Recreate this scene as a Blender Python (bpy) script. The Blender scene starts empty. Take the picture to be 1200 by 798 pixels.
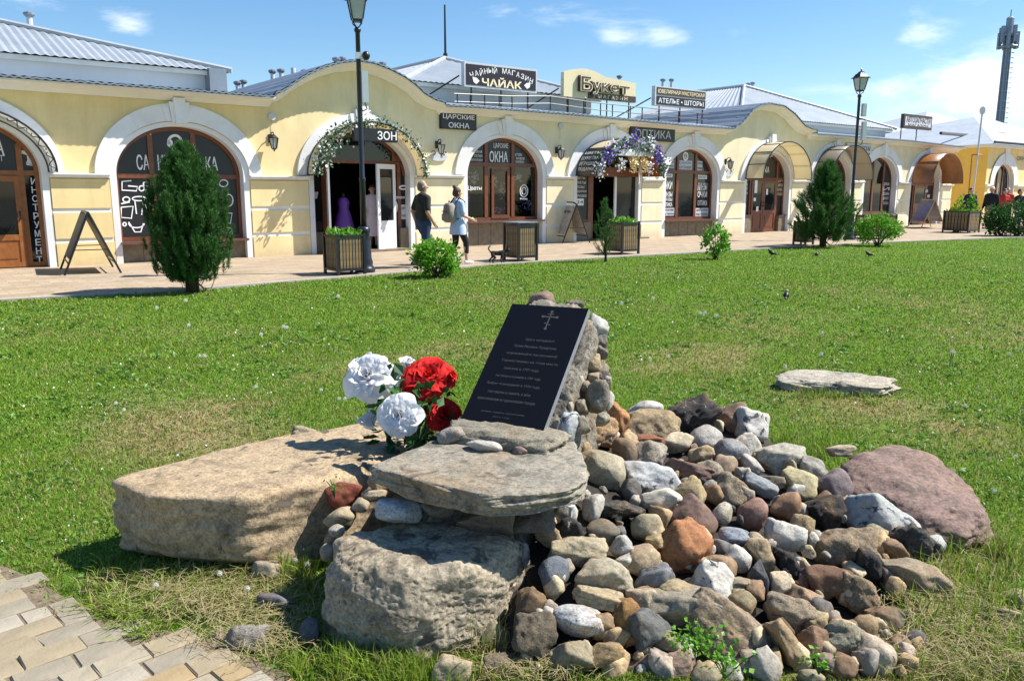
import bpy, bmesh, math, random
import numpy as np
from mathutils import Vector, Matrix, Quaternion, noise as mnoise
SC = bpy.context.scene
COL = SC.collection
R = math.radians
PI = math.pi
random.seed(7)
rng = np.random.default_rng(11)

# ------------------------------------------------------------------ camera
FPX, CX, CY, HOR = 960.0, 600.0, 399.0, 225.0          # focal length in px of the 1200 px wide photograph
CAM = Vector((0, 0, 1.6))
PITCH = math.atan((CY - HOR) / FPX)
cd = bpy.data.cameras.new('camera'); cam = bpy.data.objects.new('camera', cd); COL.objects.link(cam)
cam.location = CAM; cam.rotation_euler = (PI / 2 - PITCH, 0, 0)
cd.sensor_width = 36; cd.lens = FPX * 36 / 1200; cd.clip_start = .05; cd.clip_end = 4000
SC.camera = cam

# ------------------------------------------------------------------ light
SUN_DIR = Vector((.984 * math.cos(R(50)), .18 * math.cos(R(50)), math.sin(R(50)))).normalized()
SUN_EL = math.asin(SUN_DIR.z); SUN_ROT = math.atan2(SUN_DIR.x, SUN_DIR.y)
ld = bpy.data.lights.new('sun', 'SUN'); sun = bpy.data.objects.new('sun', ld); COL.objects.link(sun)
ld.energy = 5.0; ld.angle = R(.5); ld.color = (1, .955, .88)
sun.rotation_euler = (-SUN_DIR).to_track_quat('-Z', 'Y').to_euler()
SC.view_settings.view_transform = 'Standard'; SC.view_settings.look = 'None'
SC.view_settings.exposure = .84; SC.view_settings.gamma = 1
SC.cycles.max_bounces = 6; SC.cycles.diffuse_bounces = 3; SC.cycles.glossy_bounces = 3
SC.cycles.transparent_max_bounces = 8

# ------------------------------------------------------------------ pixel <-> place
def ray(px, py):
    vx = (px - CX) / FPX; vy = (CY - py) / FPX
    return Vector((vx, math.cos(PITCH) + vy * math.sin(PITCH), -math.sin(PITCH) + vy * math.cos(PITCH)))
def G(px, py, z=0.0):                    # the point of height z seen at a pixel
    r = ray(px, py); return CAM + r * ((z - CAM.z) / r.z)
def BD(px, py, d):                       # the point at forward distance d seen at a pixel
    r = ray(px, py); return CAM + r * (d / r.y)
def PXL(p):                              # the pixel of a point
    d = Vector(p) - CAM
    z = d.y * math.cos(PITCH) - d.z * math.sin(PITCH); u = d.y * math.sin(PITCH) + d.z * math.cos(PITCH)
    return CX + FPX * d.x / z, CY - FPX * u / z
# the arcade: one long vertical front running away to the right
XV = 1861.0
_v = ray(XV, HOR); FD = Vector((_v.x, _v.y, 0)).normalized()         # along the front
FB = Vector((-FD.y, FD.x, 0))                                        # into the building
THETA = math.atan2(FD.y, FD.x)
FO = G(0, 316)
def F(px, py, w=0.0):                    # -> (t, z) on the vertical plane w metres behind the front
    r = ray(px, py); o = FO + FB * w
    k = (o - CAM).dot(FB) / r.dot(FB); p = CAM + r * k
    return (p - FO).dot(FD), p.z
def W(t, w, z): return FO + FD * t + FB * w + Vector((0, 0, z))
def T(px, py=225, w=0.0): return F(px, py, w)[0]

# ------------------------------------------------------------------ nodes
def mat(name):
    m = bpy.data.materials.new(name); m.use_nodes = True
    nt = m.node_tree; b = nt.nodes['Principled BSDF']
    return m, nt, b
def nd(nt, t, **kw):
    n = nt.nodes.new(t)
    for k, v in kw.items():
        if k in n.inputs: n.inputs[k].default_value = v
        else: setattr(n, k, v)
    return n
def ramp(nt, stops, interp='LINEAR'):
    n = nt.nodes.new('ShaderNodeValToRGB'); n.color_ramp.interpolation = interp
    e = n.color_ramp.elements
    while len(e) < len(stops): e.new(.5)
    for i, (p, c) in enumerate(stops):
        e[i].position = p; e[i].color = (c[0], c[1], c[2], 1) if len(c) == 3 else c
    return n
def tex_noise(nt, scale, detail=5, rough=.6, vec=None, dist=0):
    n = nd(nt, 'ShaderNodeTexNoise'); n.inputs['Scale'].default_value = scale
    n.inputs['Detail'].default_value = detail; n.inputs['Roughness'].default_value = rough
    n.inputs['Distortion'].default_value = dist
    if vec is not None: nt.links.new(vec, n.inputs['Vector'])
    return n
def mixc(nt, fac, a, b, mode='MIX'):
    n = nd(nt, 'ShaderNodeMix', data_type='RGBA', blend_type=mode)
    for key, v in ((0, fac), (6, a), (7, b)):
        if isinstance(v, (int, float)): n.inputs[key].default_value = v
        elif isinstance(v, tuple): n.inputs[key].default_value = (v[0], v[1], v[2], 1)
        else: nt.links.new(v, n.inputs[key])
    return n.outputs[2]
def bump(nt, b, h, strength=.3, dist=.01):
    n = nd(nt, 'ShaderNodeBump'); n.inputs['Strength'].default_value = strength; n.inputs['Distance'].default_value = dist
    nt.links.new(h, n.inputs['Height']); nt.links.new(n.outputs[0], b.inputs['Normal']); return n
def plain(name, col, rough=.6, metal=0., vary=.12, scale=6., bs=.0, bscale=40., dirt=None, spec=None):
    """base colour with soft procedural variation, optional fine relief"""
    m, nt, b = mat(name)
    tc = nd(nt, 'ShaderNodeTexCoord').outputs['Object']
    n = tex_noise(nt, scale, 6, .65, tc)
    lo = tuple(c * (1 - vary) for c in col); hi = tuple(min(1, c * (1 + vary)) for c in col)
    rp = ramp(nt, [(.3, lo), (.7, hi)]); nt.links.new(n.outputs[0], rp.inputs[0])
    c = rp.outputs[0]
    if dirt:
        n2 = tex_noise(nt, scale * .35, 8, .7, tc, .6); r2 = ramp(nt, [(.48, (0, 0, 0)), (.72, (1, 1, 1))])
        nt.links.new(n2.outputs[0], r2.inputs[0]); c = mixc(nt, r2.outputs[0], c, dirt)
    nt.links.new(c, b.inputs['Base Color'])
    b.inputs['Roughness'].default_value = rough; b.inputs['Metallic'].default_value = metal
    if spec is not None: b.inputs['Specular IOR Level'].default_value = spec
    if bs:
        n3 = tex_noise(nt, bscale, 5, .6, tc); bump(nt, b, n3.outputs[0], bs, .01)
    return m

# ------------------------------------------------------------------ sky
wd = bpy.data.worlds.new('World'); SC.world = wd; wd.use_nodes = True
wn = wd.node_tree; bg = wn.nodes['Background']; wo = wn.nodes['World Output']
sky = nd(wn, 'ShaderNodeTexSky', sky_type='NISHITA', sun_disc=False)
sky.sun_elevation = SUN_EL; sky.sun_rotation = SUN_ROT; sky.air_density = 1.0; sky.dust_density = .25; sky.ozone_density = 2.6
bg.inputs['Strength'].default_value = .085
tcw = nd(wn, 'ShaderNodeTexCoord').outputs['Generated']
mp = nd(wn, 'ShaderNodeMapping'); mp.inputs['Scale'].default_value = (1, 1, 2.6); wn.links.new(tcw, mp.inputs['Vector'])
cn = tex_noise(wn, 4.2, 9, .62, mp.outputs[0], .35)
cn2 = tex_noise(wn, 1.5, 3, .5, mp.outputs[0])
ad = nd(wn, 'ShaderNodeMath', operation='MULTIPLY_ADD'); wn.links.new(cn2.outputs[0], ad.inputs[0]); ad.inputs[1].default_value = .55
wn.links.new(cn.outputs[0], ad.inputs[2])
last = ad.outputs[0]
def cloud_at(px, py, size, gain):       # cloud banks in the dome, each round its own direction
    global last
    d = ray(px, py).normalized()
    dm = nd(wn, 'ShaderNodeVectorMath', operation='DISTANCE'); nr = nd(wn, 'ShaderNodeVectorMath', operation='MULTIPLY')
    wn.links.new(tcw, nr.inputs[0]); nr.inputs[1].default_value = (1, 1, 1.9)
    wn.links.new(nr.outputs[0], dm.inputs[0]); dm.inputs[1].default_value = (d.x, d.y, d.z * 1.9)
    mr = nd(wn, 'ShaderNodeMapRange', interpolation_type='SMOOTHSTEP'); wn.links.new(dm.outputs['Value'], mr.inputs[0])
    mr.inputs[1].default_value = size; mr.inputs[2].default_value = 0; mr.inputs[3].default_value = 0; mr.inputs[4].default_value = gain
    a = nd(wn, 'ShaderNodeMath', operation='ADD'); wn.links.new(last, a.inputs[0]); wn.links.new(mr.outputs[0], a.inputs[1]); last = a.outputs[0]
for c_ in ((1190, 105, .17, .19), (1170, 75, .1, .12), (1100, 128, .12, .09), (1240, 60, .22, .13), (775, 45, .05, .22), (868, 40, .08, .20), (1082, 48, .05, .22),
           (1110, 4, .1, .20), (720, 46, .04, .18), (155, 32, .06, .21), (70, 4, .13, .18), (-20, 10, .1, .22), (300, 22, .09, .1), (280, 92, .05, .12),
           (330, 45, .1, .06), (1020, 110, .15, .06)):
    cloud_at(*c_)
cmr = nd(wn, 'ShaderNodeMapRange'); wn.links.new(last, cmr.inputs[0]); cmr.inputs[1].default_value = 1.0; cmr.inputs[2].default_value = 1.28
cr = ramp(wn, [(.0, (0, 0, 0)), (1, (1, 1, 1))], 'EASE')
wn.links.new(cmr.outputs[0], cr.inputs[0])
hs = nd(wn, 'ShaderNodeHueSaturation'); hs.inputs['Saturation'].default_value = 1.24; hs.inputs['Value'].default_value = 1.08; wn.links.new(sky.outputs[0], hs.inputs['Color'])
cm = mixc(wn, cr.outputs[0], hs.outputs[0], (8.6, 9.1, 9.8)); wn.links.new(cm, bg.inputs[0])

# ------------------------------------------------------------------ mesh builder
class MB:
    def __init__(s): s.v = []; s.f = []; s.mi = []; s.m = 0
    def add(s, vs, fs):
        o = len(s.v); s.v += [tuple(v) for v in vs]; s.f += [tuple(i + o for i in f) for f in fs]; s.mi += [s.m] * len(fs); return s
    def box(s, a, b):
        x0, y0, z0 = a; x1, y1, z1 = b
        return s.add([(x0, y0, z0), (x1, y0, z0), (x1, y1, z0), (x0, y1, z0), (x0, y0, z1), (x1, y0, z1), (x1, y1, z1), (x0, y1, z1)],
                     [(3, 2, 1, 0), (4, 5, 6, 7), (0, 1, 5, 4), (1, 2, 6, 5), (2, 3, 7, 6), (3, 0, 4, 7)])
    def cbox(s, c, d): return s.box([c[i] - d[i] / 2 for i in range(3)], [c[i] + d[i] / 2 for i in range(3)])
    def prism(s, poly, o, u, v, n, th):          # polygon in the (u, v) plane at o, extruded th along n
        o, u, v, n = Vector(o), Vector(u), Vector(v), Vector(n); k = len(poly)
        A = [o + u * p[0] + v * p[1] for p in poly]; B = [p + n * th for p in A]
        return s.add(A + B, [tuple(range(k - 1, -1, -1)), tuple(range(k, 2 * k))] + [(i, (i + 1) % k, k + (i + 1) % k, k + i) for i in range(k)])
    def tube(s, pts, r, n=8, cap=True, r1=None):
        pts = [Vector(p) for p in pts]; K = len(pts); rs = r if isinstance(r, (list, tuple)) else [r + ((r1 if r1 is not None else r) - r) * i / max(1, K - 1) for i in range(K)]
        vs = []; up = None
        for i, p in enumerate(pts):
            d = (pts[min(i + 1, K - 1)] - pts[max(i - 1, 0)]).normalized()
            if up is None: up = d.orthogonal().normalized()
            else: up = (up - d * up.dot(d)).normalized() if (up - d * up.dot(d)).length > 1e-5 else d.orthogonal().normalized()
            w = d.cross(up)
            vs += [p + (up * math.cos(2 * PI * j / n) + w * math.sin(2 * PI * j / n)) * rs[i] for j in range(n)]
        fs = [(i * n + j, i * n + (j + 1) % n, (i + 1) * n + (j + 1) % n, (i + 1) * n + j) for i in range(K - 1) for j in range(n)]
        if cap: fs += [tuple(range(n - 1, -1, -1)), tuple(range((K - 1) * n, K * n))]
        return s.add(vs, fs)
    def lathe(s, prof, c=(0, 0, 0), n=16, rot=0., cap=True):   # prof: (radius, z)
        c = Vector(c); vs = []
        for r, z in prof: vs += [c + Vector((r * math.cos(rot + 2 * PI * j / n), r * math.sin(rot + 2 * PI * j / n), z)) for j in range(n)]
        K = len(prof); fs = [(i * n + j, i * n + (j + 1) % n, (i + 1) * n + (j + 1) % n, (i + 1) * n + j) for i in range(K - 1) for j in range(n)]
        if cap: fs += [tuple(range(n - 1, -1, -1)), tuple(range((K - 1) * n, K * n))]
        return s.add(vs, fs)
    def quad(s, a, b, c, d): return s.add([a, b, c, d], [(0, 1, 2, 3)])
    def mesh(s, name, mats, smooth=False):
        me = bpy.data.meshes.new(name); me.from_pydata(s.v, [], s.f)
        for m in (mats if isinstance(mats, (list, tuple)) else [mats]): me.materials.append(m)
        if len(me.materials) > 1: me.polygons.foreach_set('material_index', s.mi)
        if smooth: me.polygons.foreach_set('use_smooth', [True] * len(me.polygons))
        me.update(); return me
    def build(s, name, mats, parent=None, smooth=False, **kw): return link(name, s.mesh(name, mats, smooth), parent, **kw)
def link(name, me, parent=None, loc=None, rz=None):
    o = bpy.data.objects.new(name, me); COL.objects.link(o)
    if parent is not None: o.parent = parent
    if loc is not None: o.location = loc
    if rz is not None: o.rotation_euler = (0, 0, rz)
    return o
def tag(o, label=None, cat=None, group=None, kind=None):
    for k, v in (('label', label), ('category', cat), ('group', group), ('kind', kind)):
        if v: o[k] = v
    return o
def thing(name, label, cat, loc=(0, 0, 0), rz=0, group=None):
    o = bpy.data.objects.new(name, None); COL.objects.link(o); o.location = loc; o.rotation_euler = (0, 0, rz); o.empty_display_size = .1
    return tag(o, label, cat, group)
def fthing(name, label, cat, t, w, z, group=None): return thing(name, label, cat, W(t, w, z), THETA, group)
def copy_tree(o, parent=None):
    c = o.copy(); COL.objects.link(c); c.parent = parent
    for ch in list(o.children): copy_tree(ch, c)
    return c
def text_mesh(s, h, width=None, align='CENTER', extrude=.002, bold=0., sp=1.0):
    """flat lettering: x to the right, y up, centred on the origin; h = letter height"""
    cu = bpy.data.curves.new('lettering', 'FONT'); cu.body = s; cu.align_x = 'CENTER'; cu.align_y = 'CENTER'; cu.extrude = extrude; cu.offset = bold; cu.resolution_u = 3
    cu.space_character = sp
    o = bpy.data.objects.new('lettering', cu); COL.objects.link(o)
    me = bpy.data.meshes.new_from_object(o); bpy.data.objects.remove(o); bpy.data.curves.remove(cu)
    co = np.zeros(len(me.vertices) * 3); me.vertices.foreach_get('co', co); co = co.reshape(-1, 3)
    if len(co):
        mn, mx = co.min(0), co.max(0); sz = np.maximum(mx - mn, 1e-6); co -= (mn + mx) / 2
        sy = h / sz[1]; sx = sy if width is None else width / sz[0]
        co[:, 0] *= sx; co[:, 1] *= sy; me.vertices.foreach_set('co', co.ravel()); me.update()
    return me
def text_on(parent, s, x, y, z, h, width, m, name='lettering', **kw):
    """lettering standing upright on a face that looks along -y of its parent"""
    me = text_mesh(s, h, width, **kw); me.materials.append(m)
    o = link(name, me, parent, (x, y, z)); o.rotation_euler = (PI / 2, 0, 0); return o
# ------------------------------------------------------------------ materials of the street
def wall_paint():
    m, nt, b = mat('yellow_wall_paint')
    tc = nd(nt, 'ShaderNodeTexCoord').outputs['Object']
    sx = nd(nt, 'ShaderNodeSeparateXYZ'); nt.links.new(tc, sx.inputs[0])
    mr = nd(nt, 'ShaderNodeMapRange'); nt.links.new(sx.outputs[0], mr.inputs[0]); mr.inputs[1].default_value = 5.0; mr.inputs[2].default_value = 10.5
    c = mixc(nt, mr.outputs[0], (.85, .67, .33), (.85, .75, .51))
    n = tex_noise(nt, 1.3, 8, .7, tc, .4); r = ramp(nt, [(.35, (.91, .90, .87)), (.62, (1, 1, 1))]); nt.links.new(n.outputs[0], r.inputs[0])
    c = mixc(nt, 1.0, c, r.outputs[0], 'MULTIPLY')
    mpz = nd(nt, 'ShaderNodeMapping'); mpz.inputs['Scale'].default_value = (1.3, 1, .22); nt.links.new(tc, mpz.inputs[0]); ns = tex_noise(nt, 1.6, 7, .7, mpz.outputs[0]); rs = ramp(nt, [(.36, (.80, .78, .74)), (.56, (1, 1, 1))]); nt.links.new(ns.outputs[0], rs.inputs[0]); c = mixc(nt, .45, c, rs.outputs[0], 'MULTIPLY')
    # splashed dirt low on the wall: wear
    mz = nd(nt, 'ShaderNodeMapRange'); nt.links.new(sx.outputs[2], mz.inputs[0]); mz.inputs[1].default_value = .0; mz.inputs[2].default_value = .35; mz.inputs[3].default_value = 1; mz.inputs[4].default_value = 0
    n2 = tex_noise(nt, 6, 8, .75, tc); mu = nd(nt, 'ShaderNodeMath', operation='MULTIPLY'); nt.links.new(mz.outputs[0], mu.inputs[0]); nt.links.new(n2.outputs[0], mu.inputs[1])
    c = mixc(nt, mu.outputs[0], c, (.4, .33, .22))
    nt.links.new(c, b.inputs['Base Color']); b.inputs['Roughness'].default_value = .85
    n3 = tex_noise(nt, 30, 6, .7, tc); bump(nt, b, n3.outputs[0], .25, .01)
    return m
M = {}
M['wall'] = wall_paint()
M['wall2'] = plain('shaded_yellow_wall_paint', (.80, .50, .10), .85, vary=.08, scale=1.5, bs=.2)  # end wall only: its shade is put into this deeper orange yellow
M['white'] = plain('white_stucco', (.80, .80, .80), .8, vary=.05, scale=2, bs=.2, dirt=(.66, .65, .62))
M['cream'] = plain('cream_cornice', (.80, .77, .70), .8, vary=.05, scale=2, bs=.15)
M['clere'] = plain('pale_grey_boarding', (.62, .66, .7), .7, vary=.06, scale=1)
M['wood'] = plain('red_brown_wood', (.17, .052, .022), .35, vary=.25, scale=8)
M['wood2'] = plain('orange_brown_door_wood', (.30, .105, .025), .4, vary=.25, scale=8)
M['glass'] = plain('dark_window_glass', (.012, .013, .016), .04, vary=.2, scale=.7)
M['film'] = plain('black_window_film', (.016, .014, .017), .3, vary=.2, scale=1.5)
M['tile'] = plain('brown_stone_tile', (.20, .155, .10), .6, vary=.35, scale=7, bs=.3, bscale=20)
M['sill'] = plain('brown_tin_sill', (.12, .065, .05), .3, vary=.2)
M['print'] = plain('white_print', (.82, .82, .82), .6, vary=.03)
M['cream_print'] = plain('cream_print', (.85, .74, .48), .6, vary=.03)
M['black'] = plain('black_metal', (.012, .012, .014), .4, vary=.2)
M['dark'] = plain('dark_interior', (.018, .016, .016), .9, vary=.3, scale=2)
M['upvc'] = plain('white_plastic_frame', (.78, .78, .8), .3, vary=.03)
M['poster'] = plain('pale_poster_film', (.55, .55, .58), .5, vary=.08)
M['navy'] = plain('dark_sign_panel', (.025, .014, .022), .35, vary=.15)
M['signgrey'] = plain('silver_sign_case', (.55, .56, .58), .4, vary=.05)
M['beige_sign'] = plain('beige_sign_panel', (.72, .62, .40), .5, vary=.05)
M['brown_sign'] = plain('brown_sign_panel', (.06, .035, .028), .5, vary=.15)
def metal_roof(name, col, pitch, metal=.55, rough=.38):
    m, nt, b = mat(name); tc = nd(nt, 'ShaderNodeTexCoord').outputs['Object']
    n = tex_noise(nt, 1.1, 7, .65, tc, .5); r = ramp(nt, [(.3, tuple(c * .8 for c in col)), (.7, tuple(min(1, c * 1.1) for c in col))]); nt.links.new(n.outputs[0], r.inputs[0])
    nt.links.new(r.outputs[0], b.inputs['Base Color']); b.inputs['Metallic'].default_value = metal; b.inputs['Roughness'].default_value = rough
    return m
M['roof'] = metal_roof('galvanised_roof_sheet', (.33, .37, .41), .2, .15, .5)
M['roofdark'] = metal_roof('weathered_roof_sheet', (.22, .26, .31), .2, .2, .5)
M['roofpale'] = metal_roof('pale_roof_sheet', (.42, .45, .48), .2, .12, .5)
def clear_glass():
    m, nt, b = mat('shop_window_glass')
    out = nt.nodes['Material Output']; tr = nd(nt, 'ShaderNodeBsdfTransparent'); tr.inputs[0].default_value = (.8, .84, .86, 1)
    gl = nd(nt, 'ShaderNodeBsdfGlossy'); gl.inputs['Roughness'].default_value = .02
    fr = nd(nt, 'ShaderNodeFresnel'); fr.inputs[0].default_value = 1.7; mx = nd(nt, 'ShaderNodeMixShader')
    nt.links.new(fr.outputs[0], mx.inputs[0]); nt.links.new(tr.outputs[0], mx.inputs[1]); nt.links.new(gl.outputs[0], mx.inputs[2]); nt.links.new(mx.outputs[0], out.inputs[0])
    return m
M['clear'] = clear_glass()

# ------------------------------------------------------------------ the arcade
_dt = [-10, 0, 5.7, 8.5, 12, 16, 21, 26, 31, 37, 42.5]; _dv = [0, 0, -.02, .02, .10, .09, .02, .04, .07, .06, -.06]
def DZ(t): return float(np.interp(t, _dt, _dv))
BAYPX = [-53, 210, 424, 593, 714.5, 813.6, 904, 980, 1037, 1090]
BT = [T(x, 150) for x in BAYPX]                       # bay centres along the front
HO, HB, HI = 1.87, 1.57, 1.43                          # half widths: archivolt, band, opening
ZI = 2.0                                               # impost height
RO, RB, RI = 1.60, 1.20, 1.10                          # rises above the impost
EAVE = 3.85
def arch_z(k, t, h, rise):
    u = (t - BT[k]) / h
    return ZI + DZ(BT[k]) + rise * math.sqrt(max(0, 1 - u * u))
def bump_pts(px): return [F(x, y, -.47) for x, y in px]
BUMPS = [bump_pts([(322, 110.5), (333, 107.5), (345, 98.5), (361, 88.5), (380, 79.5), (400, 74), (421, 72), (440, 75), (459, 82.5), (475, 91), (487, 99.5), (498, 110), (511, 117.5), (522, 120.5)]),
         bump_pts([(862, 149.5), (867, 148), (874, 141), (883, 129.5), (894, 123.6), (904, 122), (920, 125), (932, 134), (944, 148), (952, 151.5), (958, 152.5)])]
BUMPS = [[(t, z) for t, z in b] for b in BUMPS]
T_END = 42.2
def eave(t):
    for b in BUMPS:
        if b[0][0] < t < b[-1][0]:
            z = float(np.interp(t, [p[0] for p in b], [p[1] for p in b]))
            return max(z, EAVE + DZ(t))
    return EAVE + DZ(t)
B1 = fthing('shop_arcade', 'long low yellow row of shops with white arched windows and grey metal roofs', 'building', 0, 0, 0)
def P(mb, name, m, parent=B1, smooth=False, loc=None): return mb.build(name, M[m] if isinstance(m, str) else m, parent, smooth, loc=loc)
# wall: one thick skin with the openings cut out
ts = set(np.arange(-8, T_END, .11).tolist() + [T_END])
for c in BT:
    ts |= {c - HI, c + HI} | set((c + HI * np.sin(np.linspace(-PI / 2, PI / 2, 33))).tolist())
for b in BUMPS: ts |= {p[0] for p in b}
ts = sorted(round(t, 4) for t in ts); ts = [t for i, t in enumerate(ts) if i == 0 or t - ts[i - 1] > .002]
mb = MB()
def lower(t0, t1):
    m = (t0 + t1) / 2
    for k, c in enumerate(BT):
        if c - HI < m < c + HI: return arch_z(k, t0, HI, RI), arch_z(k, t1, HI, RI)
    return -.1, -.1
for t0, t1 in zip(ts[:-1], ts[1:]):
    a, b_ = lower(t0, t1); e0, e1 = eave(t0) - .02, eave(t1) - .02
    mb.add([(t0, 0, a), (t1, 0, b_), (t1, 0, e1), (t0, 0, e0)], [(0, 1, 2, 3)])
mb.add([(T_END, 0, -.1), (T_END, 7, -.1), (T_END, 7, EAVE), (T_END, 0, EAVE)], [(0, 1, 2, 3)])
mb.add([(-8, 7, -.1), (T_END, 7, -.1), (T_END, 7, EAVE), (-8, 7, EAVE)], [(3, 2, 1, 0)])
mb.add([(-8, 0, -.1), (-8, 7, -.1), (-8, 7, EAVE), (-8, 0, EAVE)], [(3, 2, 1, 0)])
P(mb, 'wall', 'wall')
# reveals, bands, archivolts, keystones
def arch_strip(k, h0, r0, y0, h1, r1, y1, n=40, down=True):
    c = BT[k]; A = []; B = []
    if down: A.append((c - h0, y0, -.05)); B.append((c - h1, y1, -.05))
    for i in range(n + 1):
        u = -math.cos(PI * i / n)
        A.append((c + h0 * u, y0, arch_z(k, c + h0 * u, h0, r0))); B.append((c + h1 * u, y1, arch_z(k, c + h1 * u, h1, r1)))
    if down: A.append((c + h0, y0, -.05)); B.append((c + h1, y1, -.05))
    K = len(A); return A + B, [(i, i + 1, K + i + 1, K + i) for i in range(K - 1)]
for k in range(10):
    mb = MB(); mb.add(*arch_strip(k, HI, RI, -.02, HI, RI, .34)); mb.add(*arch_strip(k, HB, RB, -.02, HI, RI, -.02)); mb.add(*arch_strip(k, HB, RB, .0, HB, RB, -.02))
    P(mb, 'arch_reveal', 'white')
    mb = MB(); mb.add(*arch_strip(k, HO, RO, -.07, HB, RB + .02, -.07, down=False)); mb.add(*arch_strip(k, HO, RO, 0, HO, RO, -.07, down=False)); mb.add(*arch_strip(k, HB, RB + .02, -.07, HB, RB + .02, 0, down=False))
    c = BT[k]; z0 = ZI + DZ(c)
    for s in (-1, 1): mb.box((c + s * (HO + HB) / 2 - (HO - HB) / 2, -.07, z0 - .002), (c + s * (HO + HB) / 2 + (HO - HB) / 2, 0, z0 + .004))
    P(mb, 'archivolt', 'white')
    mb = MB()
    zt = min(z0 + RO + .10, eave(c) - .22) if k not in (2, 6) else z0 + RO + .1; zb = z0 + RB - .02
    mb.prism([(-.17, zb), (.17, zb), (.22, zt - .1), (.22, zt), (-.22, zt), (-.22, zt - .1)], (c, -.13, 0), (1, 0, 0), (0, 0, 1), (0, 1, 0), .13)
    mb.prism([(-.10, zb - .03), (.10, zb - .03), (.13, zt + .09), (-.13, zt + .09)], (c, -.17, 0), (1, 0, 0), (0, 0, 1), (0, 1, 0), .17)
    mb.prism([(-.29, zb + .02), (-.175, zb + .02), (-.235, zt - .1), (-.38, zt - .12)], (c, -.10, 0), (1, 0, 0), (0, 0, 1), (0, 1, 0), .1)
    mb.prism([(.175, zb + .02), (.29, zb + .02), (.38, zt - .12), (.235, zt - .1)], (c, -.10, 0), (1, 0, 0), (0, 0, 1), (0, 1, 0), .1)
    P(mb, 'keystone', 'white')
for k in range(-1, 10):
    t0 = BT[k] + HB if k >= 0 else -8; t1 = BT[k + 1] - HB if k < 9 else T_END
    if k == -1: t0 = BT[0] - HB - 1.4
    z = ZI + DZ((t0 + t1) / 2)
    mb = MB(); mb.box((t0 + .0, -.10, z - .09), (t1, 0, z - .03)); mb.box((t0, -.15, z - .03), (t1, 0, z + .0))
    P(mb, 'impost_moulding', 'white')
    for a, b_ in ((-.05, .50), (.60, 1.15), (1.25, z - .12)):
        mb = MB(); mb.prism([(t0 + .02, a), (t1 - .02, a), (t1 - .02, b_), (t0 + .02, b_)], (0, -.035, 0), (1, 0, 0), (0, 0, 1), (0, 1, 0), .035)
        P(mb, 'rustication_block', 'wall')
    for zz in (.55, 1.20): mb = MB(); mb.box((t0 + .02, -.012, zz - .05), (t1 - .02, 0, zz + .05)); P(mb, 'rustication_joint', 'cream')
# cornice swept along the eave
PROF = [(-.005, -.19), (-.05, -.19), (-.07, -.15), (-.09, -.145), (-.13, -.10), (-.28, -.055), (-.44, -.045), (-.45, -.005), (.05, 0.0)]
def sweep(prof, ta, tb, step=.09, zf=eave):
    n = max(2, int((tb - ta) / step)); tt = sorted(set(np.linspace(ta, tb, n).tolist()))
    V = []; K = len(prof)
    for t in tt: V += [(t, w, zf(t) + z) for w, z in prof]
    return V, [(i * K + j, (i + 1) * K + j, (i + 1) * K + j + 1, i * K + j + 1) for i in range(len(tt) - 1) for j in range(K - 1)]
mb = MB(); mb.add(*sweep(PROF, -8, T_END + .3)); mb.add([(T_END + .3, w, eave(T_END) + z) for w, z in PROF], [tuple(range(len(PROF)))])
P(mb, 'cornice', 'cream')
# lower roof edge: corrugated sheet lip over the cornice
def lip(t): return eave(t) + .012 * math.cos(t * 2 * PI / .16)
mb = MB(); mb.add(*sweep([(-.49, .008), (-.49, .04), (.02, .06)], -8, T_END + .3, .04, lip)); P(mb, 'roof_edge', 'roofdark')
W1 = 1.35
def seg(ta, tb, zb, name='lower_roof', m='roof'):
    mb = MB(); n = int((tb - ta) / .1)
    V = []
    for i in range(n + 1):
        t = ta + (tb - ta) * i / n; r = .018 * (i % 2)
        V += [(t, -.47, eave(t) + .045 + r), (t, W1, zb(t) + r)]
    mb.add(V, [(2 * i, 2 * i + 2, 2 * i + 3, 2 * i + 1) for i in range(n)]); P(mb, name, m)
b0, b1 = BUMPS
zlow = lambda t: EAVE + DZ(t) + (.10 if t < 6 else .30)
seg(-8, b0[0][0], zlow); seg(b0[-1][0], b1[0][0], zlow); seg(b1[-1][0], T_END + .3, zlow)
# barrel roofs behind the two bumps, sheets running back
for bi, b in enumerate(BUMPS):
    mb = MB(); tt = np.linspace(b[0][0] - .05, b[-1][0] + .05, 46); V = []
    for i, t in enumerate(tt): V += [(t, -.42, eave(t) + .05 + .02 * (i % 2)), (t, 6.0, eave(t) + .05 + .02 * (i % 2))]
    mb.add(V, [(2 * i, 2 * i + 2, 2 * i + 3, 2 * i + 1) for i in range(len(tt) - 1)]); P(mb, 'barrel_roof', 'roofdark')
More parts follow.
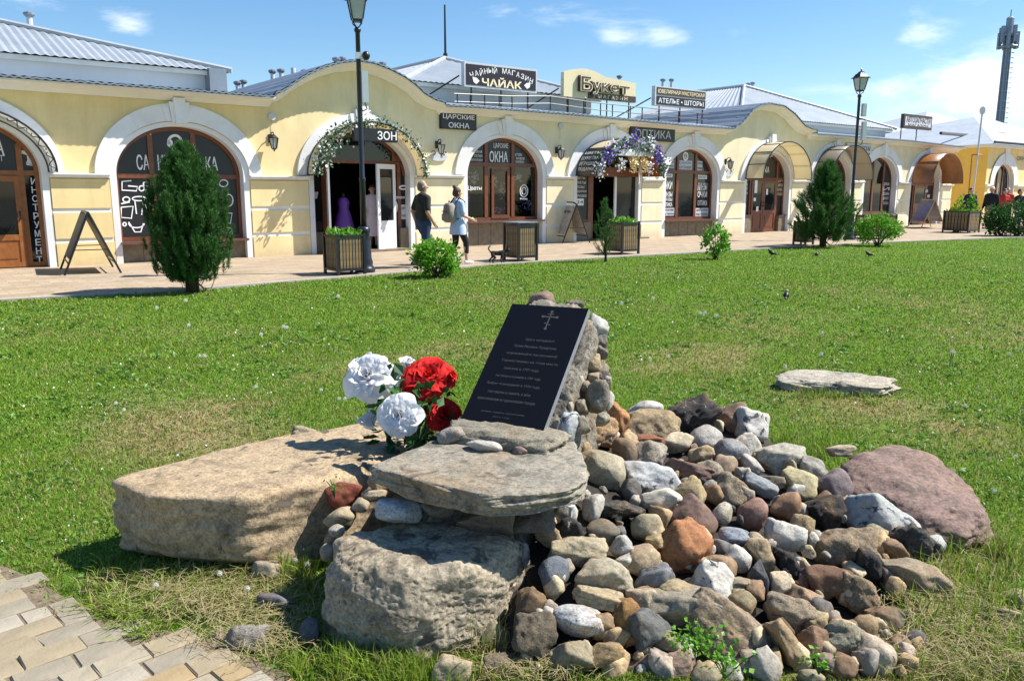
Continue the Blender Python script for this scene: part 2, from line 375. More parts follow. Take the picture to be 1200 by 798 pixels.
# raised blocks with hipped sheet roofs
def hip_block(tL, tR, ta, wa, ze, za, corr=True, depth=14, m='roof', w0=1.0, parent=None):
    w1 = W1; z0 = EAVE - .1
    mb = MB(); mb.box((tL + .35, w1, z0), (tR - .35, w1 + depth - 2, ze - .02)); P(mb, 'clerestory_wall', 'clere')
    mb = MB(); mb.box((tL + .1, w0 + .12, ze - .1), (tR - .1, w0 + .2, ze + .0)); mb.box((tL + .15, w0 + .2, ze - .06), (tR - .15, w1, ze - .04)); P(mb, 'eave_board', 'white')
    def face(a, b_, top, top2, per):
        a, b_, top, top2 = map(Vector, (a, b_, top, top2)); n = max(4, int((b_ - a).length / per)); V = []
        nrm = (b_ - a).cross(top - a).normalized()
        for i in range(n + 1):
            u = i / n; r = nrm * (.03 if i % 2 else 0)
            V += [a + (b_ - a) * u + r, top + (top2 - top) * u + r]
        mb = MB(); mb.add(V, [(2 * i, 2 * i + 2, 2 * i + 3, 2 * i + 1) for i in range(n)]); return mb
    A = (ta, wa, za); ar = (ta, w0 + depth, za)
    # front hip: sheet ribs run parallel up the slope
    V = []; n = int((tR - tL) / .095); mb = MB()
    for i in range(n + 1):
        t = tL + (tR - tL) * i / n; u = (t - tL) / (ta - tL) if t < ta else (tR - t) / (tR - ta); u = min(1, max(0.001, u))
        r = .028 if i % 2 else 0
        V += [(t, w0, ze + r), (t, w0 + (wa - w0) * u, ze + (za - ze) * u + r)]
    mb.add(V, [(2 * i, 2 * i + 2, 2 * i + 3, 2 * i + 1) for i in range(n)]); P(mb, 'roof_slope', m)
    P(face((tL, w0 + depth, ze), (tL, w0, ze), ar, A, .16), 'roof_slope', 'roofpale')  # paler sheet puts this slope's bright reflected light into its colour
    P(face((tR, w0, ze), (tR, w0 + depth, ze), A, ar, .16), 'roof_slope', m)
    mb = MB(); mb.tube([(tL, w0, ze + .04), (ta, wa, za + .05)], .07, 6); mb.tube([(tR, w0, ze + .04), (ta, wa, za + .05)], .07, 6); mb.tube([(ta, wa, za + .05), (ta, w0 + depth, za + .05)], .07, 6); P(mb, 'ridge_cap', 'roofpale')
zb1 = F(272, 85, 1.0)
tR1 = zb1[0]; hip_block(-9.0, tR1, -2.0, 6.0, zb1[1], F(0, 20, 3.6)[1] + (F(0, 20, 3.6)[1] - zb1[1]) * .55)
a2 = F(521, 70, 5.0); c2 = F(475, 88, 1.0); e2 = F(600, 105, 1.0)
hip_block(c2[0], a2[0] * 2 - c2[0], a2[0], 5.0, e2[1] - .02, a2[1], depth=9)
a3 = F(872, 102, 5.0); c3 = F(868, 137, 1.0); r3 = F(1050, 157, 1.0)
hip_block(c3[0], r3[0], a3[0], 5.0, F(960, 144, 1.0)[1], a3[1], depth=7.5)
mb = MB(); t_, z_ = F(258, 98, 1.1); mb.box((t_ - .3, .95, z_ - .35), (t_ + .12, 1.3, z_ + .33)); P(mb, 'duct_cover', 'roofdark')

# ------------------------------------------------------------------ glazing and joinery in the arches
def window(k, mull, ztr, zs, frame='wood', pane='glass', zbot=None, parent=B1, y=.24, sub=()):
    """arched joinery: ring, mullions at given t, transom; panes are its sub-parts"""
    c = BT[k]; h, r = HI - .0, RI; fw = .085; zt = lambda t: arch_z(k, t, h, r); zi = lambda t: arch_z(k, min(max(t, c - h + fw), c + h - fw), h - fw, r - fw)
    mb = MB(); n = 36; A = [(c - h, zs)] + [(c - h * math.cos(PI * i / n), zt(c - h * math.cos(PI * i / n))) for i in range(n + 1)] + [(c + h, zs)]
    B = [(c - h + fw, zs)] + [(c - (h - fw) * math.cos(PI * i / n), zi(c - (h - fw) * math.cos(PI * i / n))) for i in range(n + 1)] + [(c + h - fw, zs)]
    K = len(A); V = [(t, y, z) for t, z in A] + [(t, y, z) for t, z in B] + [(t, y + .08, z) for t, z in B]
    mb.add(V, [(i, i + 1, K + i + 1, K + i) for i in range(K - 1)] + [(K + i, K + i + 1, 2 * K + i + 1, 2 * K + i) for i in range(K - 1)])
    mb.box((c - h + fw, y + .004, zs), (c + h - fw, y + .08, zs + .09))
    if ztr: mb.box((c - h + fw, y - .012, ztr - .05), (c + h - fw, y + .078, ztr + .05))
    for t in mull:
        mb.box((t - .06, y - .006, zs + .09), (t + .06, y + .074, (ztr - .05) if ztr else zi(t) - .0))
        if ztr: mb.box((t - .055, y - .004, ztr + .05), (t + .055, y + .074, zi(t)))
    f = mb.build('window', M[frame], parent)
    edges = [c - h + fw] + list(mull) + [c + h - fw]
    for i in range(len(edges) - 1):
        for z0, top in (((zs + .09, ztr - .05), (ztr + .05, None)) if ztr else ((zs + .09, None),)):
            mb = MB(); a, b_ = edges[i] + (.055 if i else 0), edges[i + 1] - (.055 if i < len(edges) - 2 else 0); nn = 12; V = []
            tt = np.linspace(a, b_, nn + 1)
            for t in tt:
                zz = zi(t) if top is None else min(top, zi(t) if (t < c - h + fw + .0 or t > c + h - fw) else top)
                V += [(t, y + .035, z0), (t, y + .035, max(zz, z0))]
            mb.add(V, [(2 * j, 2 * j + 2, 2 * j + 3, 2 * j + 1) for j in range(nn)])
            pn = pane[(i, top is None)] if isinstance(pane, dict) else pane
            mb.build('pane', M[pn], f)
    return f
def sill_and_panel(k, zs, m='tile', d=.1):
    c = BT[k]; mb = MB(); mb.box((c - HI - .02, -.12, zs - .06), (c + HI + .02, .24, zs - .005)); P(mb, 'window_sill', 'sill')
    mb = MB(); n = 6; w_ = 2 * HI / n
    mb.box((c - HI, .16, -.05), (c + HI, .3, zs - .06)); P(mb, 'sill_panel', m)
    for i in range(n):
        mb = MB(); mb.box((c - HI + i * w_ + .008, .14, .0), (c - HI + (i + 1) * w_ - .008, .16, zs - .08)); P(mb, 'stone_tile', m)
def zpx(px, py, w=.24): return F(px, py, w)[1]
def txt(k_parent, s, px, py, hpx, wpx, m='print', w=.225, **kw):
    """lettering set on a plane of the front, centred where the photograph shows it"""
    t, z = F(px, py, w); t0 = F(px - wpx / 2, py, w)[0]; t1 = F(px + wpx / 2, py, w)[0]; z1 = F(px, py - hpx / 2, w)[1]; z0 = F(px, py + hpx / 2, w)[1]
    return text_on(k_parent, s, t, w, z, z1 - z0, t1 - t0, M[m], **kw)
def fstroke(mb, pts, w, r=.008, dy=.004):
    """a painted line on a pane: flat ribbon following photo points"""
    q = [Vector((*F(x, y, w), 0)) for x, y in pts]
    L = []; 
    for i, p in enumerate(q):
        d = (q[min(i + 1, len(q) - 1)] - q[max(i - 1, 0)]).normalized(); n = Vector((-d.y, d.x, 0)); L.append((p + n * r, p - n * r))
    V = [];
    for a, b_ in L: V += [(a.x, w, a.y), (b_.x, w, b_.y)]
    mb.add(V, [(2 * i, 2 * i + 1, 2 * i + 3, 2 * i + 2) for i in range(len(L) - 1)])
def circle(x, y, rx, ry=None, a0=0, a1=360, n=16): return [(x + rx * math.cos(R(a0 + (a1 - a0) * i / n)), y + (ry or rx) * math.sin(R(a0 + (a1 - a0) * i / n))) for i in range(n + 1)]
def door_leaf(mb_parent, t0, t1, z0, z1, y, frame, pane, zrail=None, handle=1):
    mb = MB(); s = .1; zr = zrail or z0 + .75
    mb.box((t0, y, z0), (t0 + s, y + .05, z1)); mb.box((t1 - s, y, z0), (t1, y + .05, z1)); mb.box((t0 + s, y + .002, z1 - .12), (t1 - s, y + .048, z1)); mb.box((t0 + s, y + .002, zr), (t1 - s, y + .048, zr + .12)); mb.box((t0 + s, y + .002, z0), (t1 - s, y + .048, z0 + .1))
    mb.box((t0 + s, y + .02, z0 + .1), (t1 - s, y + .04, zr)); mb.box((t0 + s + .06, y + .008, z0 + .18), (t1 - s - .06, y + .02, zr - .08))
    d = mb.build('door', M[frame], mb_parent)
    mb = MB(); mb.box((t0 + s, y + .02, zr + .12), (t1 - s, y + .03, z1 - .12)); mb.build('pane', M[pane], d)
    mb = MB(); hx = t1 - .05 if handle > 0 else t0 + .05; mb.tube([(hx, y - .05, z0 + 1.0), (hx, y - .05, z0 + 1.18)], .012, 6); mb.cbox((hx, y - .02, z0 + 1.02), (.03, .05, .03)); mb.cbox((hx, y - .02, z0 + 1.16), (.03, .05, .03)); mb.build('handle', M['black'], d)
    return d
tp = lambda px, py=240, w=.24: F(px, py, w)[0]

# bay 1: brown glazed door, dark side light with upright lettering
c = BT[0]; ztr = zpx(30, 203)
f1 = window(0, [c - .55, tp(28)], ztr, .02, 'wood2', {(0, True): 'film', (1, True): 'film', (2, True): 'film', (0, False): 'glass', (1, False): 'dark', (2, False): 'glass'})
door_leaf(B1, tp(-28), tp(25), .02, ztr - .06, .2, 'wood2', 'glass', zpx(10, 282, .2))
for i, ch in enumerate('ИНСТРУМЕНТ'):
    txt(B1, ch, 39.5 + i * .75, 212.5 + i * 10.2, 8, 6.5, w=.255, bold=.012)
txt(B1, 'А', -1, 172, 22, 11, w=.255, bold=.012); txt(B1, 'ИНСТРУМЕНТ', -22, 185, 7, 52, w=.255)
mb = MB(); fstroke(mb, [(25, 178), (31, 180), (37, 183)], .255, .035); fstroke(mb, [(35, 183), (36, 188), (34, 193)], .255, .06); fstroke(mb, [(31, 192), (38, 193)], .255, .03); P(mb, 'painted_drill', 'print')
# bay 2: window with black film, white drawings of bathroom fittings
z2 = zpx(207, 281)
window(1, [tp(181), tp(231)], zpx(207, 207), z2, 'wood', {(0, True): 'film', (1, True): 'film', (2, True): 'film', (0, False): 'film', (1, False): 'film', (2, False): 'film'}); sill_and_panel(1, z2)
txt(B1, 'СА', 167.5, 190.5, 18, 15, w=.262, bold=.01); txt(B1, 'НТЕХ', 199, 191, 18, 28, w=.262, bold=.01); txt(B1, 'НИ', 222, 191, 17, 14, w=.262, bold=.01); txt(B1, 'КА', 248, 192, 16, 14, w=.262, bold=.01)
mb = MB()
fstroke(mb, circle(205, 168, 8, 9, -190, 60), .262, .03); fstroke(mb, circle(199, 168, 2, 3), .262, .03); fstroke(mb, [(203, 173), (206, 176)], .262, .02); P(mb, 'painted_tap', 'print')
for st in ([(154, 212), (143, 213), (143, 223), (160, 224), (161, 219), (150, 218)], circle(148, 234, 4, 3), [(142, 239), (152, 237)], [(142, 243), (142, 255), (154, 256), (156, 242), (142, 243)], circle(163, 233, 8, 2.5), [(158, 235), (160, 251)], [(168, 235), (166, 252)], circle(160, 262, 9, 5, 0, 200), [(152, 262), (158, 272), (165, 272), (168, 262)], circle(173, 240, 2.5, 4), circle(146, 263, 2), circle(171, 216, 3), circle(166, 221, 3), circle(174, 224, 3),
           circle(262, 215, 5, 4), circle(268, 235, 5, 7), [(256, 250), (272, 250), (270, 262), (258, 262), (256, 250)], circle(266, 270, 6, 3)):
    mb = MB(); fstroke(mb, st, .262, .014); P(mb, 'painted_drawing', 'print')
# bay 4: three-light show window
z4 = zpx(590, 258)
window(3, [tp(570), tp(601)], zpx(590, 193.5), z4, 'wood', {(0, True): 'film', (1, True): 'film', (2, True): 'film', (0, False): 'clear', (1, False): 'clear', (2, False): 'clear'}); sill_and_panel(3, z4)
txt(B1, 'ЦАРСКИЕ', 587, 171.5, 6.5, 17, w=.262); txt(B1, 'ОКНА', 584.5, 184, 13, 21.5, w=.262, bold=.012)
for s, x, y, w_ in (('ОКНА', 561, 178, 8), ('СЕТКИ', 560.5, 183, 9), ('ПЕРЕГОРОДКИ', 558.5, 188, 14), ('ШТОРЫ', 607.5, 181.5, 8), ('ЖАЛЮЗИ', 609.5, 186, 10), ('КАРНИЗЫ', 609, 190, 9.5)): txt(B1, s, x, y, 3, w_, w=.262)
txt(B1, 'Цветы', 556.5, 221, 6, 16, w=.262, bold=.01)
mb = MB(); fstroke(mb, circle(614, 224, 4.5, 7), .262, .014); fstroke(mb, circle(614, 224, 2.5, 4), .262, .014); fstroke(mb, [(609.5, 233), (618, 233.5)], .262, .02); P(mb, 'painted_emblem', 'print')
mb = MB(); z0_ = zpx(586, 248); t0_, t1_ = tp(576), tp(597)
for a, b_ in (((t0_, zpx(586, 256)), (t0_ + .09, zpx(586, 198))), ((t1_ - .09, zpx(586, 256)), (t1_, zpx(586, 198))), ((t0_ + .09, zpx(586, 256)), (t1_ - .09, zpx(586, 252))), ((t0_ + .09, zpx(586, 201)), (t1_ - .09, zpx(586, 198)))):
    mb.box((a[0], .225, a[1]), (b_[0], .262, b_[1]))
P(mb, 'window_sash', 'wood')
g4 = np.random.default_rng(8)
for x, y, sx, sy, n, m_ in ((556, 208, 4, 7, 46, 'print'), (580, 212, 2.5, 6, 34, 'print'), (588, 222, 3, 8, 40, 'poster'), (608, 208, 3.5, 4, 34, 'print'), (584, 248, 5, 4, 46, 'pinkfl'), (549, 236, 3, 8, 30, 'bluefl'), (618, 240, 5, 8, 22, 'bluefl')):
    if m_ not in M: M[m_] = plain(m_ + '_cloth', (.6, .22, .34) if m_ == 'pinkfl' else (.25, .25, .6), .7, vary=.5, scale=20)
    mb = MB()
    for _ in range(n):
        t_, z_ = F(x + g4.normal(0, sx * .6), y + g4.normal(0, sy * .6), .30); a_ = g4.uniform(0, 6.28); q_ = .05; mb.add([(t_ + q_ * math.cos(a_), .30 + g4.uniform(0, .1), z_ + q_ * math.sin(a_)), (t_ - q_ * math.sin(a_) * .6, .33, z_ + q_ * math.cos(a_) * .6), (t_ - q_ * math.cos(a_), .31, z_ - q_ * math.sin(a_))], [(0, 1, 2)])
    tag(P(mb, 'window_decoration', m_), kind='stuff')
# bay 6: opticians' window under poster film
z6 = zpx(805, 257)
window(5, [tp(793), tp(814)], zpx(805, 202), z6, 'wood', 'glass'); sill_and_panel(5, z6)
def poster(px0, py0, px1, py1, lines, w=.262, m='poster', tm='black'):
    a = F(px0, (py0 + py1) / 2, w); b_ = F(px1, (py0 + py1) / 2, w); zt = F((px0 + px1) / 2, py0, w)[1]; zb = F((px0 + px1) / 2, py1, w)[1]
    mb = MB(); mb.box((a[0], w, zb), (b_[0], w + .003, zt)); P(mb, 'window_poster', m)
    n = len(lines)
    for i, (s, rel) in enumerate(lines):
        h = (py1 - py0) / n; txt(B1, s, (px0 + px1) / 2, py0 + h * (i + .5), h * .62 * rel, (px1 - px0) * .86, m=tm, w=w - .003)
poster(783, 188, 790, 197, [('ОЧКИ', .8), ('ЛИНЗЫ', .8)]); poster(795, 188.5, 811, 199, [('САЛОН', .8), ('ОПТИКИ', 1)]); poster(815, 189, 823, 200, [('ОЧКИ', .7), ('ОПРАВЫ', .7)])
poster(776.5, 204, 788, 208, [('ЗРЕНИЕ', .9)], m='print'); txt(B1, 'ОЧКИ', 782, 217, 10, 11.5, w=.262, bold=.015); txt(B1, 'ЛИНЗЫ', 782, 228, 6, 11.5, w=.262, bold=.01)
txt(B1, 'ОПРАВЫ', 782, 234, 4, 11.5, w=.262); txt(B1, 'ОПТИКА', 782, 240, 5, 11.5, w=.262, bold=.01); poster(776, 244, 790.5, 253, [('КОНТАКТНЫЕ', .9), ('РАСТВОРЫ', .8)])
poster(818, 205.5, 828.5, 210, [('КОНТАКТ', .9)], m='print'); txt(B1, 'ЛИНЗЫ', 823, 219, 9, 11, w=.262, bold=.012); txt(B1, 'ОЧКИ', 823, 228, 7, 11, w=.262, bold=.012); txt(B1, 'ОПТИКА', 823, 238, 6, 11, w=.262, bold=.01); poster(815, 244, 830, 253.5, [('АКСЕССУАРЫ', .8), ('РАСТВОРЫ', .9)])
mb = MB(); fstroke(mb, circle(803.5, 183.5, 2.6, 4.2), .262, .03); P(mb, 'painted_emblem', 'print'); txt(B1, '6', 803.5, 183.5, 5, 2.6, w=.26, bold=.01)
# bay 9: plain window with a lettered right light
z9 = zpx(1030, 250)
window(8, [tp(1021), tp(1033)], None, z9, 'wood', 'glass'); sill_and_panel(8, z9)
for i in range(5): txt(B1, ('ОДЕЖДА', 'И', 'ОБУВЬ', 'ДЛЯ ВСЕХ', 'СКИДКИ')[i], 1038.5, 216 + i * 5.6, 3.6, 7.5, w=.262)
# bay 7: double brown doors, side lights over stone aprons
ztr7 = zpx(900, 210)
window(6, [tp(878.5), tp(909)], ztr7, .02, 'wood', {(0, True): 'film', (1, True): 'film', (2, True): 'film', (0, False): 'film', (1, False): 'dark', (2, False): 'film'})
door_leaf(B1, tp(879.5), tp(893), .02, ztr7 - .06, .2, 'wood', 'glass', zpx(890, 250, .2)); door_leaf(B1, tp(893.3), tp(908), .02, ztr7 - .06, .2, 'wood', 'glass', zpx(895, 250, .2), -1)
for a, b_ in ((867.5, 877.5), (910, 921)):
    mb = MB(); mb.box((tp(a), .1, -.03), (tp(b_), .25, zpx((a + b_) / 2, 253))); P(mb, 'stone_apron', 'tile')
    mb = MB(); mb.box((tp(a) - .02, .06, zpx((a + b_) / 2, 253)), (tp(b_) + .02, .25, zpx((a + b_) / 2, 252))); P(mb, 'window_sill', 'sill')
txt(B1, 'ЧАЙНАЯ', 897, 181, 7, 17, w=.215, bold=.01); txt(B1, 'ЛАВКА', 895, 199, 7, 13, w=.215, bold=.01)
for i, s in enumerate(('ТОРТЫ', 'ПИРОГИ', 'ПЕЧЕНЬЕ', 'СЛАДОСТИ')): txt(B1, s, 915, 212 + i * 5.3, 3.6, 10, m='cream_print', w=.25)
for i, s in enumerate(('КОФЕ', 'ЧАЙ', 'СПЕЦИИ', 'ПОДАРКИ')): txt(B1, s, 872, 211 + i * 5.3, 3.6, 8, m='cream_print', w=.25)
for x, y, w_, h_ in ((886, 219, 6, 15), (884.5, 234, 5, 4), (899, 225, 4, 7), (887.5, 245, 5, 6)):
    t_, z_ = F(x, y, .19); mb = MB(); mb.cbox((t_, .192, z_), (w_ / 33, .003, h_ / 30)); P(mb, 'paper_notice', 'print')
# bay 8 and 10: brown doors
for k, dl, dr in ((7, 962, 984), (9, 1078, 1094)):
    zt_ = ZI + DZ(BT[k]) - .05; window(k, [BT[k] - .65, BT[k] + .62], zt_, .02, 'wood', 'glass'); door_leaf(B1, BT[k] - .6, BT[k] + .57, .02, zt_ - .06, .2, 'wood', 'glass', .9)
for x, y in ((1086, 224), (1088, 230), (1085, 236)):
    t_, z_ = F(x, y, .19); mb = MB(); mb.cbox((t_, .19, z_), (.25, .003, .14)); P(mb, 'paper_notice', 'poster')
# rooms behind the open doors and the show window
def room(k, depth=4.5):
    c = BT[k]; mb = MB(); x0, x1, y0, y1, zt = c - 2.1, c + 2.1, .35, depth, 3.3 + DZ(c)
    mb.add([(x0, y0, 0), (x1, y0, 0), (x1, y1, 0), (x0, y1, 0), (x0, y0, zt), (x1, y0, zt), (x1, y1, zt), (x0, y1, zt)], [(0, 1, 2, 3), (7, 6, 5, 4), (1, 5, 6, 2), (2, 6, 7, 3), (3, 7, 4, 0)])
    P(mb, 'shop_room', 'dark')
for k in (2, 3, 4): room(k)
# bay 3: side show windows, fan light and white double doors folded open
zt3 = zpx(420, 190); tl, tr = tp(381), tp(466)
mb = MB(); y = .24; c = BT[2]
def ringbox(a, b_): mb.box(a, b_)
mb.box((tp(378), y, .02), (tp(383), y + .08, zt3)); mb.box((tp(461), y, zt3 + .0), (tp(467.5), y + .08, arch_z(2, tp(464), HI, RI) - .05)); mb.box((tp(357), y, zt3 - .04), (tp(484), y + .07, zt3 + .05))
mb.box((tp(466), y, .6), (tp(470), y + .08, zt3 - .04)); mb.box((tp(482), y, .62), (tp(487), y + .08, zt3 - .04))
V, fcs = arch_strip(2, HI, RI, y, HI - .09, RI - .09, y, down=False); mb.add(V, fcs)
f3 = P(mb, 'window', 'wood')
def pane_px(px0, px1, z0, z1, mname='clear', y=.27, parent=f3):
    mb = MB(); a, b_ = tp(px0), tp(px1); n = 12; V = []
    for t in np.linspace(a, b_, n + 1):
        zz = z1 if z1 is not None else arch_z(2, t, HI - .05, RI - .05); V += [(t, y, z0), (t, y, max(z0, zz))]
    mb.add(V, [(2 * j, 2 * j + 2, 2 * j + 3, 2 * j + 1) for j in range(n)]); mb.build('pane', M[mname], parent)
pane_px(358, 379, .55, zt3 - .04, 'glass'); pane_px(383, 461, zt3 + .05, None, 'glass'); pane_px(468, 484, zt3 + .05, None, 'glass'); pane_px(470, 482.5, .62, zt3 - .04, 'glass'); pane_px(362, 380, zt3 + .05, None, 'glass')
mb = MB(); mb.box((tp(354), .15, -.03), (tp(379), .3, .55)); P(mb, 'stone_apron', 'tile'); mb = MB(); mb.box((tp(466.5), .12, -.03), (tp(487), .3, .6)); P(mb, 'stone_apron', 'tile')
txt(B1, 'Фейерверки', 466, 231.5, 4.5, 16, w=.22, bold=.008); mb = MB(); fstroke(mb, circle(461, 243, 4, 8), .22, .03); fstroke(mb, circle(473, 220, 5, 2), .22, .02); P(mb, 'painted_emblem', 'print'); poster(469, 240, 480, 257, [('ЦЕНЫ', .6), ('НИЖЕ', .6)], w=.25)
mb = MB(); mb.prism([(tp(356), zpx(365, 226)), (tp(374), zpx(365, 225)), (tp(372), zpx(365, 233)), (tp(358), zpx(365, 233))], (0, .255, 0), (1, 0, 0), (0, 0, 1), (0, 1, 0), .004); P(mb, 'painted_basin', 'print')
def swung_door(hinge_t, z0, z1, width, ang, zr):
    """white glazed leaf swung out into the street about its hinge"""
    e = bpy.data.objects.new('door', None)
    mb = MB(); s = .11; y = -.025
    mb.box((0, y, z0), (s, y + .05, z1)); mb.box((width - s, y, z0), (width, y + .05, z1)); mb.box((s, y + .002, z1 - .13), (width - s, y + .048, z1)); mb.box((s, y + .002, zr), (width - s, y + .048, zr + .1)); mb.box((s, y + .002, z0), (width - s, y + .048, z0 + .14)); mb.box((s, y + .012, z0 + .14), (width - s, y + .038, zr))
    d = mb.build('door', M['upvc'], B1); d.location = (hinge_t, .2, 0); d.rotation_euler = (0, 0, ang)
    mb = MB(); mb.box((s, y + .02, zr + .1), (width - s, y + .03, z1 - .13)); mb.build('pane', M['glass'], d)
    mb = MB(); mb.tube([(width - .06, y - .05, z0 + .9), (width - .06, y - .05, z0 + 1.15)], .014, 6); mb.build('handle', M['black'], d)
zr3 = .72
swung_door(tp(383.5), .05, zt3 - .05, .72, -R(112), zr3)
swung_door(tp(462.5), .05, zt3 - .05, .78, -R(180 - 22), zr3)
mb = MB(); mb.box((tp(380), -.3, -.03), (tp(468), .3, .06)); P(mb, 'door_step', 'tile')
# bay 5: black lettered side light, open doorway with a white glazed leaf
zt5 = zpx(710, 201); y = .24; mb = MB()
mb.box((tp(689), y, .02), (tp(695), y + .08, zt5)); mb.box((tp(672), y, zt5 - .04), (tp(750), y + .07, zt5 + .05)); V, fcs = arch_strip(4, HI, RI, y, HI - .09, RI - .09, y, down=False); mb.add(V, fcs); mb.box((tp(672), y, .58), (tp(689), y + .07, .68))
f5 = P(mb, 'window', 'wood')
def pane5(px0, px1, z0, z1, mname):
    mb = MB(); V = []; n = 12
    for t in np.linspace(tp(px0), tp(px1), n + 1):
        zz = z1 if z1 is not None else arch_z(4, t, HI - .05, RI - .05); V += [(t, .27, z0), (t, .27, max(z0, zz))]
    mb.add(V, [(2 * j, 2 * j + 2, 2 * j + 3, 2 * j + 1) for j in range(n)]); mb.build('pane', M[mname], f5)
pane5(672, 689, .68, zt5 - .04, 'film'); pane5(674, 748, zt5 + .05, None, 'film')
mb = MB(); mb.box((tp(671.5), .12, -.03), (tp(690), .3, .6)); P(mb, 'stone_apron', 'tile')
for i, s in enumerate(('ЦВЕТЫ', 'БУКЕТЫ', 'РОЗЫ', 'ПОДАРКИ', 'ИГРУШКИ')): txt(B1, s, 680, 209 + i * 5.2, 3, (11, 13, 9, 14, 14)[i], w=.255)
poster(675, 233, 684, 241, [('24', .7)], w=.258, m='print')
door_leaf(B1, tp(717), tp(745), .03, zt5 - .05, .12, 'upvc', 'glass', .42)
mb = MB(); mb.box((tp(688), -.25, -.03), (tp(750), .3, .05)); P(mb, 'door_step', 'tile')

# ------------------------------------------------------------------ end building across the passage
t2, _ = F(1150, 262); B2 = fthing('end_building', 'yellow end building past the passage with one arched window and metal roof', 'building', t2, 0, 0)
def P2(mb, name, m): return mb.build(name, M[m], B2)
mb = MB(); c9 = T(1177, 200) - t2; hw = 1.25; zt9 = F(1177, 193)[1]; zs9 = 1.0; zsp = 2.05; e9 = F(1177, 172)[1]
tt = sorted(set([0, 12] + np.linspace(0, 12, 40).tolist() + (c9 + hw * np.sin(np.linspace(-PI / 2, PI / 2, 25))).tolist()))
az9 = lambda t, h, r: zsp + r * math.sqrt(max(0, 1 - ((t - c9) / h) ** 2))
for a, b_ in zip(tt[:-1], tt[1:]):
    m_ = (a + b_) / 2; inn = abs(m_ - c9) < hw
    mb.add([(a, 0, az9(a, hw, zt9 - zsp) if inn else -.3), (b_, 0, az9(b_, hw, zt9 - zsp) if inn else -.3), (b_, 0, e9), (a, 0, e9)], [(0, 1, 2, 3)])
    if inn: mb.add([(a, 0, -.3), (b_, 0, -.3), (b_, 0, .8), (a, 0, .8)], [(0, 1, 2, 3)])
P2(mb, 'wall', 'wall')
mb = MB(); mb.add([(0, 0, -.3), (0, 12, -.3), (0, 12, e9), (0, 0, e9)], [(3, 2, 1, 0)]); P2(mb, 'end_wall', 'wall2')
def strip9(h0, r0, y0, h1, r1, y1, zb):
    A = [(c9 - h0, y0, zb)]; Bq = [(c9 - h1, y1, zb)]
    for i in range(25):
        u = -math.cos(PI * i / 24); A.append((c9 + h0 * u, y0, zsp + r0 * math.sqrt(max(0, 1 - u * u)))); Bq.append((c9 + h1 * u, y1, zsp + r1 * math.sqrt(max(0, 1 - u * u))))
    A.append((c9 + h0, y0, zb)); Bq.append((c9 + h1, y1, zb)); K = len(A); return A + Bq, [(i, i + 1, K + i + 1, K + i) for i in range(K - 1)]
r9 = zt9 - zsp
mb = MB(); mb.add(*strip9(hw + .55, r9 + .62, -.06, hw + .05, r9 + .05, -.06, zsp - .1)); mb.add(*strip9(hw + .05, r9 + .05, -.06, hw, r9, .25, .8)); mb.prism([(-.15, zt9), (.15, zt9), (.3, zt9 + .95), (-.3, zt9 + .95)], (c9, -.1, 0), (1, 0, 0), (0, 0, 1), (0, 1, 0), .1); P2(mb, 'archivolt', 'white')
mb = MB(); mb.add(*strip9(hw, r9, .2, hw - .12, r9 - .12, .2, .8)); mb.box((c9 - .3, .2, .8), (c9 - .2, .26, zt9 - .1)); mb.box((c9 + .35, .2, .8), (c9 + .45, .26, zt9 - .15)); wf = P2(mb, 'window', 'wood')
mb = MB(); mb.add(*strip9(hw - .05, r9 - .05, .24, .02, .02, .24, .8)); mb.build('pane', M['glass'], wf)
mb = MB(); mb.box((.0, -.12, 1.9), (c9 - hw - .5, 0, 2.02)); mb.box((c9 + hw + .5, -.12, 1.9), (12, 0, 2.02)); P2(mb, 'impost_moulding', 'white')
mb = MB(); mb.box((.4, -.03, 1.15), (1.1, 0, 1.6)); P2(mb, 'wall_patch', 'white')
mb = MB(); mb.box((-.35, -.4, e9 - .1), (12, .1, e9 + .05)); mb.box((-.35, .1, e9 - .1), (0, 12, e9 + .05)); P2(mb, 'cornice', 'cream')
rt_, zr_ = F(1141, 137, 6); rt_ -= t2
mb = MB(); mb.add([(-.5, -.5, e9 + .06), (14, -.5, e9 + .06), (14, 6, zr_), (rt_, 6, zr_)], [(0, 1, 2, 3)]); mb.add([(-.5, -.5, e9 + .06), (rt_, 6, zr_), (-.5, 12, e9 + .06)], [(0, 1, 2)]); P2(mb, 'roof', 'roofpale')
mb = MB(); mb.tube([(-.4, -.42, e9 + .16), (14, -.42, e9 + .16)], .06, 6); mb.tube([(-.5, 2.4, e9 + .75), (12, 3.4, e9 + .95)], .09, 6); P2(mb, 'roof_pipe', 'black')
for x, y in ((1172, 156), (1187, 160)):
    t_, z_ = F(x, y, 2.2); mb = MB(); mb.cbox((t_ - t2, 2.2, z_), (.9, .2, .07)); P2(mb, 'roof_hatch', 'wood2')
txt(B2, 'ОКНА', 1198, 186, 5, 12, m='black', w=-.03) .location.x -= t2
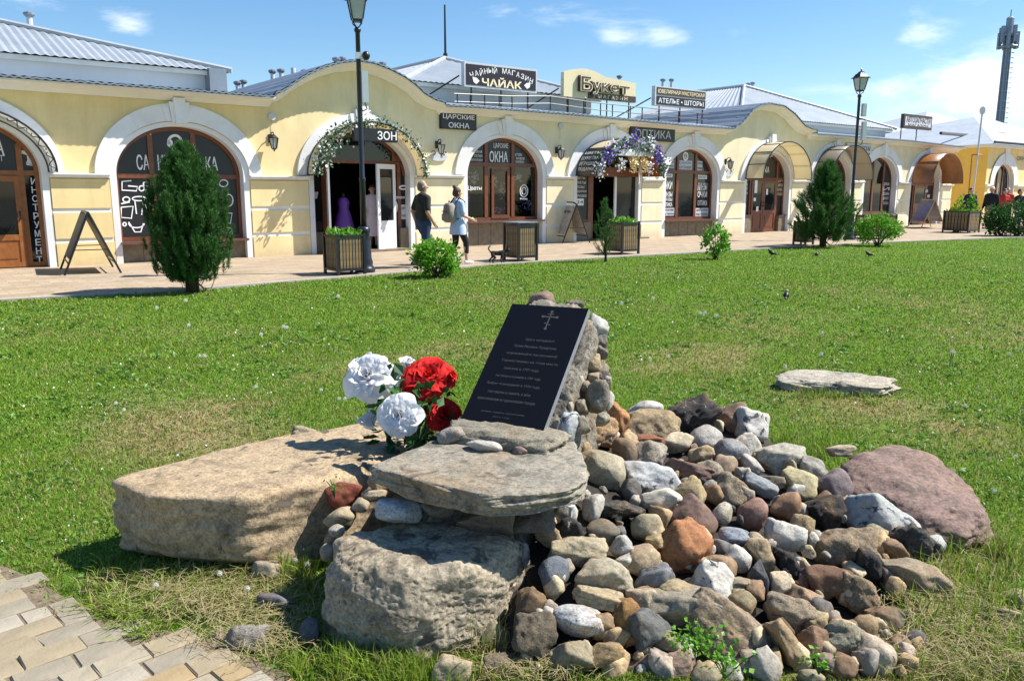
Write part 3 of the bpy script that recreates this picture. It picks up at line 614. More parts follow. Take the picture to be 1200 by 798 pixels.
# far roofs behind the passage and the arcade
def far_roof(label, pts_px, w, h_base, m):
    e = fthing('background_building', label, 'building', 0, 0, 0)
    P_ = [F(x, y, w) for x, y in pts_px]; a, top, b_ = P_
    mb = MB(); zb = min(a[1], b_[1]); tL, tR = min(a[0], b_[0]), max(a[0], b_[0])
    mb.box((tL + .3, w + .4, -.2), (tR - .3, w + 9.6, zb)); mb.build('wall', M['clere'], e)
    ap = (top[0], w + 5, zb + (top[1] - zb) * 1.22); q = [(tL, w, zb), (tR, w, zb), (tR, w + 10, zb), (tL, w + 10, zb)]
    for i in range(4):
        mb = MB(); mb.add([q[i], q[(i + 1) % 4], ap], [(0, 1, 2)]); mb.build('roof_slope', M[m], e)
far_roof('distant building with pale metal hip roof behind the right lamp post', [(955, 146), (1024, 128), (1100, 160)], 13, 3, 'roofpale')
far_roof('distant building with pale metal roof behind the parts shop roof sign', [(1085, 152), (1140, 132), (1215, 160)], 22, 3, 'roofpale')
# ------------------------------------------------------------------ canopies over the doors
def canopy_shell(k, proj, half, z0, rise, mat_, ribs=0, rib_m='black', name='canopy', label='', n=28, closed_side=None, y0=-.08, thick=.02, arcs=(0, PI)):
    e = fthing(name, label, 'canopy', BT[k], 0, 0); mb = MB(); V = []
    an = np.linspace(arcs[0], arcs[1], n + 1)
    for a in an:
        for rr in (0, thick):
            V += [(-(half - rr) * math.cos(a), y0, z0 + (rise - rr) * math.sin(a)), (-(half - rr) * math.cos(a), -proj, z0 + (rise - rr) * math.sin(a))]
    f = []
    for i in range(n):
        o = 4 * i; f += [(o, o + 1, o + 5, o + 4), (o + 2, o + 6, o + 7, o + 3), (o + 1, o + 3, o + 7, o + 5)]
    mb.add(V, f); mb.build('canopy_sheet', mat_, e, True)
    for j in range(2):
        y = (-proj + .0, y0 - .02)[j]; mb = MB(); mb.tube([(-half * math.cos(a), y, z0 + rise * math.sin(a)) for a in an], .022, 6); mb.build('arched_rail', M[rib_m], e)
    for j in range(ribs):
        a = arcs[0] + (arcs[1] - arcs[0]) * (j / max(1, ribs - 1)); x, z = -(half + .005) * math.cos(a), z0 + (rise + .005) * math.sin(a)
        mb = MB(); mb.tube([(x, y0, z), (x, -proj, z)], .018, 6); mb.build('cross_rib', M[rib_m], e)
    return e
def translucent(name, col, tr=.45):
    m, nt, b = mat(name); out = nt.nodes['Material Output']; t = nd(nt, 'ShaderNodeBsdfTranslucent'); t.inputs[0].default_value = (*col, 1)
    mx = nd(nt, 'ShaderNodeMixShader'); mx.inputs[0].default_value = tr; b.inputs['Base Color'].default_value = (*col, 1); b.inputs['Roughness'].default_value = .35
    nt.links.new(b.outputs[0], mx.inputs[1]); nt.links.new(t.outputs[0], mx.inputs[2]); nt.links.new(mx.outputs[0], out.inputs[0]); return m
M['poly_cream'] = translucent('cream_polycarbonate', (.80, .72, .52)); M['poly_grey'] = translucent('smoky_polycarbonate', (.42, .37, .29)); M['poly_white'] = translucent('white_polycarbonate', (.8, .8, .78))
M['poly_brown'] = plain('brown_canopy_sheet', (.30, .12, .035), .3, vary=.25, scale=3)
z_c = lambda k: ZI + DZ(BT[k])
# bay 1: wrought iron arch with scrolls
e = canopy_shell(0, .55, 1.66, z_c(0), 1.30, M['poly_white'], 0, label='shallow white canopy with black iron scroll arch over leftmost brown door')
mb = MB()
for i in range(9):
    a = PI * (i + .5) / 9; x, z = 1.58 * math.cos(a), z_c(0) + 1.22 * math.sin(a); tx, tz = -math.sin(a), math.cos(a)
    pts = [(x + .2 * s_ * tx + .05 * math.sin(6 * s_) * math.cos(a), -.57, z + .2 * s_ * tz + .05 * math.sin(6 * s_) * math.sin(a)) for s_ in np.linspace(-1, 1, 13)]
    mb.tube(pts, .01, 5)
mb.tube([(1.5 * math.cos(a), -.56, z_c(0) + 1.14 * math.sin(a)) for a in np.linspace(0, PI, 30)], .018, 6)
mb.build('iron_scrollwork', M['black'], e)
# bay 3 canopy + garland
can3 = canopy_shell(2, .60, 1.62, z_c(2), 1.36, M['poly_cream'], 5, label='cream arched canopy with black rim over the open shop door')
can7 = canopy_shell(6, .9, 1.60, z_c(6) + .05, 1.42, M['poly_cream'], 9, label='cream see-through barrel canopy with thin ribs over double brown doors')
can8 = canopy_shell(7, .95, 1.58, z_c(7) + .05, 1.40, M['poly_grey'], 7, label='smoky brown barrel canopy with black rim behind the second lamp post')
can10 = canopy_shell(9, 1.1, 1.55, z_c(9) + .0, 1.42, M['poly_brown'], 5, 'wood2', label='brown barrel canopy over the last door at the right end')
can5 = canopy_shell(4, 1.05, 1.55, z_c(4) + .05, 1.15, M['poly_cream'], 5, label='black and cream barrel canopy with flowers over the flower shop door')
def side_band(e, half, z0, rise, proj, a0, a1, m, name, off=.012, y0=-.1):
    mb = MB(); V = []; an = np.linspace(a0, a1, 9)
    for a in an: V += [(-(half + off) * math.cos(a), y0, z0 + (rise + off) * math.sin(a)), (-(half + off) * math.cos(a), -proj, z0 + (rise + off) * math.sin(a)), (-(half - .035) * math.cos(a), y0, z0 + (rise - .035) * math.sin(a)), (-(half - .035) * math.cos(a), -proj, z0 + (rise - .035) * math.sin(a))]
    mb.add(V, [(4 * i, 4 * i + 1, 4 * i + 5, 4 * i + 4) for i in range(8)] + [(4 * i + 3, 4 * i + 2, 4 * i + 6, 4 * i + 7) for i in range(8)]); return mb.build(name, M[m], e)
side_band(can5, 1.55, z_c(4) + .05, 1.15, 1.02, 0, .85, 'film', 'dark_side_panel')
side_band(can5, 1.55, z_c(4) + .05, 1.15, 1.02, PI - .95, PI, 'wood2', 'brown_side_panel')
zb = z_c(4) + .05
for i, s in enumerate(('ЦВЕТЫ', 'БУКЕТЫ', 'ИГРУШКИ', 'ПОДАРКИ')):         # lettering on the dark flank
    a = .16 + .16 * (3 - i); x, z = -1.572 * math.cos(a), zb + 1.172 * math.sin(a)
    me = text_mesh(s, .12, .7); me.materials.append(M['print']); o = link('lettering', me, can5, (x, -.55, z))
    nx, nz = -math.cos(a) / 1.55, math.sin(a) / 1.15; nn = Vector((nx, 0, nz)).normalized(); xa = Vector((0, -1, 0)); ya = nn.cross(xa)
    o.rotation_euler = Matrix((xa, ya, nn)).transposed().to_euler()
mb = MB(); mb.prism([(-1.0, zb + .62), (1.0, zb + .62), (.8, zb + 1.0), (.4, zb + 1.13), (-.4, zb + 1.13), (-.8, zb + 1.0)], (0, -1.10, 0), (1, 0, 0), (0, 0, 1), (0, 1, 0), .04); mb.build('name_board', M['signgrey'], can5)
text_on(can5, 'Цветы', -.35, -1.11, zb + .9, .26, .8, M['film'], bold=.01); text_on(can5, 'Букеты', .45, -1.11, zb + .82, .2, .7, M['film'], bold=.01)
mb = MB(); mb.box((-1.3, -.12, zb - .02), (1.3, .2, zb + .28)); mb.build('door_head', M['wood'], can5)

# ------------------------------------------------------------------ leaves and flowers made of many small faces
def leafy(name, centers, sizes, mats, parent=None, per=1, mat_ids=None, flat=.0, seed=1, up=None, aspect=.5, kind=None):
    """many separate leaf blades, two triangles each, in one mesh"""
    g = np.random.default_rng(seed); C_ = np.asarray(centers, float); n = len(C_); S = np.asarray(sizes, float).reshape(-1, 1) * np.ones((n, 1))
    d = g.normal(size=(n, 3)); 
    if up is not None: d = d * flat + np.asarray(up)
    d /= np.linalg.norm(d, axis=1, keepdims=True); q = g.normal(size=(n, 3)); s = np.cross(d, q); s /= np.linalg.norm(s, axis=1, keepdims=True)
    nn = np.cross(d, s)
    a = C_; b_ = C_ + d * S * .5 + s * S * aspect * .5 + nn * S * .08; c_ = C_ + d * S; e_ = C_ + d * S * .5 - s * S * aspect * .5 + nn * S * .08
    V = np.stack([a, b_, c_, e_], 1).reshape(-1, 3); me = bpy.data.meshes.new(name)
    fc = np.arange(n * 4).reshape(-1, 4)
    me.from_pydata(V.tolist(), [], fc.tolist())
    for m in (mats if isinstance(mats, (list, tuple)) else [mats]): me.materials.append(m)
    if mat_ids is not None: me.polygons.foreach_set('material_index', np.asarray(mat_ids, np.int32))
    return link(name, me, parent)
def foliage(name, cols, rough=.55, trans=.35, scale=3.):
    m, nt, b = mat(name); out = nt.nodes['Material Output']
    g = nd(nt, 'ShaderNodeNewGeometry'); tc = nd(nt, 'ShaderNodeTexCoord').outputs['Object']; n = tex_noise(nt, scale, 3, .6, tc)
    ad_ = nd(nt, 'ShaderNodeMath', operation='MULTIPLY_ADD'); nt.links.new(g.outputs['Random Per Island'], ad_.inputs[0]); ad_.inputs[1].default_value = .5
    sb = nd(nt, 'ShaderNodeMath', operation='MULTIPLY'); nt.links.new(n.outputs[0], sb.inputs[0]); sb.inputs[1].default_value = .6; nt.links.new(sb.outputs[0], ad_.inputs[2])
    r = ramp(nt, [(i / (len(cols) - 1) * .8 + .1, c) for i, c in enumerate(cols)]); nt.links.new(ad_.outputs[0], r.inputs[0]); nt.links.new(r.outputs[0], b.inputs['Base Color'])
    b.inputs['Roughness'].default_value = rough; b.inputs['Specular IOR Level'].default_value = .3
    t = nd(nt, 'ShaderNodeBsdfTranslucent'); nt.links.new(r.outputs[0], t.inputs[0]); mx = nd(nt, 'ShaderNodeMixShader'); mx.inputs[0].default_value = trans
    nt.links.new(b.outputs[0], mx.inputs[1]); nt.links.new(t.outputs[0], mx.inputs[2]); nt.links.new(mx.outputs[0], out.inputs[0]); return m
M['conifer'] = foliage('conifer_needles', [(.02, .065, .015), (.045, .13, .025), (.085, .21, .045)], .55, .3, 2.5)
M['leaf'] = foliage('shrub_leaves', [(.05, .16, .014), (.13, .33, .025), (.26, .50, .05)], .4, .4, 5)
M['leafdark'] = foliage('dark_leaves', [(.012, .04, .01), (.03, .10, .02), (.07, .19, .03)], .45, .3, 4)
M['vine'] = foliage('artificial_vine_leaves', [(.02, .09, .03), (.05, .17, .06), (.25, .32, .22)], .45, .2, 5)
M['petalwhite'] = plain('white_cloth_petal', (.82, .82, .84), .7, vary=.03); M['petalpurple'] = plain('violet_cloth_petal', (.22, .12, .55), .7, vary=.25)
M['petalyellow'] = plain('cream_cloth_petal', (.75, .6, .3), .7, vary=.2)
def garland(e, half, z0, rise, y, a0, a1, n, spread, mats, weights, size, name='flower_garland', hang=0):
    g = np.random.default_rng(n); a = g.uniform(a0, a1, n); r = g.normal(0, spread, n)
    C_ = np.stack([-(half + r) * np.cos(a), y + g.normal(0, spread * .6, n), z0 + (rise + r) * np.sin(a) - np.abs(g.normal(0, hang, n)) * (g.random(n) < .5)], 1)
    ids = g.choice(len(mats), n, p=weights)
    return tag(leafy(name, C_, g.uniform(.7, 1.3, n) * size, mats, e, mat_ids=ids, seed=n, aspect=.75), kind='stuff')
garland(can3, 1.62, z_c(2), 1.36, -.60, .0, PI, 800, .08, [M['vine'], M['petalwhite'], M['leafdark']], [.45, .27, .28], .075, 'leaf_garland')
garland(can3, 1.45, z_c(2) + .05, 1.2, -.50, .15, PI * .5, 420, .13, [M['vine'], M['petalwhite'], M['leafdark']], [.4, .35, .25], .085, 'leaf_garland', .1)
garland(can5, 1.5, zb, 1.12, -1.12, .12, PI - .12, 900, .09, [M['vine'], M['petalwhite'], M['petalpurple']], [.5, .3, .2], .10, hang=.12)
for x, z, m_, n in ((-1.12, .62, 'petalpurple', 170), (1.18, .68, 'petalpurple', 200), (-.55, .35, 'petalwhite', 60), (.0, .38, 'petalyellow', 120), (.5, .40, 'petalyellow', 120), (.8, .25, 'petalwhite', 50), (-.85, .6, 'leafdark', 60), (0, 1.12, 'petalpurple', 60), (.75, .95, 'petalwhite', 90), (-1.45, .15, 'petalwhite', 50), (1.45, .25, 'vine', 60)):
    g = np.random.default_rng(n); C_ = np.stack([x + g.normal(0, .09, n), -1.13 + g.normal(0, .05, n), zb + z + g.normal(0, .13, n)], 1)
    tag(leafy('flower_cluster', C_, g.uniform(.06, .11, n), M[m_], can5, seed=n, aspect=.8), kind='stuff')

# ------------------------------------------------------------------ signs
def sign_case(name, label, p0, p1, w, back, front, case, th=.14, mgn=.06, quad=None):
    """box sign between two photo corners (top left, bottom right) on a plane parallel to the front"""
    tA, zA = F(*p0, w); tB, zB = F(*p1, w); hgt = F(p0[0], (p0[1] + p1[1]) / 2, w)
    e = fthing(name, label, 'sign', tA, w, zB); L = tB - tA; H = zA - zB
    mb = MB(); mb.box((0, 0, 0), (L, th, H)); mb.build('sign_case', M[case], e)
    mb = MB(); mb.box((mgn, -.012, mgn), (L - mgn, 0, H - mgn)); mb.build('sign_face', M[front], e)
    return e, L, H
def letters(e, s, L, H, cx, cz, h, wd, m, y=-.016, **kw): return text_on(e, s, L * cx, y, H * cz, H * h, L * wd, M[m], **kw)
def posts(e, xs, z0, z1, y=.05, m='black', r=.025):
    for x in xs: mb = MB(); mb.tube([(x, y, z0), (x, y, z1)], r, 6); mb.build('support_post', M[m], e)
def strut(e, a, b_, m='black'): mb = MB(); mb.tube([a, b_], .025, 6); mb.build('support_strut', M[m], e)
def quad_H(pl, pr, w):            # left edge (x, ytop, ybot), right edge likewise -> t, z on the plane
    return F(pl[0], pl[1], w), F(pl[0], pl[2], w), F(pr[0], pr[1], w), F(pr[0], pr[2], w)
ws = .55
lt, lb, rt, rb = quad_H((544, 72, 102), (629.5, 82, 109), ws)
zt_, zb_ = (lt[1] + rt[1]) / 2, (lb[1] + rb[1]) / 2
def roof_sign(name, label, lt, rt, zt_, zb_, w, case, face, mgn=.06):
    e = fthing(name, label, 'sign', lt[0], w, zb_); L = rt[0] - lt[0]; H = zt_ - zb_
    mb = MB(); mb.box((0, 0, 0), (L, .16, H)); mb.build('sign_case', M[case], e)
    if face: mb = MB(); mb.box((mgn, -.012, mgn), (L - mgn, 0, H - mgn)); mb.build('sign_face', M[face], e)
    return e, L, H
e, L, H = roof_sign('roof_sign', 'dark maroon roof sign with white and cream lettering for a tea shop', lt, rt, zt_, zb_, ws, 'signgrey', 'navy')
s = 'ЧАЙНЫЙ МАГАЗИН'
for i, ch in enumerate(s):                                        # lettering set on a shallow arc
    if ch == ' ': continue
    u = (i + .5) / len(s); x = .06 + .88 * u; arc = .80 - .34 * (2 * u - 1) ** 2 * 1.0
    o = letters(e, ch, L, H, x, arc - .02, .22 if ch != 'Й' else .29, .046 if ch not in 'ЫМ' else .06, 'print', bold=.008); o.rotation_euler = (PI / 2, (2 * u - 1) * .35, 0)
letters(e, 'ЧАЙАК', L, H, .5, .29, .40, .55, 'cream_print', bold=.025)
for sx in (-1, 1):
    mb = MB(); cx_ = L * (.5 + sx * .35); cz_ = H * .24; mb.prism([(-.12 * sx, .02), (-.02 * sx, .1), (.14 * sx, .12), (.1 * sx, -.02), (0, -.08)], (cx_, -.02, cz_), (1, 0, 0), (0, 0, 1), (0, 1, 0), .006); mb.build('leaf_emblem', M['print'], e)
posts(e, [L * .1, L * .5, L * .88], -.75, .0); strut(e, (-.05, .2, H * .45), (-.9, .5, -.25)); 
e_q = quad_H((661, 84, 113), (745, 96, 121), ws); e, L, H = roof_sign('roof_sign', 'beige roof sign with a curved top and raised outlined script lettering', e_q[0], e_q[2], e_q[0][1] - .25, (e_q[1][1] + e_q[3][1]) / 2, ws, 'beige_sign', None)
HF = (e_q[0][1] + e_q[2][1]) / 2 - (e_q[1][1] + e_q[3][1]) / 2
mb = MB(); cv = [(0, H - .02), (0, HF + .02)] + [(L * u, HF + .02 + .17 * math.sin(PI * min(1, u / .55)) - .10 * max(0, u - .5) / .5) for u in np.linspace(.05, 1, 20)] + [(L, H - .02)]
mb.prism(cv, (0, .003, 0), (1, 0, 0), (0, 0, 1), (0, 1, 0), .15); mb.build('curved_sign_top', M['beige_sign'], e)
mb = MB(); mb.box((L * .32, -.03, .0), (L, 0, .20)); mb.build('sign_band', M['brown_sign'], e)
text_on(e, 'МАГАЗИН', L * .66, -.035, .10, .12, L * .42, M['cream_print'], sp=1.4)
for st_, cx_, wd_, cz_, h_ in (('Б', .27, .15, .60, .62), ('у', .41, .12, .45, .52), ('к', .535, .12, .53, .36), ('е', .66, .11, .51, .34), ('т', .80, .15, .49, .34)):
    text_on(e, st_, L * cx_ - .02, -.06, HF * cz_, HF * h_ * 1.1, L * wd_ * 1.12, M['brown_sign'], bold=.05, extrude=.05); text_on(e, st_, L * cx_, -.12, HF * cz_, HF * h_ * 1.06, L * wd_ * 1.08, M['cream_print'], bold=.045, extrude=.01); text_on(e, st_, L * cx_, -.135, HF * cz_, HF * h_ * .96, L * wd_ * .96, M['brown_sign'], bold=.0, extrude=.004)
posts(e, [L * .06, L * .3, L * .6, L * .92], -.75, 0); strut(e, (-.05, .2, H * .5), (-1.1, .5, -.4))
q = quad_H((768, 100, 124), (828, 108, 129), ws); e, L, H = roof_sign('roof_sign', 'grey framed roof sign split into a brown upper and dark lower lettering band', q[0], q[2], (q[0][1] + q[2][1]) / 2, (q[1][1] + q[3][1]) / 2, ws, 'signgrey', None)
for z0_, z1_, m_ in ((.06, .50, 'navy'), (.56, .94, 'brown_sign')): mb = MB(); mb.box((.08, -.012, H * z0_), (L - .06, 0, H * z1_)); mb.build('sign_face', M[m_], e)
letters(e, 'ЮВЕЛИРНАЯ МАСТЕРСКАЯ', L, H, .5, .75, .2, .9, 'cream_print', bold=.01); letters(e, 'АТЕЛЬЕ • ШТОРЫ', L, H, .5, .28, .26, .88, 'print', bold=.012)
posts(e, [L * .1, L * .5, L * .95], -.75, 0); strut(e, (0, .2, H * .4), (-1.5, .5, -.5))
q = quad_H((1060, 133, 150), (1093, 137.5, 153.5), ws); e, L, H = roof_sign('roof_sign', 'small white roof sign with dark frame near the right end of the arcade', q[0], q[2], (q[0][1] + q[2][1]) / 2, (q[1][1] + q[3][1]) / 2, ws, 'brown_sign', 'poster', .12)
letters(e, 'АВТОЗАПЧАСТИ', L, H, .5, .63, .40, .84, 'black', bold=.008); letters(e, 'МАГАЗИН', L, H, .5, .26, .18, .7, 'black')
posts(e, [-.1, L * .5], -.6, .2)
# wall signs
def wall_sign(label, p0, p1, w, face, lines, tm='print', case='black', mgn=.02, name='wall_sign', **kw):
    (t0, z0), (t1, z1) = p0, p1; e = fthing(name, label, 'sign', t0, w, z0); L, H = t1 - t0, z1 - z0
    mb = MB(); mb.box((0, 0, 0), (L, .08, H)); mb.build('sign_case', M[case], e); mb = MB(); mb.box((mgn, -.01, mgn), (L - mgn, 0, H - mgn)); mb.build('sign_face', M[face], e)
    n = len(lines)
    for i, (s, h, wd) in enumerate(lines): letters(e, s, L, H, .5, 1 - (i + .5) / n, h, wd, tm, y=-.014, **kw)
    return e
wall_sign('dark brown wall sign with two lines of white capitals above the lantern', (F(516.5, 150, -.08)[0], F(537, 152, -.08)[1]), (F(558.5, 150, -.08)[0], F(537, 133, -.08)[1]), -.08, 'navy', [('ЦАРСКИЕ', .34, .88), ('ОКНА', .34, .58)], bold=.012)
wall_sign('long black wall sign with metal letters over the flower canopy', (F(739, 157, -.1)[0], F(765, 165.5, -.1)[1]), (F(791, 157, -.1)[0], F(765, 149.5, -.1)[1]), -.1, 'black', [('ОПТИКА', .6, .8)], tm='signgrey')
wall_sign('grey green wall sign beside the right lamp post', (F(993, 170, -.1)[0], F(1008, 179, -.1)[1]), (F(1022, 170, -.1)[0], F(1008, 169, -.1)[1]), -.1, 'poster', [('ПАРИКМАХЕРСКАЯ', .55, .84)], tm='black', case='signgrey', mgn=.1)
wall_sign('black hanging sign with white capitals inside the open doorway arch', (F(414, 157, -.7)[0], F(440, 166.5, -.7)[1]), (F(466, 157, -.7)[0], F(440, 151, -.7)[1]), -.7, 'black', [('ОЗОН', .62, .0001)], name='hanging_sign')
o_ = [c for c in bpy.data.objects if c.name.startswith('hanging_sign')][-1]
for c_ in list(o_.children):
    if c_.name.startswith('lettering'): bpy.data.objects.remove(c_)
L = F(466, 157, -.7)[0] - F(414, 157, -.7)[0]; H = F(440, 151, -.7)[1] - F(440, 166.5, -.7)[1]
letters(o_, 'ЗОН', L, H, .75, .5, .66, .44, 'print', y=-.014, bold=.012)
def scroll_sign(k, px, py, label):
    t, z = F(px, py, -.05); e = fthing('wall_plaque', label, 'plaque', t, -.05, z); mb = MB(); mb.prism(circle(0, 0, .30, .12, n=20)[:-1], (0, 0, 0), (1, 0, 0), (0, 0, 1), (0, 1, 0), .03); mb.build('plaque_board', M['signgrey'], e)
    mb = MB()
    for s in (-1, 1): mb.tube([(s * (.18 + .06 * math.cos(a)), -.02, .1 + .06 * math.sin(a)) for a in np.linspace(0, 4.5, 12)], .012, 5)
    mb.build('iron_scrollwork', M['black'], e); return e
scroll_sign(3, 514, 184, 'small grey oval plaque under the lantern by the dark brown wall sign'); scroll_sign(6, 854, 203, 'small grey oval plaque under the lantern left of the cream canopy')

# ------------------------------------------------------------------ wall lanterns, alarm bells
M['lampglass'] = plain('lantern_glass', (.5, .52, .5), .15, vary=.1)
def wall_lantern(px, py, label, sc=1.0):
    t, z = F(px, py, -.22); e = fthing('wall_lantern', label, 'lantern', t, -.02, z, 'lanterns on the arcade wall'); e.scale = (sc,) * 3
    mb = MB(); mb.cbox((0, 0, .08), (.09, .03, .2)); mb.tube([(0, 0, .1), (0, -.1, .22), (0, -.2, .22), (0, -.22, .16)], .014, 6); mb.build('bracket', M['black'], e)
    mb = MB(); mb.lathe([(.02, .17), (.06, .14), (.13, .08), (.13, .065)], (0, -.22, 0), 6); mb.lathe([(.07, -.17), (.05, -.19), (.02, -.21), (.015, -.24)], (0, -.22, 0), 6)
    for j in range(6):
        a = PI / 3 * j; mb.tube([(.115 * math.cos(a), -.22 + .115 * math.sin(a), .07), (.07 * math.cos(a), -.22 + .07 * math.sin(a), -.17)], .01, 4)
    mb.build('lantern_frame', M['black'], e)
    mb = MB(); mb.lathe([(.105, .065), (.062, -.168)], (0, -.22, 0), 6); mb.build('lantern_glass', M['lampglass'], e)
for px, py, lb in ((320.5, 166, 'black wall lantern right of the window with white bathroom drawings'), (516.5, 173, 'black wall lantern over the oval plaque below the dark brown wall sign'), (657, 179, 'black wall lantern between three-light show window and flower canopy'), (855.5, 192, 'black wall lantern over the oval plaque left of the cream canopy')): wall_lantern(px, py, lb)
for px, py, lb in ((318.5, 137, 'round grey alarm bell above the lantern beside the bathroom window'), (657, 148, 'small grey camera bracket high above the lantern left of flower canopy')):
    t, z = F(px, py, -.04); e = fthing('alarm_bell', lb, 'alarm', t, 0, z); mb = MB(); mb.prism(circle(0, 0, .09, n=14)[:-1], (0, -.08, 0), (1, 0, 0), (0, 0, 1), (0, 1, 0), .08); mb.build('bell_cover', M['signgrey'], e); mb = MB(); mb.tube([(0, -.02, -.09), (0, -.02, -.4)], .006, 4); mb.build('cable', M['signgrey'], e)

# ------------------------------------------------------------------ snow guard rail along the roof, pipes, masts
def rail_run(name, label, pts, w, hgt=.42, post_px=()):
    e = fthing(name, label, 'railing', 0, 0, 0); P_ = [F(x, y, w) for x, y in pts]
    for dz in (0, -.22): mb = MB(); mb.tube([(t, w, z + dz) for t, z in P_], .016, 5); mb.build('rail', M['black'], e)
    for x in post_px:
        t = F(x, 115, w)[0]; z = float(np.interp(t, [p[0] for p in P_], [p[1] for p in P_])); mb = MB(); mb.tube([(t, w, z), (t, w, z - .6)], .02, 5); mb.build('rail_post', M['black'], e)
    return e
rail_run('roof_railing', 'thin black roof railing running under the three big roof signs', [(532, 110), (600, 113), (645, 113), (700, 121), (760, 127), (830, 134)], .35, post_px=(536, 551, 568, 585, 600, 618, 645, 666, 684, 704, 718, 739, 753, 773, 796, 818))
def flue(px, pb, pt, w, label, cap=True, r=.07):
    t, z1 = F(px, pt, w); z0 = F(px, pb, w)[1]; e = fthing('flue_pipe', label, 'flue', t, w, z0, 'flue pipes on the roofs'); h = z1 - z0
    mb = MB(); mb.lathe([(r, -.6), (r, h - (.12 if cap else 0))], n=10); mb.build('pipe', M['signgrey'], e)
    if cap: mb = MB(); mb.lathe([(r * 1.1, h - .16), (r * 1.9, h - .1), (r * 1.9, h - .05), (.02, h)], n=10); mb.build('cap', M['roofdark'], e)
for px, pb, pt, w, lb in ((33.5, 27, 13, 4.5, 'single flue pipe on the ridge of the leftmost roof'), (278, 101, 94.5, 8, 'short flue pipe lowest at left behind the first bump gable'), (285, 100, 93, 8, 'short flue pipe second behind the duct cover'), (319, 97, 81, 7, 'tall thin flue pipe with small cap left of curved gable'), (329, 95, 80, 7, 'tall flue pipe with wide cap left of curved gable'), (357, 89, 81, 6.5, 'flue pipe nearest to the first curved gable'), (394, 76, 66.5, 4, 'stubby flue with cap behind the top of curved gable, left of pair'), (401, 75, 66, 4, 'stubby flue with cap behind the top of curved gable, beside the lamp post'), (726, 93, 88, 7, 'dark flue behind the beige roof sign'), (777, 102, 92, 7, 'thin flue above the left of the grey framed roof sign'), (787, 103, 92, 7, 'dark flue above the grey framed roof sign'), (877, 104, 97, 6, 'small flue left on the grey hip roof peak'), (882, 106, 96, 6, 'small flue right on the grey hip roof peak'), (448, 77, 72, 3.5, 'low bent vent right of the lamp post on the curved gable')):
    flue(px, pb, pt, w, lb)
flue(343.5, 92, 80, 7, 'plain white pipe without cap between the flue pipes', cap=False, r=.08)
t, z = F(522, 70, 5.2); z1 = F(521, 6, 5.2)[1]; e = fthing('antenna_mast', 'thin dark antenna mast on the peak of the roof behind the tea sign', 'mast', t, 5.2, z - .3); mb = MB(); mb.tube([(0, 0, 0), (0, 0, z1 - z + .3)], .05, 6, r1=.03); mb.tube([(0, 0, 0), (0, 0, .5)], .08, 6); mb.build('pole', M['black'], e)
# lamp and dish pole in front of the end wall
p = G(1136, 262); e = thing('dish_mast', 'slim grey mast with a round white dish in front of the orange yellow end wall', 'mast', p, 0)
hD = BD(1139, 131, p.y).z; mb = MB(); mb.tube([(0, 0, 0), (.06, 0, hD * .5), (.1, 0, hD)], .045, 6); mb.build('pole', M['signgrey'], e)
mb = MB(); mb.prism(circle(0, 0, .14, .2, n=16)[:-1], (.1, -.03, hD + .05), (1, 0, 0), (0, 0, 1), (0, 1, 0), .06); mb.build('dish', M['white'], e)
mb = MB(); mb.tube([(-.2, 0, hD * .62), (.3, 0, hD * .62)], .025, 6); mb.tube([(-.2, 0, hD * .62), (-.2, 0, hD * .25)], .025, 6); mb.tube([(-.25, 0, hD * .25), (.18, 0, hD * .25)], .025, 6); mb.build('bracket', M['wood2'], e)
# telecom tower
dT = 120.0; pb_ = BD(1171, 150, dT); pt_ = BD(1182, 42, dT); M['steel'] = plain('grey_blue_tower_steel', (.24, .29, .36), .5, .3, vary=.15)
e = thing('telecom_tower', 'tall grey tapering telecom tower with antenna panels at top', 'tower', (pb_.x, pb_.y, 0)); hT = pt_.z; lx = 0
w0_, w1_ = .56, .42
mb = MB(); tx = lambda z: (z - pb_.z) / (pt_.z - pb_.z) * (pt_.x - pb_.x) * .35
def tw(z): return w0_ + (w1_ - w0_) * z / hT
for j in range(8):
    a = PI / 4 * j; mb.tube([(tw(0) * math.cos(a), tw(0) * math.sin(a), 0), (tw(hT) * math.cos(a), tw(hT) * math.sin(a), hT)], .09, 4)
mb.build('corner_tube', M['steel'], e)
mb = MB(); mb.lathe([(w0_ * .85, 0), (w1_ * .85, hT)], n=8); mb.build('shaft', M['steel'], e)
for i in range(17): mb = MB(); z = hT * (i + .5) / 17; mb.lathe([(tw(z) + .06, z - .06), (tw(z) + .06, z + .06)], n=8); mb.build('ring', M['steel'], e)
mb = MB(); 
for i in range(34): z = hT * (i + .5) / 34; mb.box((tw(z) * .9 + .05, -tw(z) - .05, z - .05), (tw(z) * .9 + .35, -tw(z) + .1, z + .05))
tag(mb.build('ladder', M['steel'], e), kind='stuff')
mb = MB(); mb.lathe([(1.1, hT - .1), (1.2, hT), (1.1, hT + .1)], n=12); mb.lathe([(1.3, hT - 1.6), (1.4, hT - 1.5), (1.3, hT - 1.4)], n=12); mb.build('platform', M['steel'], e)
for j in range(9):
    a = 2 * PI * j / 9; mb = MB(); mb.cbox((1.1 * math.cos(a), 1.1 * math.sin(a), hT - .7 + (j % 2) * .8), (.4, .4, 2.2)); mb.build('antenna_panel', M['steel'], e)
mb = MB(); mb.lathe([(.5, hT), (.5, hT + 2.3), (.2, hT + 2.5)], n=8); mb.tube([(0, 0, hT + 2.3), (0, 0, hT + 3.4)], .08, 5); mb.build('top_mast', M['steel'], e)

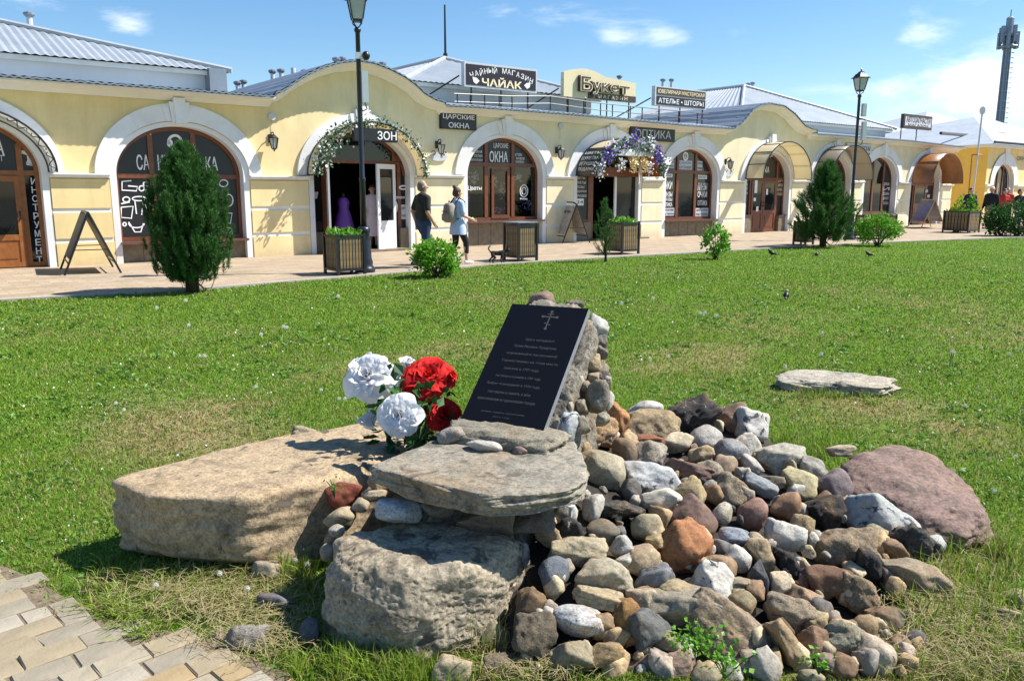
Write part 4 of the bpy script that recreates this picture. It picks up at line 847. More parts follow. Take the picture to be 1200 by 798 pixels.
# ------------------------------------------------------------------ street lamps
M['post'] = plain('dark_navy_post_paint', (.014, .018, .026), .35, vary=.2)
def street_lamp(p, h, label, extras):
    e = thing('street_lamp', label, 'street lamp', p, .3, 'lamp posts along the promenade')
    mb = MB(); mb.lathe([(.20, 0), (.21, .05), (.19, .10), (.155, .14), (.165, .2), (.14, .28), (.125, .62), (.115, .78), (.13, .82), (.13, .87), (.09, .92)], n=14); mb.build('base', M['post'], e, True)
    mb = MB(); mb.lathe([(.062, .9), (.055, 1.8), (.065, 1.83), (.065, 1.87), (.05, 1.9), (.045, h - .62), (.06, h - .6), (.07, h - .56), (.04, h - .52)], n=12); mb.build('pole', M['post'], e, True)
    mb = MB()
    for j in range(4):
        a = PI / 2 * j + PI / 4; mb.tube([(.03 * math.cos(a), .03 * math.sin(a), h - .52), (.11 * math.cos(a), .11 * math.sin(a), h - .45), (.10 * math.cos(a), .10 * math.sin(a), h - .40)], .012, 5)
    mb.lathe([(.13, h - .42), (.135, h - .38)], n=4, rot=PI / 4)
    for j in range(4):
        a = PI / 2 * j + PI / 4; mb.tube([(.14 * math.cos(a), .14 * math.sin(a), h - .38), (.23 * math.cos(a), .23 * math.sin(a), h)], .014, 4)
    mb.lathe([(.30, h - .005), (.31, h + .01), (.24, h + .04), (.17, h + .13), (.10, h + .17), (.09, h + .20), (.03, h + .22), (.02, h + .27), (.035, h + .29), (.0, h + .32)], n=4, rot=PI / 4)
    la = mb.build('lantern', M['post'], e)
    mb = MB(); mb.lathe([(.13, h - .375), (.215, h - .006)], n=4, rot=PI / 4); mb.build('lantern_glass', M['lampglass'], la)
    extras(e); return e
def ex1(e):
    z0 = PXL; d = e.location.y
    zc = BD(428, 66, d).z; zb0, zb1 = BD(428, 121, d).z, BD(428, 84, d).z
    mb = MB(); mb.cbox((.02, -.03, zc), (.16, .08, .12)); mb.build('camera_bracket', M['upvc'], e); mb = MB(); mb.lathe([(.0, -.09), (.05, -.07), (.08, 0), (.05, .07), (0, .09)], (.14, -.08, zc), 12, cap=False); mb.build('dome_camera', M['black'], e, True)
    mb = MB(); mb.cbox((.10, -.10, (zb0 + zb1) / 2), (.12, .06, zb1 - zb0)); mb.build('router_box', M['upvc'], e); mb = MB(); mb.tube([(.08, -.12, zb0), (.12, -.13, zb0 - .12), (.05, -.1, zb0 - .16), (.0, -.06, zb0 - .1)], .012, 5); mb.build('cable', M['black'], e)
def ex2(e):
    d = e.location.y
    for y0, y1, dx in ((137, 122, .13), (165, 143, .18)):
        z0, z1 = BD(1000, y0, d).z, BD(1000, y1, d).z; mb = MB(); mb.cbox((dx, -.1, (z0 + z1) / 2), (.14, .1, z1 - z0)); mb.build('router_box', M['signgrey'], e)
    mb = MB(); mb.tube([(0, 0, BD(1000, 140, d).z), (.2, -.1, BD(1000, 140, d).z)], .02, 5); mb.tube([(.15, -.12, BD(1000, 165, d).z), (.12, -.12, BD(1000, 170, d).z), (0, -.05, BD(1000, 171, d).z)], .012, 5); mb.build('cable', M['black'], e)
p = G(428, 319); street_lamp(p, BD(422, -1, p.y).z, 'dark lamp post nearest, beside the slatted planter and open doorway', ex1)
p = G(995, 281); street_lamp(p, BD(999, 92, p.y).z, 'dark lamp post standing behind the bushy pine at right', ex2)

# ------------------------------------------------------------------ slatted planters
M['slat'] = plain('weathered_wood_slat', (.22, .145, .06), .6, vary=.5, scale=9, bs=.3); M['slat2'] = plain('worn_grey_brown_slat', (.15, .125, .09), .65, vary=.5, scale=9, bs=.3); M['soil'] = plain('dark_soil', (.035, .025, .017), .95, vary=.5, scale=20, bs=.8)
def planter(px, py, wpx, hpx, label, green=None, bin_=False):
    p = G(px, py); sc = (FPX / (p.y * math.cos(PITCH) + 1.6 * math.sin(PITCH))); h = hpx / sc; s = wpx / sc / 1.40
    e = thing('slatted_planter', label, 'litter bin' if bin_ else 'planter', p + Vector((0, s * .35, 0)), THETA, 'square slatted boxes along the kerb'); hs = s / 2
    z0 = .10
    for sx, sy in ((-1, -1), (1, -1), (1, 1), (-1, 1)):
        mb = MB(); mb.cbox((sx * hs, sy * hs, h / 2), (.05, .05, h)); mb.build('corner_post', M['post'], e)
    for z, nm in ((z0, 'bottom_rail'), (h - .05, 'top_rail')):
        mb = MB()
        for sy in (-1, 1): mb.cbox((0, sy * hs, z), (s - .04, .035, .045))
        for sx in (-1, 1): mb.cbox((sx * hs, 0, z), (.035, s - .02, .044))
        mb.build(nm, M['post'], e)
    n = 7; wd = (s - .1) / n
    for side in range(4):
        a = PI / 2 * side
        for i in range(n):
            u = -hs + .05 + wd * (i + .5); mb = MB(); mb.cbox((0, 0, 0), (wd * .74, .018, h - z0 - .1)); o = mb.build('slat', M[('slat', 'slat2')[(i + side) % 3 == 1]], e)
            o.location = (u * math.cos(a) + (hs - .012) * math.sin(a), u * math.sin(a) - (hs - .012) * math.cos(a), (h + z0) / 2 - .02); o.rotation_euler = (0, 0, a)
    mb = MB(); mb.box((-hs + .03, -hs + .03, .12), (hs - .03, hs - .03, h - .12)); mb.build('soil_box', M['soil'], e)
    if bin_:
        mb = MB(); mb.prism([(-hs - .03, -hs - .03), (hs + .03, -hs - .03), (hs + .03, hs + .03), (-hs - .03, hs + .03)], (0, 0, h), (1, 0, 0), (0, 1, 0), (0, 0, 1), .025); mb.build('lid', M['roofdark'], e)
    if green:
        g = np.random.default_rng(int(px)); n = green; C_ = np.stack([g.uniform(-hs, hs, n) * .95, g.uniform(-hs, hs, n) * .95, h - .1 + g.uniform(0, .12, n)], 1)
        pl = thing('planter_plants', label.replace('planter', 'plants growing in the planter').replace('slatted box', 'plants in the slatted box'), 'plant', e.location, THETA)
        leafy('leaves', C_, g.uniform(.06, .16, n), M['leaf'], pl, seed=int(px), up=(0, 0, 1), flat=.9)
    return e
planter(402, 322, 48, 48, 'brown slatted planter with green tops left of nearest lamp post', 260)
planter(610, 306, 38, 44, 'closed slatted bin with grey lid that the black dog sniffs at', None, True)
planter(730, 298, 38, 38, 'brown slatted planter behind the thin young conifer', 240)
planter(943, 287, 22, 28, 'slatted planter half hidden behind the big bushy pine', 0)
planter(1030, 280, 45, 28, 'slatted planter behind the round bright green bush', 0)
planter(1131, 273, 40, 26, 'dark slatted planter with tall plants near the end building', 260)

# ------------------------------------------------------------------ pavement boards
M['chalk'] = plain('dark_chalk_board', (.03, .032, .04), .5, vary=.6, scale=14); M['boardpale'] = plain('pale_printed_board', (.42, .38, .33), .5, vary=.35, scale=8); M['boardcol'] = plain('colour_printed_board', (.09, .09, .28), .4, vary=.9, scale=9); M['pine'] = plain('yellow_pine_wood', (.55, .36, .10), .5, vary=.2)
def a_board(pl, pr, top, h, label, face, frame, split, lines=(), arch=False):
    """two hinged frames: pl, pr are the photo feet of the front face, split the spread behind"""
    a, b_ = G(*pl), G(*pr); x = (b_ - a); wd = x.length; x.normalize(); n = Vector((x.y, -x.x, 0)); rz = math.atan2(x.y, x.x)
    e = thing('pavement_board', label, 'sign board', a, rz); sp = split
    def leaf(y0, y1, name, full):
        mb = MB(); r = .022; A = [(0, y0, 0), (0, y1, h)]; mb.tube(A, r, 6); mb.tube([(wd, y0, 0), (wd, y1, h)], r, 6)
        mb.tube([(0, y1, h), (wd * .2, y1, h + .07 * arch), (wd * .8, y1, h + .07 * arch), (wd, y1, h)], r, 6); k = .18; mb.tube([(0, y0 + (y1 - y0) * k, h * k), (wd, y0 + (y1 - y0) * k, h * k)], r * .8, 6); o = mb.build(name, M[frame], e)
        if full:
            mb = MB(); f0, f1 = .24, .97; p0 = Vector((.03, y0 + (y1 - y0) * f0, h * f0)); p1 = Vector((.03, y0 + (y1 - y0) * f1, h * f1)); dx = Vector((wd - .06, 0, 0)); nn = dx.cross(p1 - p0).normalized() * .012
            mb.add([p0, p0 + dx, p1 + dx, p1, p0 + nn, p0 + dx + nn, p1 + dx + nn, p1 + nn], [(0, 1, 2, 3), (7, 6, 5, 4), (0, 4, 5, 1), (1, 5, 6, 2), (2, 6, 7, 3), (3, 7, 4, 0)]); mb.build('panel', M[face], o)
    leaf(0, sp / 2, 'front_frame', True); leaf(sp, sp / 2 + .01, 'rear_frame', True)
    mb = MB(); mb.tube([(0, sp * .2, h * .4), (0, sp * .8, h * .4)], .01, 5); mb.tube([(wd, sp * .2, h * .4), (wd, sp * .8, h * .4)], .01, 5); mb.build('stay', M[frame], e)
    return e, wd
p = G(70, 317); e, wd = a_board((75, 317), (75, 325), 0, 1.2, 'dark edge-on pavement board between the brown door and bathroom window', 'chalk', 'black', 1.0)
e.rotation_euler.z = -R(59); e.location = G(71, 315.5)
e, wd = a_board((642, 283), (659, 285.5), 0, 1.2, 'grey pavement board with black arched frame left of flower shop', 'boardpale', 'black', .95, arch=True)
text_on(e, 'БУКЕТЫ', wd / 2, .36, .98, .09, wd * .6, M['chalk']).rotation_euler = (PI / 2 - .38, 0, 0)
e, wd = a_board((1064, 266), (1079, 268), 0, 1.25, 'pine framed pavement board with blue colour print before the last door', 'boardcol', 'pine', 1.0)

# ------------------------------------------------------------------ small black birds on the lawn
M['bird'] = plain('black_plumage', (.012, .012, .016), .5, vary=.4)
def bird(px, py, hpx, rz, label):
    p = G(px, py); d = p.y * math.cos(PITCH) + 1.6 * math.sin(PITCH); s = hpx / (FPX / d) / .3
    mb = MB(); mb.lathe([(.01, -.17), (.05, -.13), (.085, -.05), (.09, .03), (.06, .10), (.045, .14)], (0, 0, 0), 12, cap=True)
    me_v = [Vector(v) for v in mb.v]; rot = Matrix.Rotation(R(62), 3, 'Y'); mb.v = [tuple(rot @ v + Vector((0, 0, .15))) for v in me_v]
    mb.lathe([(.0, -.05), (.035, -.035), (.048, 0), (.038, .03), (.0, .05)], (.125, 0, .245), 10, cap=False); mb.tube([(.16, 0, .245), (.215, 0, .23)], .014, 5, r1=.002)
    mb.prism([(-.12, .13), (-.3, .06), (-.3, .04), (-.12, .08)], (0, -.035, 0), (1, 0, 0), (0, 0, 1), (0, 1, 0), .07)
    for s_ in (-1, 1):
        mb.prism([(.06, .21), (-.02, .20), (-.2, .1), (-.06, .1), (.05, .14)], (0, s_ * .082 - .006, 0), (1, 0, 0), (0, 0, 1), (0, 1, 0), .012); mb.tube([(0, s_ * .03, .09), (.015, s_ * .035, .0)], .009, 5); mb.tube([(.015, s_ * .035, .005), (.06, s_ * .04, .004)], .007, 4)
    e = thing('bird', label, 'bird', p, rz, 'dark birds feeding on the lawn'); e.scale = (s, s, s); mb.build('body', M['bird'], e, True)
bird(921, 351, 11, 1.2, 'nearest black bird standing alone in the middle of the lawn'); bird(904, 300, 8, 2.4, 'black bird left of the big pine trunk, leftmost of the far three')
bird(957, 301, 6, .3, 'black bird just below the big pine trunk'); bird(1018, 301, 7, 3.0, 'black bird on the lawn below the round bright bush')
# ------------------------------------------------------------------ ground, promenade, kerb, lawn
KERB_PX = [(-160, 363), (0, 352), (240, 338), (345, 329.5), (480, 318.5), (566, 311), (640, 306), (700, 302.5), (825, 295.5), (934, 289), (1040, 284), (1200, 278), (1400, 271)]
KERB = [G(x, y) for x, y in KERB_PX]
mb = MB(); mb.add([(-900, -200, -.12), (1500, -200, -.12), (1500, 2600, -.12), (-900, 2600, -.12)], [(0, 1, 2, 3)])
tag(mb.build('ground', plain('dusty_town_ground', (.16, .16, .10), .95, vary=.4, scale=.05)), kind='structure')
def paving_mat():
    m, nt, b = mat('beige_paving'); tc = nd(nt, 'ShaderNodeTexCoord').outputs['Object']
    mp_ = nd(nt, 'ShaderNodeMapping'); nt.links.new(tc, mp_.inputs[0])
    br = nd(nt, 'ShaderNodeTexBrick'); nt.links.new(mp_.outputs[0], br.inputs['Vector']); br.inputs['Scale'].default_value = 1
    br.inputs['Brick Width'].default_value = .40; br.inputs['Row Height'].default_value = .20; br.inputs['Mortar Size'].default_value = .008; br.inputs['Bias'].default_value = 0
    br.inputs['Color1'].default_value = (0, 0, 0, 1); br.inputs['Color2'].default_value = (1, 1, 1, 1); br.inputs['Mortar'].default_value = (.5, .5, .5, 1)
    wn_ = nd(nt, 'ShaderNodeTexWhiteNoise') if False else None
    r = ramp(nt, [(.0, (.33, .255, .165)), (.35, (.42, .325, .21)), (.6, (.40, .29, .21)), (.85, (.46, .36, .24)), (1, (.36, .285, .21))]); nt.links.new(br.outputs['Color'], r.inputs[0])
    c = mixc(nt, br.outputs['Fac'], r.outputs[0], (.24, .20, .15))
    n = tex_noise(nt, 1.2, 8, .7, tc, .5); r2 = ramp(nt, [(.3, (.78, .78, .78)), (.65, (1, 1, 1))]); nt.links.new(n.outputs[0], r2.inputs[0]); c = mixc(nt, 1., c, r2.outputs[0], 'MULTIPLY')
    nt.links.new(c, b.inputs['Base Color']); b.inputs['Roughness'].default_value = .85; bump(nt, b, br.outputs['Fac'], -.3, .01); return m
loc_ = lambda p: ((Vector(p) - FO).dot(FD), (Vector(p) - FO).dot(FB))
kl = [loc_(p) for p in KERB]
mb = MB(); V = []; 
for t, w in kl: V += [(t, w + .05, .0), (t, 1.2, .0)]
mb.add(V, [(2 * i, 2 * i + 2, 2 * i + 3, 2 * i + 1) for i in range(len(kl) - 1)]); tl_, wl_ = kl[-1]
mb.add([(tl_, wl_, 0), (90, wl_, 0), (90, 40, 0), (tl_, 40, 0)], [(0, 1, 2, 3)])
mb.add([(T_END - .2, 1.2, 0), (tl_, 1.2, 0), (tl_, 40, 0), (T_END - .2, 40, 0)], [(0, 1, 2, 3)])
tag(mb.build('promenade', paving_mat(), loc=FO, rz=THETA), kind='structure')
M['kerb'] = plain('pale_concrete_kerb', (.36, .33, .28), .85, vary=.12, scale=3, bs=.3)
ks = []
for i in range(len(KERB) - 1):
    n = max(1, int((KERB[i + 1] - KERB[i]).length / 1.0))
    for j in range(n): ks.append((KERB[i].lerp(KERB[i + 1], j / n), KERB[i].lerp(KERB[i + 1], (j + 1) / n)))
kroot = bpy.data.objects.new('kerb', None); COL.objects.link(kroot); tag(kroot, kind='structure')
for a, b_ in ks:
    d = (b_ - a); L = d.length; mb = MB(); mb.box((.006, -.05, -.1), (L - .006, .07, .018)); o = mb.build('kerb_stone', M['kerb'], kroot); o.location = a; o.rotation_euler = (0, 0, math.atan2(d.y, d.x))
# lawn sheet
LAWN_TOP = lambda x: float(np.interp(x, [p.x for p in KERB], [p.y for p in KERB]))
def vnoise(x, y, sc, seed=0):
    g = np.random.default_rng(seed); out = np.zeros_like(x)
    for i in range(7):
        a = g.uniform(0, 2 * PI); f = sc * g.uniform(.6, 1.8); out += np.sin((x * math.cos(a) + y * math.sin(a)) * f + g.uniform(0, 6.28) + 1.3 * np.sin((x * math.sin(a) - y * math.cos(a)) * f * .7 + i))
    return out / 7
DRY = [(G(230, 485), .5), (G(150, 500), .4), (G(270, 530), .55), (G(60, 430), .4), (G(330, 545), .3), (G(985, 470), .45), (G(1050, 500), .6), (G(1130, 640), .45), (G(1060, 770), .35), (G(850, 415), .6), (G(560, 400), .7), (G(1060, 355), 1.2), (G(180, 330), .0001), (G(900, 385), .6), (G(420, 430), .5), (G(760, 430), .45), (G(1180, 400), .9), (G(20, 395), .6), (G(620, 345), 1.0)]
def dryness(x, y):
    d = .30 * vnoise(x, y, 1.6, 3) + .25 * vnoise(x, y, 4.5, 5) + .18 * vnoise(x, y, 11, 8)
    for p, r in DRY: d = d + .34 * np.exp(-((x - p.x) ** 2 + (y - p.y) ** 2) / (2 * r * r))
    return d
def lawn_z(x, y): return -.022 + .012 * vnoise(np.asarray(x, float), np.asarray(y, float), 2.2, 12)
nx, ny = 150, 120; xs = np.linspace(-9, 30, nx); V = []
for x in xs:
    yt = LAWN_TOP(x); yy = .2 + (yt - .2) * np.linspace(0, 1, ny) ** 1.3; V += list(zip([x] * ny, yy.tolist(), lawn_z(np.full(ny, x), yy).tolist()))
fs = [(i * ny + j, (i + 1) * ny + j, (i + 1) * ny + j + 1, i * ny + j + 1) for i in range(nx - 1) for j in range(ny - 1)]
me = bpy.data.meshes.new('lawn'); me.from_pydata(V, [], fs)
def lawn_mat():
    m, nt, b = mat('turf_ground'); at = nd(nt, 'ShaderNodeAttribute', attribute_name='dry'); tc = nd(nt, 'ShaderNodeTexCoord').outputs['Object']
    n = tex_noise(nt, 14, 8, .75, tc); n2 = tex_noise(nt, 2.5, 6, .7, tc)
    g1 = ramp(nt, [(.3, (.05, .11, .012)), (.55, (.095, .20, .02)), (.8, (.17, .25, .04))]); nt.links.new(n.outputs[0], g1.inputs[0])
    d1 = ramp(nt, [(.3, (.16, .12, .05)), (.7, (.32, .26, .12))]); nt.links.new(n.outputs[0], d1.inputs[0])
    s = nd(nt, 'ShaderNodeMath', operation='MULTIPLY_ADD'); nt.links.new(n2.outputs[0], s.inputs[0]); s.inputs[1].default_value = .8; nt.links.new(at.outputs['Fac'], s.inputs[2])
    r = ramp(nt, [(.62, (0, 0, 0)), (1.0, (1, 1, 1))]); nt.links.new(s.outputs[0], r.inputs[0])
    c = mixc(nt, r.outputs[0], g1.outputs[0], d1.outputs[0]); nt.links.new(c, b.inputs['Base Color']); b.inputs['Roughness'].default_value = .95; b.inputs['Specular IOR Level'].default_value = .1
    bump(nt, b, n.outputs[0], .6, .03); return m
me.materials.append(lawn_mat()); co = np.array(V); at = me.attributes.new('dry', 'FLOAT', 'POINT'); at.data.foreach_set('value', dryness(co[:, 0], co[:, 1]).astype(np.float32))
me.polygons.foreach_set('use_smooth', [True] * len(me.polygons)); tag(link('lawn', me), kind='structure')

# ------------------------------------------------------------------ conifers, shrubs, hedge
M['bark'] = plain('dark_brown_bark', (.05, .032, .02), .9, vary=.5, scale=12, bs=.8)
def conifer(px, pyb, pyt, prof, label, n_plume, blades, blen, base_frac, lean=.55, seed=1, sparse=.0, name='conifer_tree', spire=0):
    """prof: (height fraction, half width in px) of the crown"""
    p = G(px, pyb); sc = FPX / (p.y * math.cos(PITCH) + 1.6 * math.sin(PITCH)); H = (pyb - pyt) / sc; g = np.random.default_rng(seed)
    e = thing(name, label, 'tree', p); hs = [a for a, _ in prof]; ws = [b_ / sc for _, b_ in prof]
    C_ = []; D_ = []; ids = []
    tw = MB()
    for k in range(n_plume):
        h = base_frac + (1 - base_frac) * g.random() ** .85; rad = np.interp(h, hs, ws) * (1 - .75 * g.random() ** 2.6) * g.uniform(.78, 1.18); a = g.uniform(0, 2 * PI)
        c = np.array([rad * math.cos(a), rad * math.sin(a), h * H]); out = np.array([math.cos(a), math.sin(a), 0]) * lean * (1.1 - .5 * h) + np.array([0, 0, 1.0]) + g.normal(0, .16, 3); out /= np.linalg.norm(out)
        L = blen * g.uniform(1.8, 3.6); nb = blades
        s = g.random(nb)
        pos = c + out * ((s - .75) * L)[:, None]
        dirs = out * .9 + g.normal(0, .36, (nb, 3)); dirs /= np.linalg.norm(dirs, axis=1, keepdims=True)
        C_.append(pos); D_.append(dirs)
        if k % 3 == 0:
            q = c - out * L * .7; tw.tube([(0, 0, max(.1 * H, q[2] - rad * .9)), tuple(q * .6 + np.array([0, 0, q[2] * .36])), tuple(q), tuple(c)], [.018, .012, .008, .004], 4)
    C_ = np.concatenate(C_); D_ = np.concatenate(D_); keep = C_[:, 2] > .06 * H; C_, D_ = C_[keep], D_[keep]
    leafy('crown', C_, g.uniform(.7, 1.25, len(C_)) * blen, M['conifer'], e, seed=seed, up=D_, flat=.0001, aspect=.085)
    mb = MB()
    for j in range(4 if H > 1.8 else 1):
        a = 2 * PI * j / 4 + .4; r = .05 * H / 2.2; mb.tube([(r * math.cos(a), r * math.sin(a), -.05), (1.3 * r * math.cos(a), 1.3 * r * math.sin(a), .16 * H), (2.4 * r * math.cos(a), 2.4 * r * math.sin(a), .5 * H), (.5 * r, 0, .85 * H)], [.06 * H / 2.4, .045 * H / 2.4, .03 * H / 2.4, .01], 7)
    mb.v += []; tr = mb.build('trunk', M['bark'], e, True); tw.build('branches', M['bark'], e); return e
conifer(226, 341, 177, [(0, 9), (.05, 13), (.10, 23), (.18, 34), (.28, 40), (.45, 43), (.62, 41), (.75, 35), (.86, 24), (.94, 13), (1, 4)], 'big rounded dark green conifer at the lawn edge before the bathroom window', 960, 105, .088, .075, .24, 3)
conifer(964, 289, 195, [(0, 10), (.1, 22), (.22, 34), (.36, 27), (.45, 36), (.56, 34), (.66, 17), (.8, 13), (.92, 8), (1, 2)], 'bushy dark pine with a pointed leader left of the second lamp post', 430, 85, .14, .10, .75, 5)
conifer(708, 306, 236, [(0, 3), (.15, 8), (.35, 13), (.55, 13), (.75, 9), (.9, 5), (1, 1)], 'thin young conifer standing in front of a slatted planter', 110, 48, .07, .14, .45, 7)
def shrub(px, pyb, wpx, hpx, label, n, leaf, m='leaf', seed=1, gaps=.0, name='shrub'):
    p = G(px, pyb); sc = FPX / (p.y * math.cos(PITCH) + 1.6 * math.sin(PITCH)); g = np.random.default_rng(seed); rx, rz = wpx / 2 / sc, hpx / sc / 2
    e = thing(name, label, 'bush', p); k = 26; cl = []
    for i in range(k):
        a = g.uniform(0, 2 * PI); u = g.uniform(-.75, 1); r = math.sqrt(max(0, 1 - u * u)) * g.uniform(.55, 1.0); cl.append((rx * r * math.cos(a), rx * r * math.sin(a), rz * 1.02 + rz * u * g.uniform(.7, 1.0)))
    cl = np.array(cl); idx = g.integers(0, k, n); C_ = cl[idx] + g.normal(0, .21, (n, 3)) * np.array([rx, rx, rz]) * (1 - gaps * .4); C_[:, 2] = np.maximum(C_[:, 2], .03)
    o = C_ - np.array([0, 0, rz * .7]); o /= np.linalg.norm(o, axis=1, keepdims=True)
    leafy('foliage', C_, g.uniform(.6, 1.3, n) * leaf, M[m], e, seed=seed, up=o, flat=.75, aspect=.6)
    mb = MB()
    for i in range(14): c = cl[i % k]; mb.tube([(g.normal(0, .03), g.normal(0, .03), -.03), (c[0] * .5, c[1] * .5, c[2] * .55), tuple(c)], [.012, .009, .004], 5)
    mb.build('stems', M['bark'], e); return e
shrub(511, 324, 44, 40, 'round leafy light green shrub in front of the walking man', 2300, .08, seed=2)
shrub(838, 303.5, 27, 38, 'upright light green shrub with bare stems left of the brown double doors', 620, .10, seed=3, gaps=.6)
shrub(1028, 287.5, 40, 33, 'compact round bright green bush right of the big pine', 2600, .08, seed=4)
for i, (x, w_, h_, lb) in enumerate(((1172, 30, 34, 'dark green hedge bush left half before the people at right'), (1192, 36, 38, 'dark green hedge bush cut by the right edge of view'))): shrub(x, 276.5, w_, h_, lb, 1300, .12, 'leafdark', 20 + i, name='hedge_bush')
# plants in the far planter rise well above it
for i, (x, lb) in enumerate(((1122, 'tall leafy plant at the left of the dark planter'), (1136, 'tall leafy plant at the right of the dark planter'))): 
    p_ = G(x, 272.5); s_ = shrub(x, 272.5, 13, 40, lb, 260, .12, 'leaf', 31 + i, .5, name='potted_plant')

# ------------------------------------------------------------------ people and the dog
M['skin'] = plain('skin', (.50, .28, .19), .5, vary=.08); M['skin2'] = plain('fair_skin', (.56, .34, .25), .5, vary=.06)
def cloth(n, c, rough=.85, v=.12): return plain(n, c, rough, vary=v, scale=9, bs=.35, bscale=25)
M['olive'] = cloth('dark_olive_cotton', (.018, .018, .012)); M['jeans'] = cloth('blue_denim', (.025, .045, .10)); M['blueshirt'] = cloth('pale_blue_checked_cotton', (.46, .56, .78)); M['blackcloth'] = cloth('black_cotton', (.012, .012, .014)); M['whiteshoe'] = cloth('white_shoe', (.8, .8, .8), .5)
M['darkshoe'] = cloth('dark_shoe', (.02, .017, .015), .5); M['hairbrown'] = cloth('brown_hair', (.07, .035, .018), .6, .3); M['hairgrey'] = cloth('grey_cropped_hair', (.16, .13, .11), .7, .3); M['pack'] = cloth('grey_brown_canvas', (.30, .24, .20)); M['packdark'] = cloth('dark_canvas_trim', (.05, .04, .04))
M['lav'] = cloth('pale_lavender_lace', (.72, .62, .70)); M['violet'] = cloth('deep_violet_satin', (.09, .02, .20), .4); M['red'] = cloth('red_jersey', (.55, .03, .03)); M['navycloth'] = cloth('navy_jacket', (.02, .03, .06)); M['khaki'] = cloth('khaki_cotton', (.30, .22, .12)); M['capwhite'] = cloth('pale_cap', (.75, .6, .55)); M['greyshirt'] = cloth('pale_grey_shirt', (.55, .57, .58))
DEPS = bpy.context.evaluated_depsgraph_get
VOX = [.011]
def skin_mesh(name, pts, edges, m, parent, sub=2, root=0, vox=None):
    """one continuous surface round a stick skeleton: tapered limbs and joints fused, then smoothed; pts = (x, y, z, radius)"""
    mb = MB(); U, Fc = ico(2)
    for q in pts: mb.add([Vector(q[:3]) + Vector(u) * q[3] for u in U], Fc)
    for a, b_ in edges:
        p, q = Vector(pts[a][:3]), Vector(pts[b_][:3])
        if (q - p).length > 1e-4: mb.tube([p, q], [pts[a][3], pts[b_][3]], 12)
    me = mb.mesh(name, m); o = bpy.data.objects.new(name, me); COL.objects.link(o)
    md = o.modifiers.new('fuse', 'REMESH'); md.mode = 'VOXEL'; md.voxel_size = vox or VOX[0]; sm = o.modifiers.new('smooth', 'SMOOTH'); sm.factor = .5; sm.iterations = 3
    dg = DEPS(); dg.update(); me2 = bpy.data.meshes.new_from_object(o.evaluated_get(dg)); bpy.data.objects.remove(o); bpy.data.meshes.remove(me)
    me2.materials.clear(); me2.materials.append(m); me2.polygons.foreach_set('use_smooth', [True] * len(me2.polygons)); me2.name = name
    return link(name, me2, parent)
_ico = {}
def ico(s):
    if s not in _ico:
        bm = bmesh.new(); bmesh.ops.create_icosphere(bm, subdivisions=s, radius=1); _ico[s] = (np.array([v.co[:] for v in bm.verts]), [tuple(v.index for v in f.verts) for f in bm.faces]); bm.free()
    return _ico[s]
class Skel:
    def __init__(s): s.p = []; s.e = []; s.n = {}
    def add(s, name, x, y, z, r, to=None):
        s.n[name] = len(s.p); s.p.append((x, y, z, r))
        if to: s.e.append((s.n[to], s.n[name]))
        return s
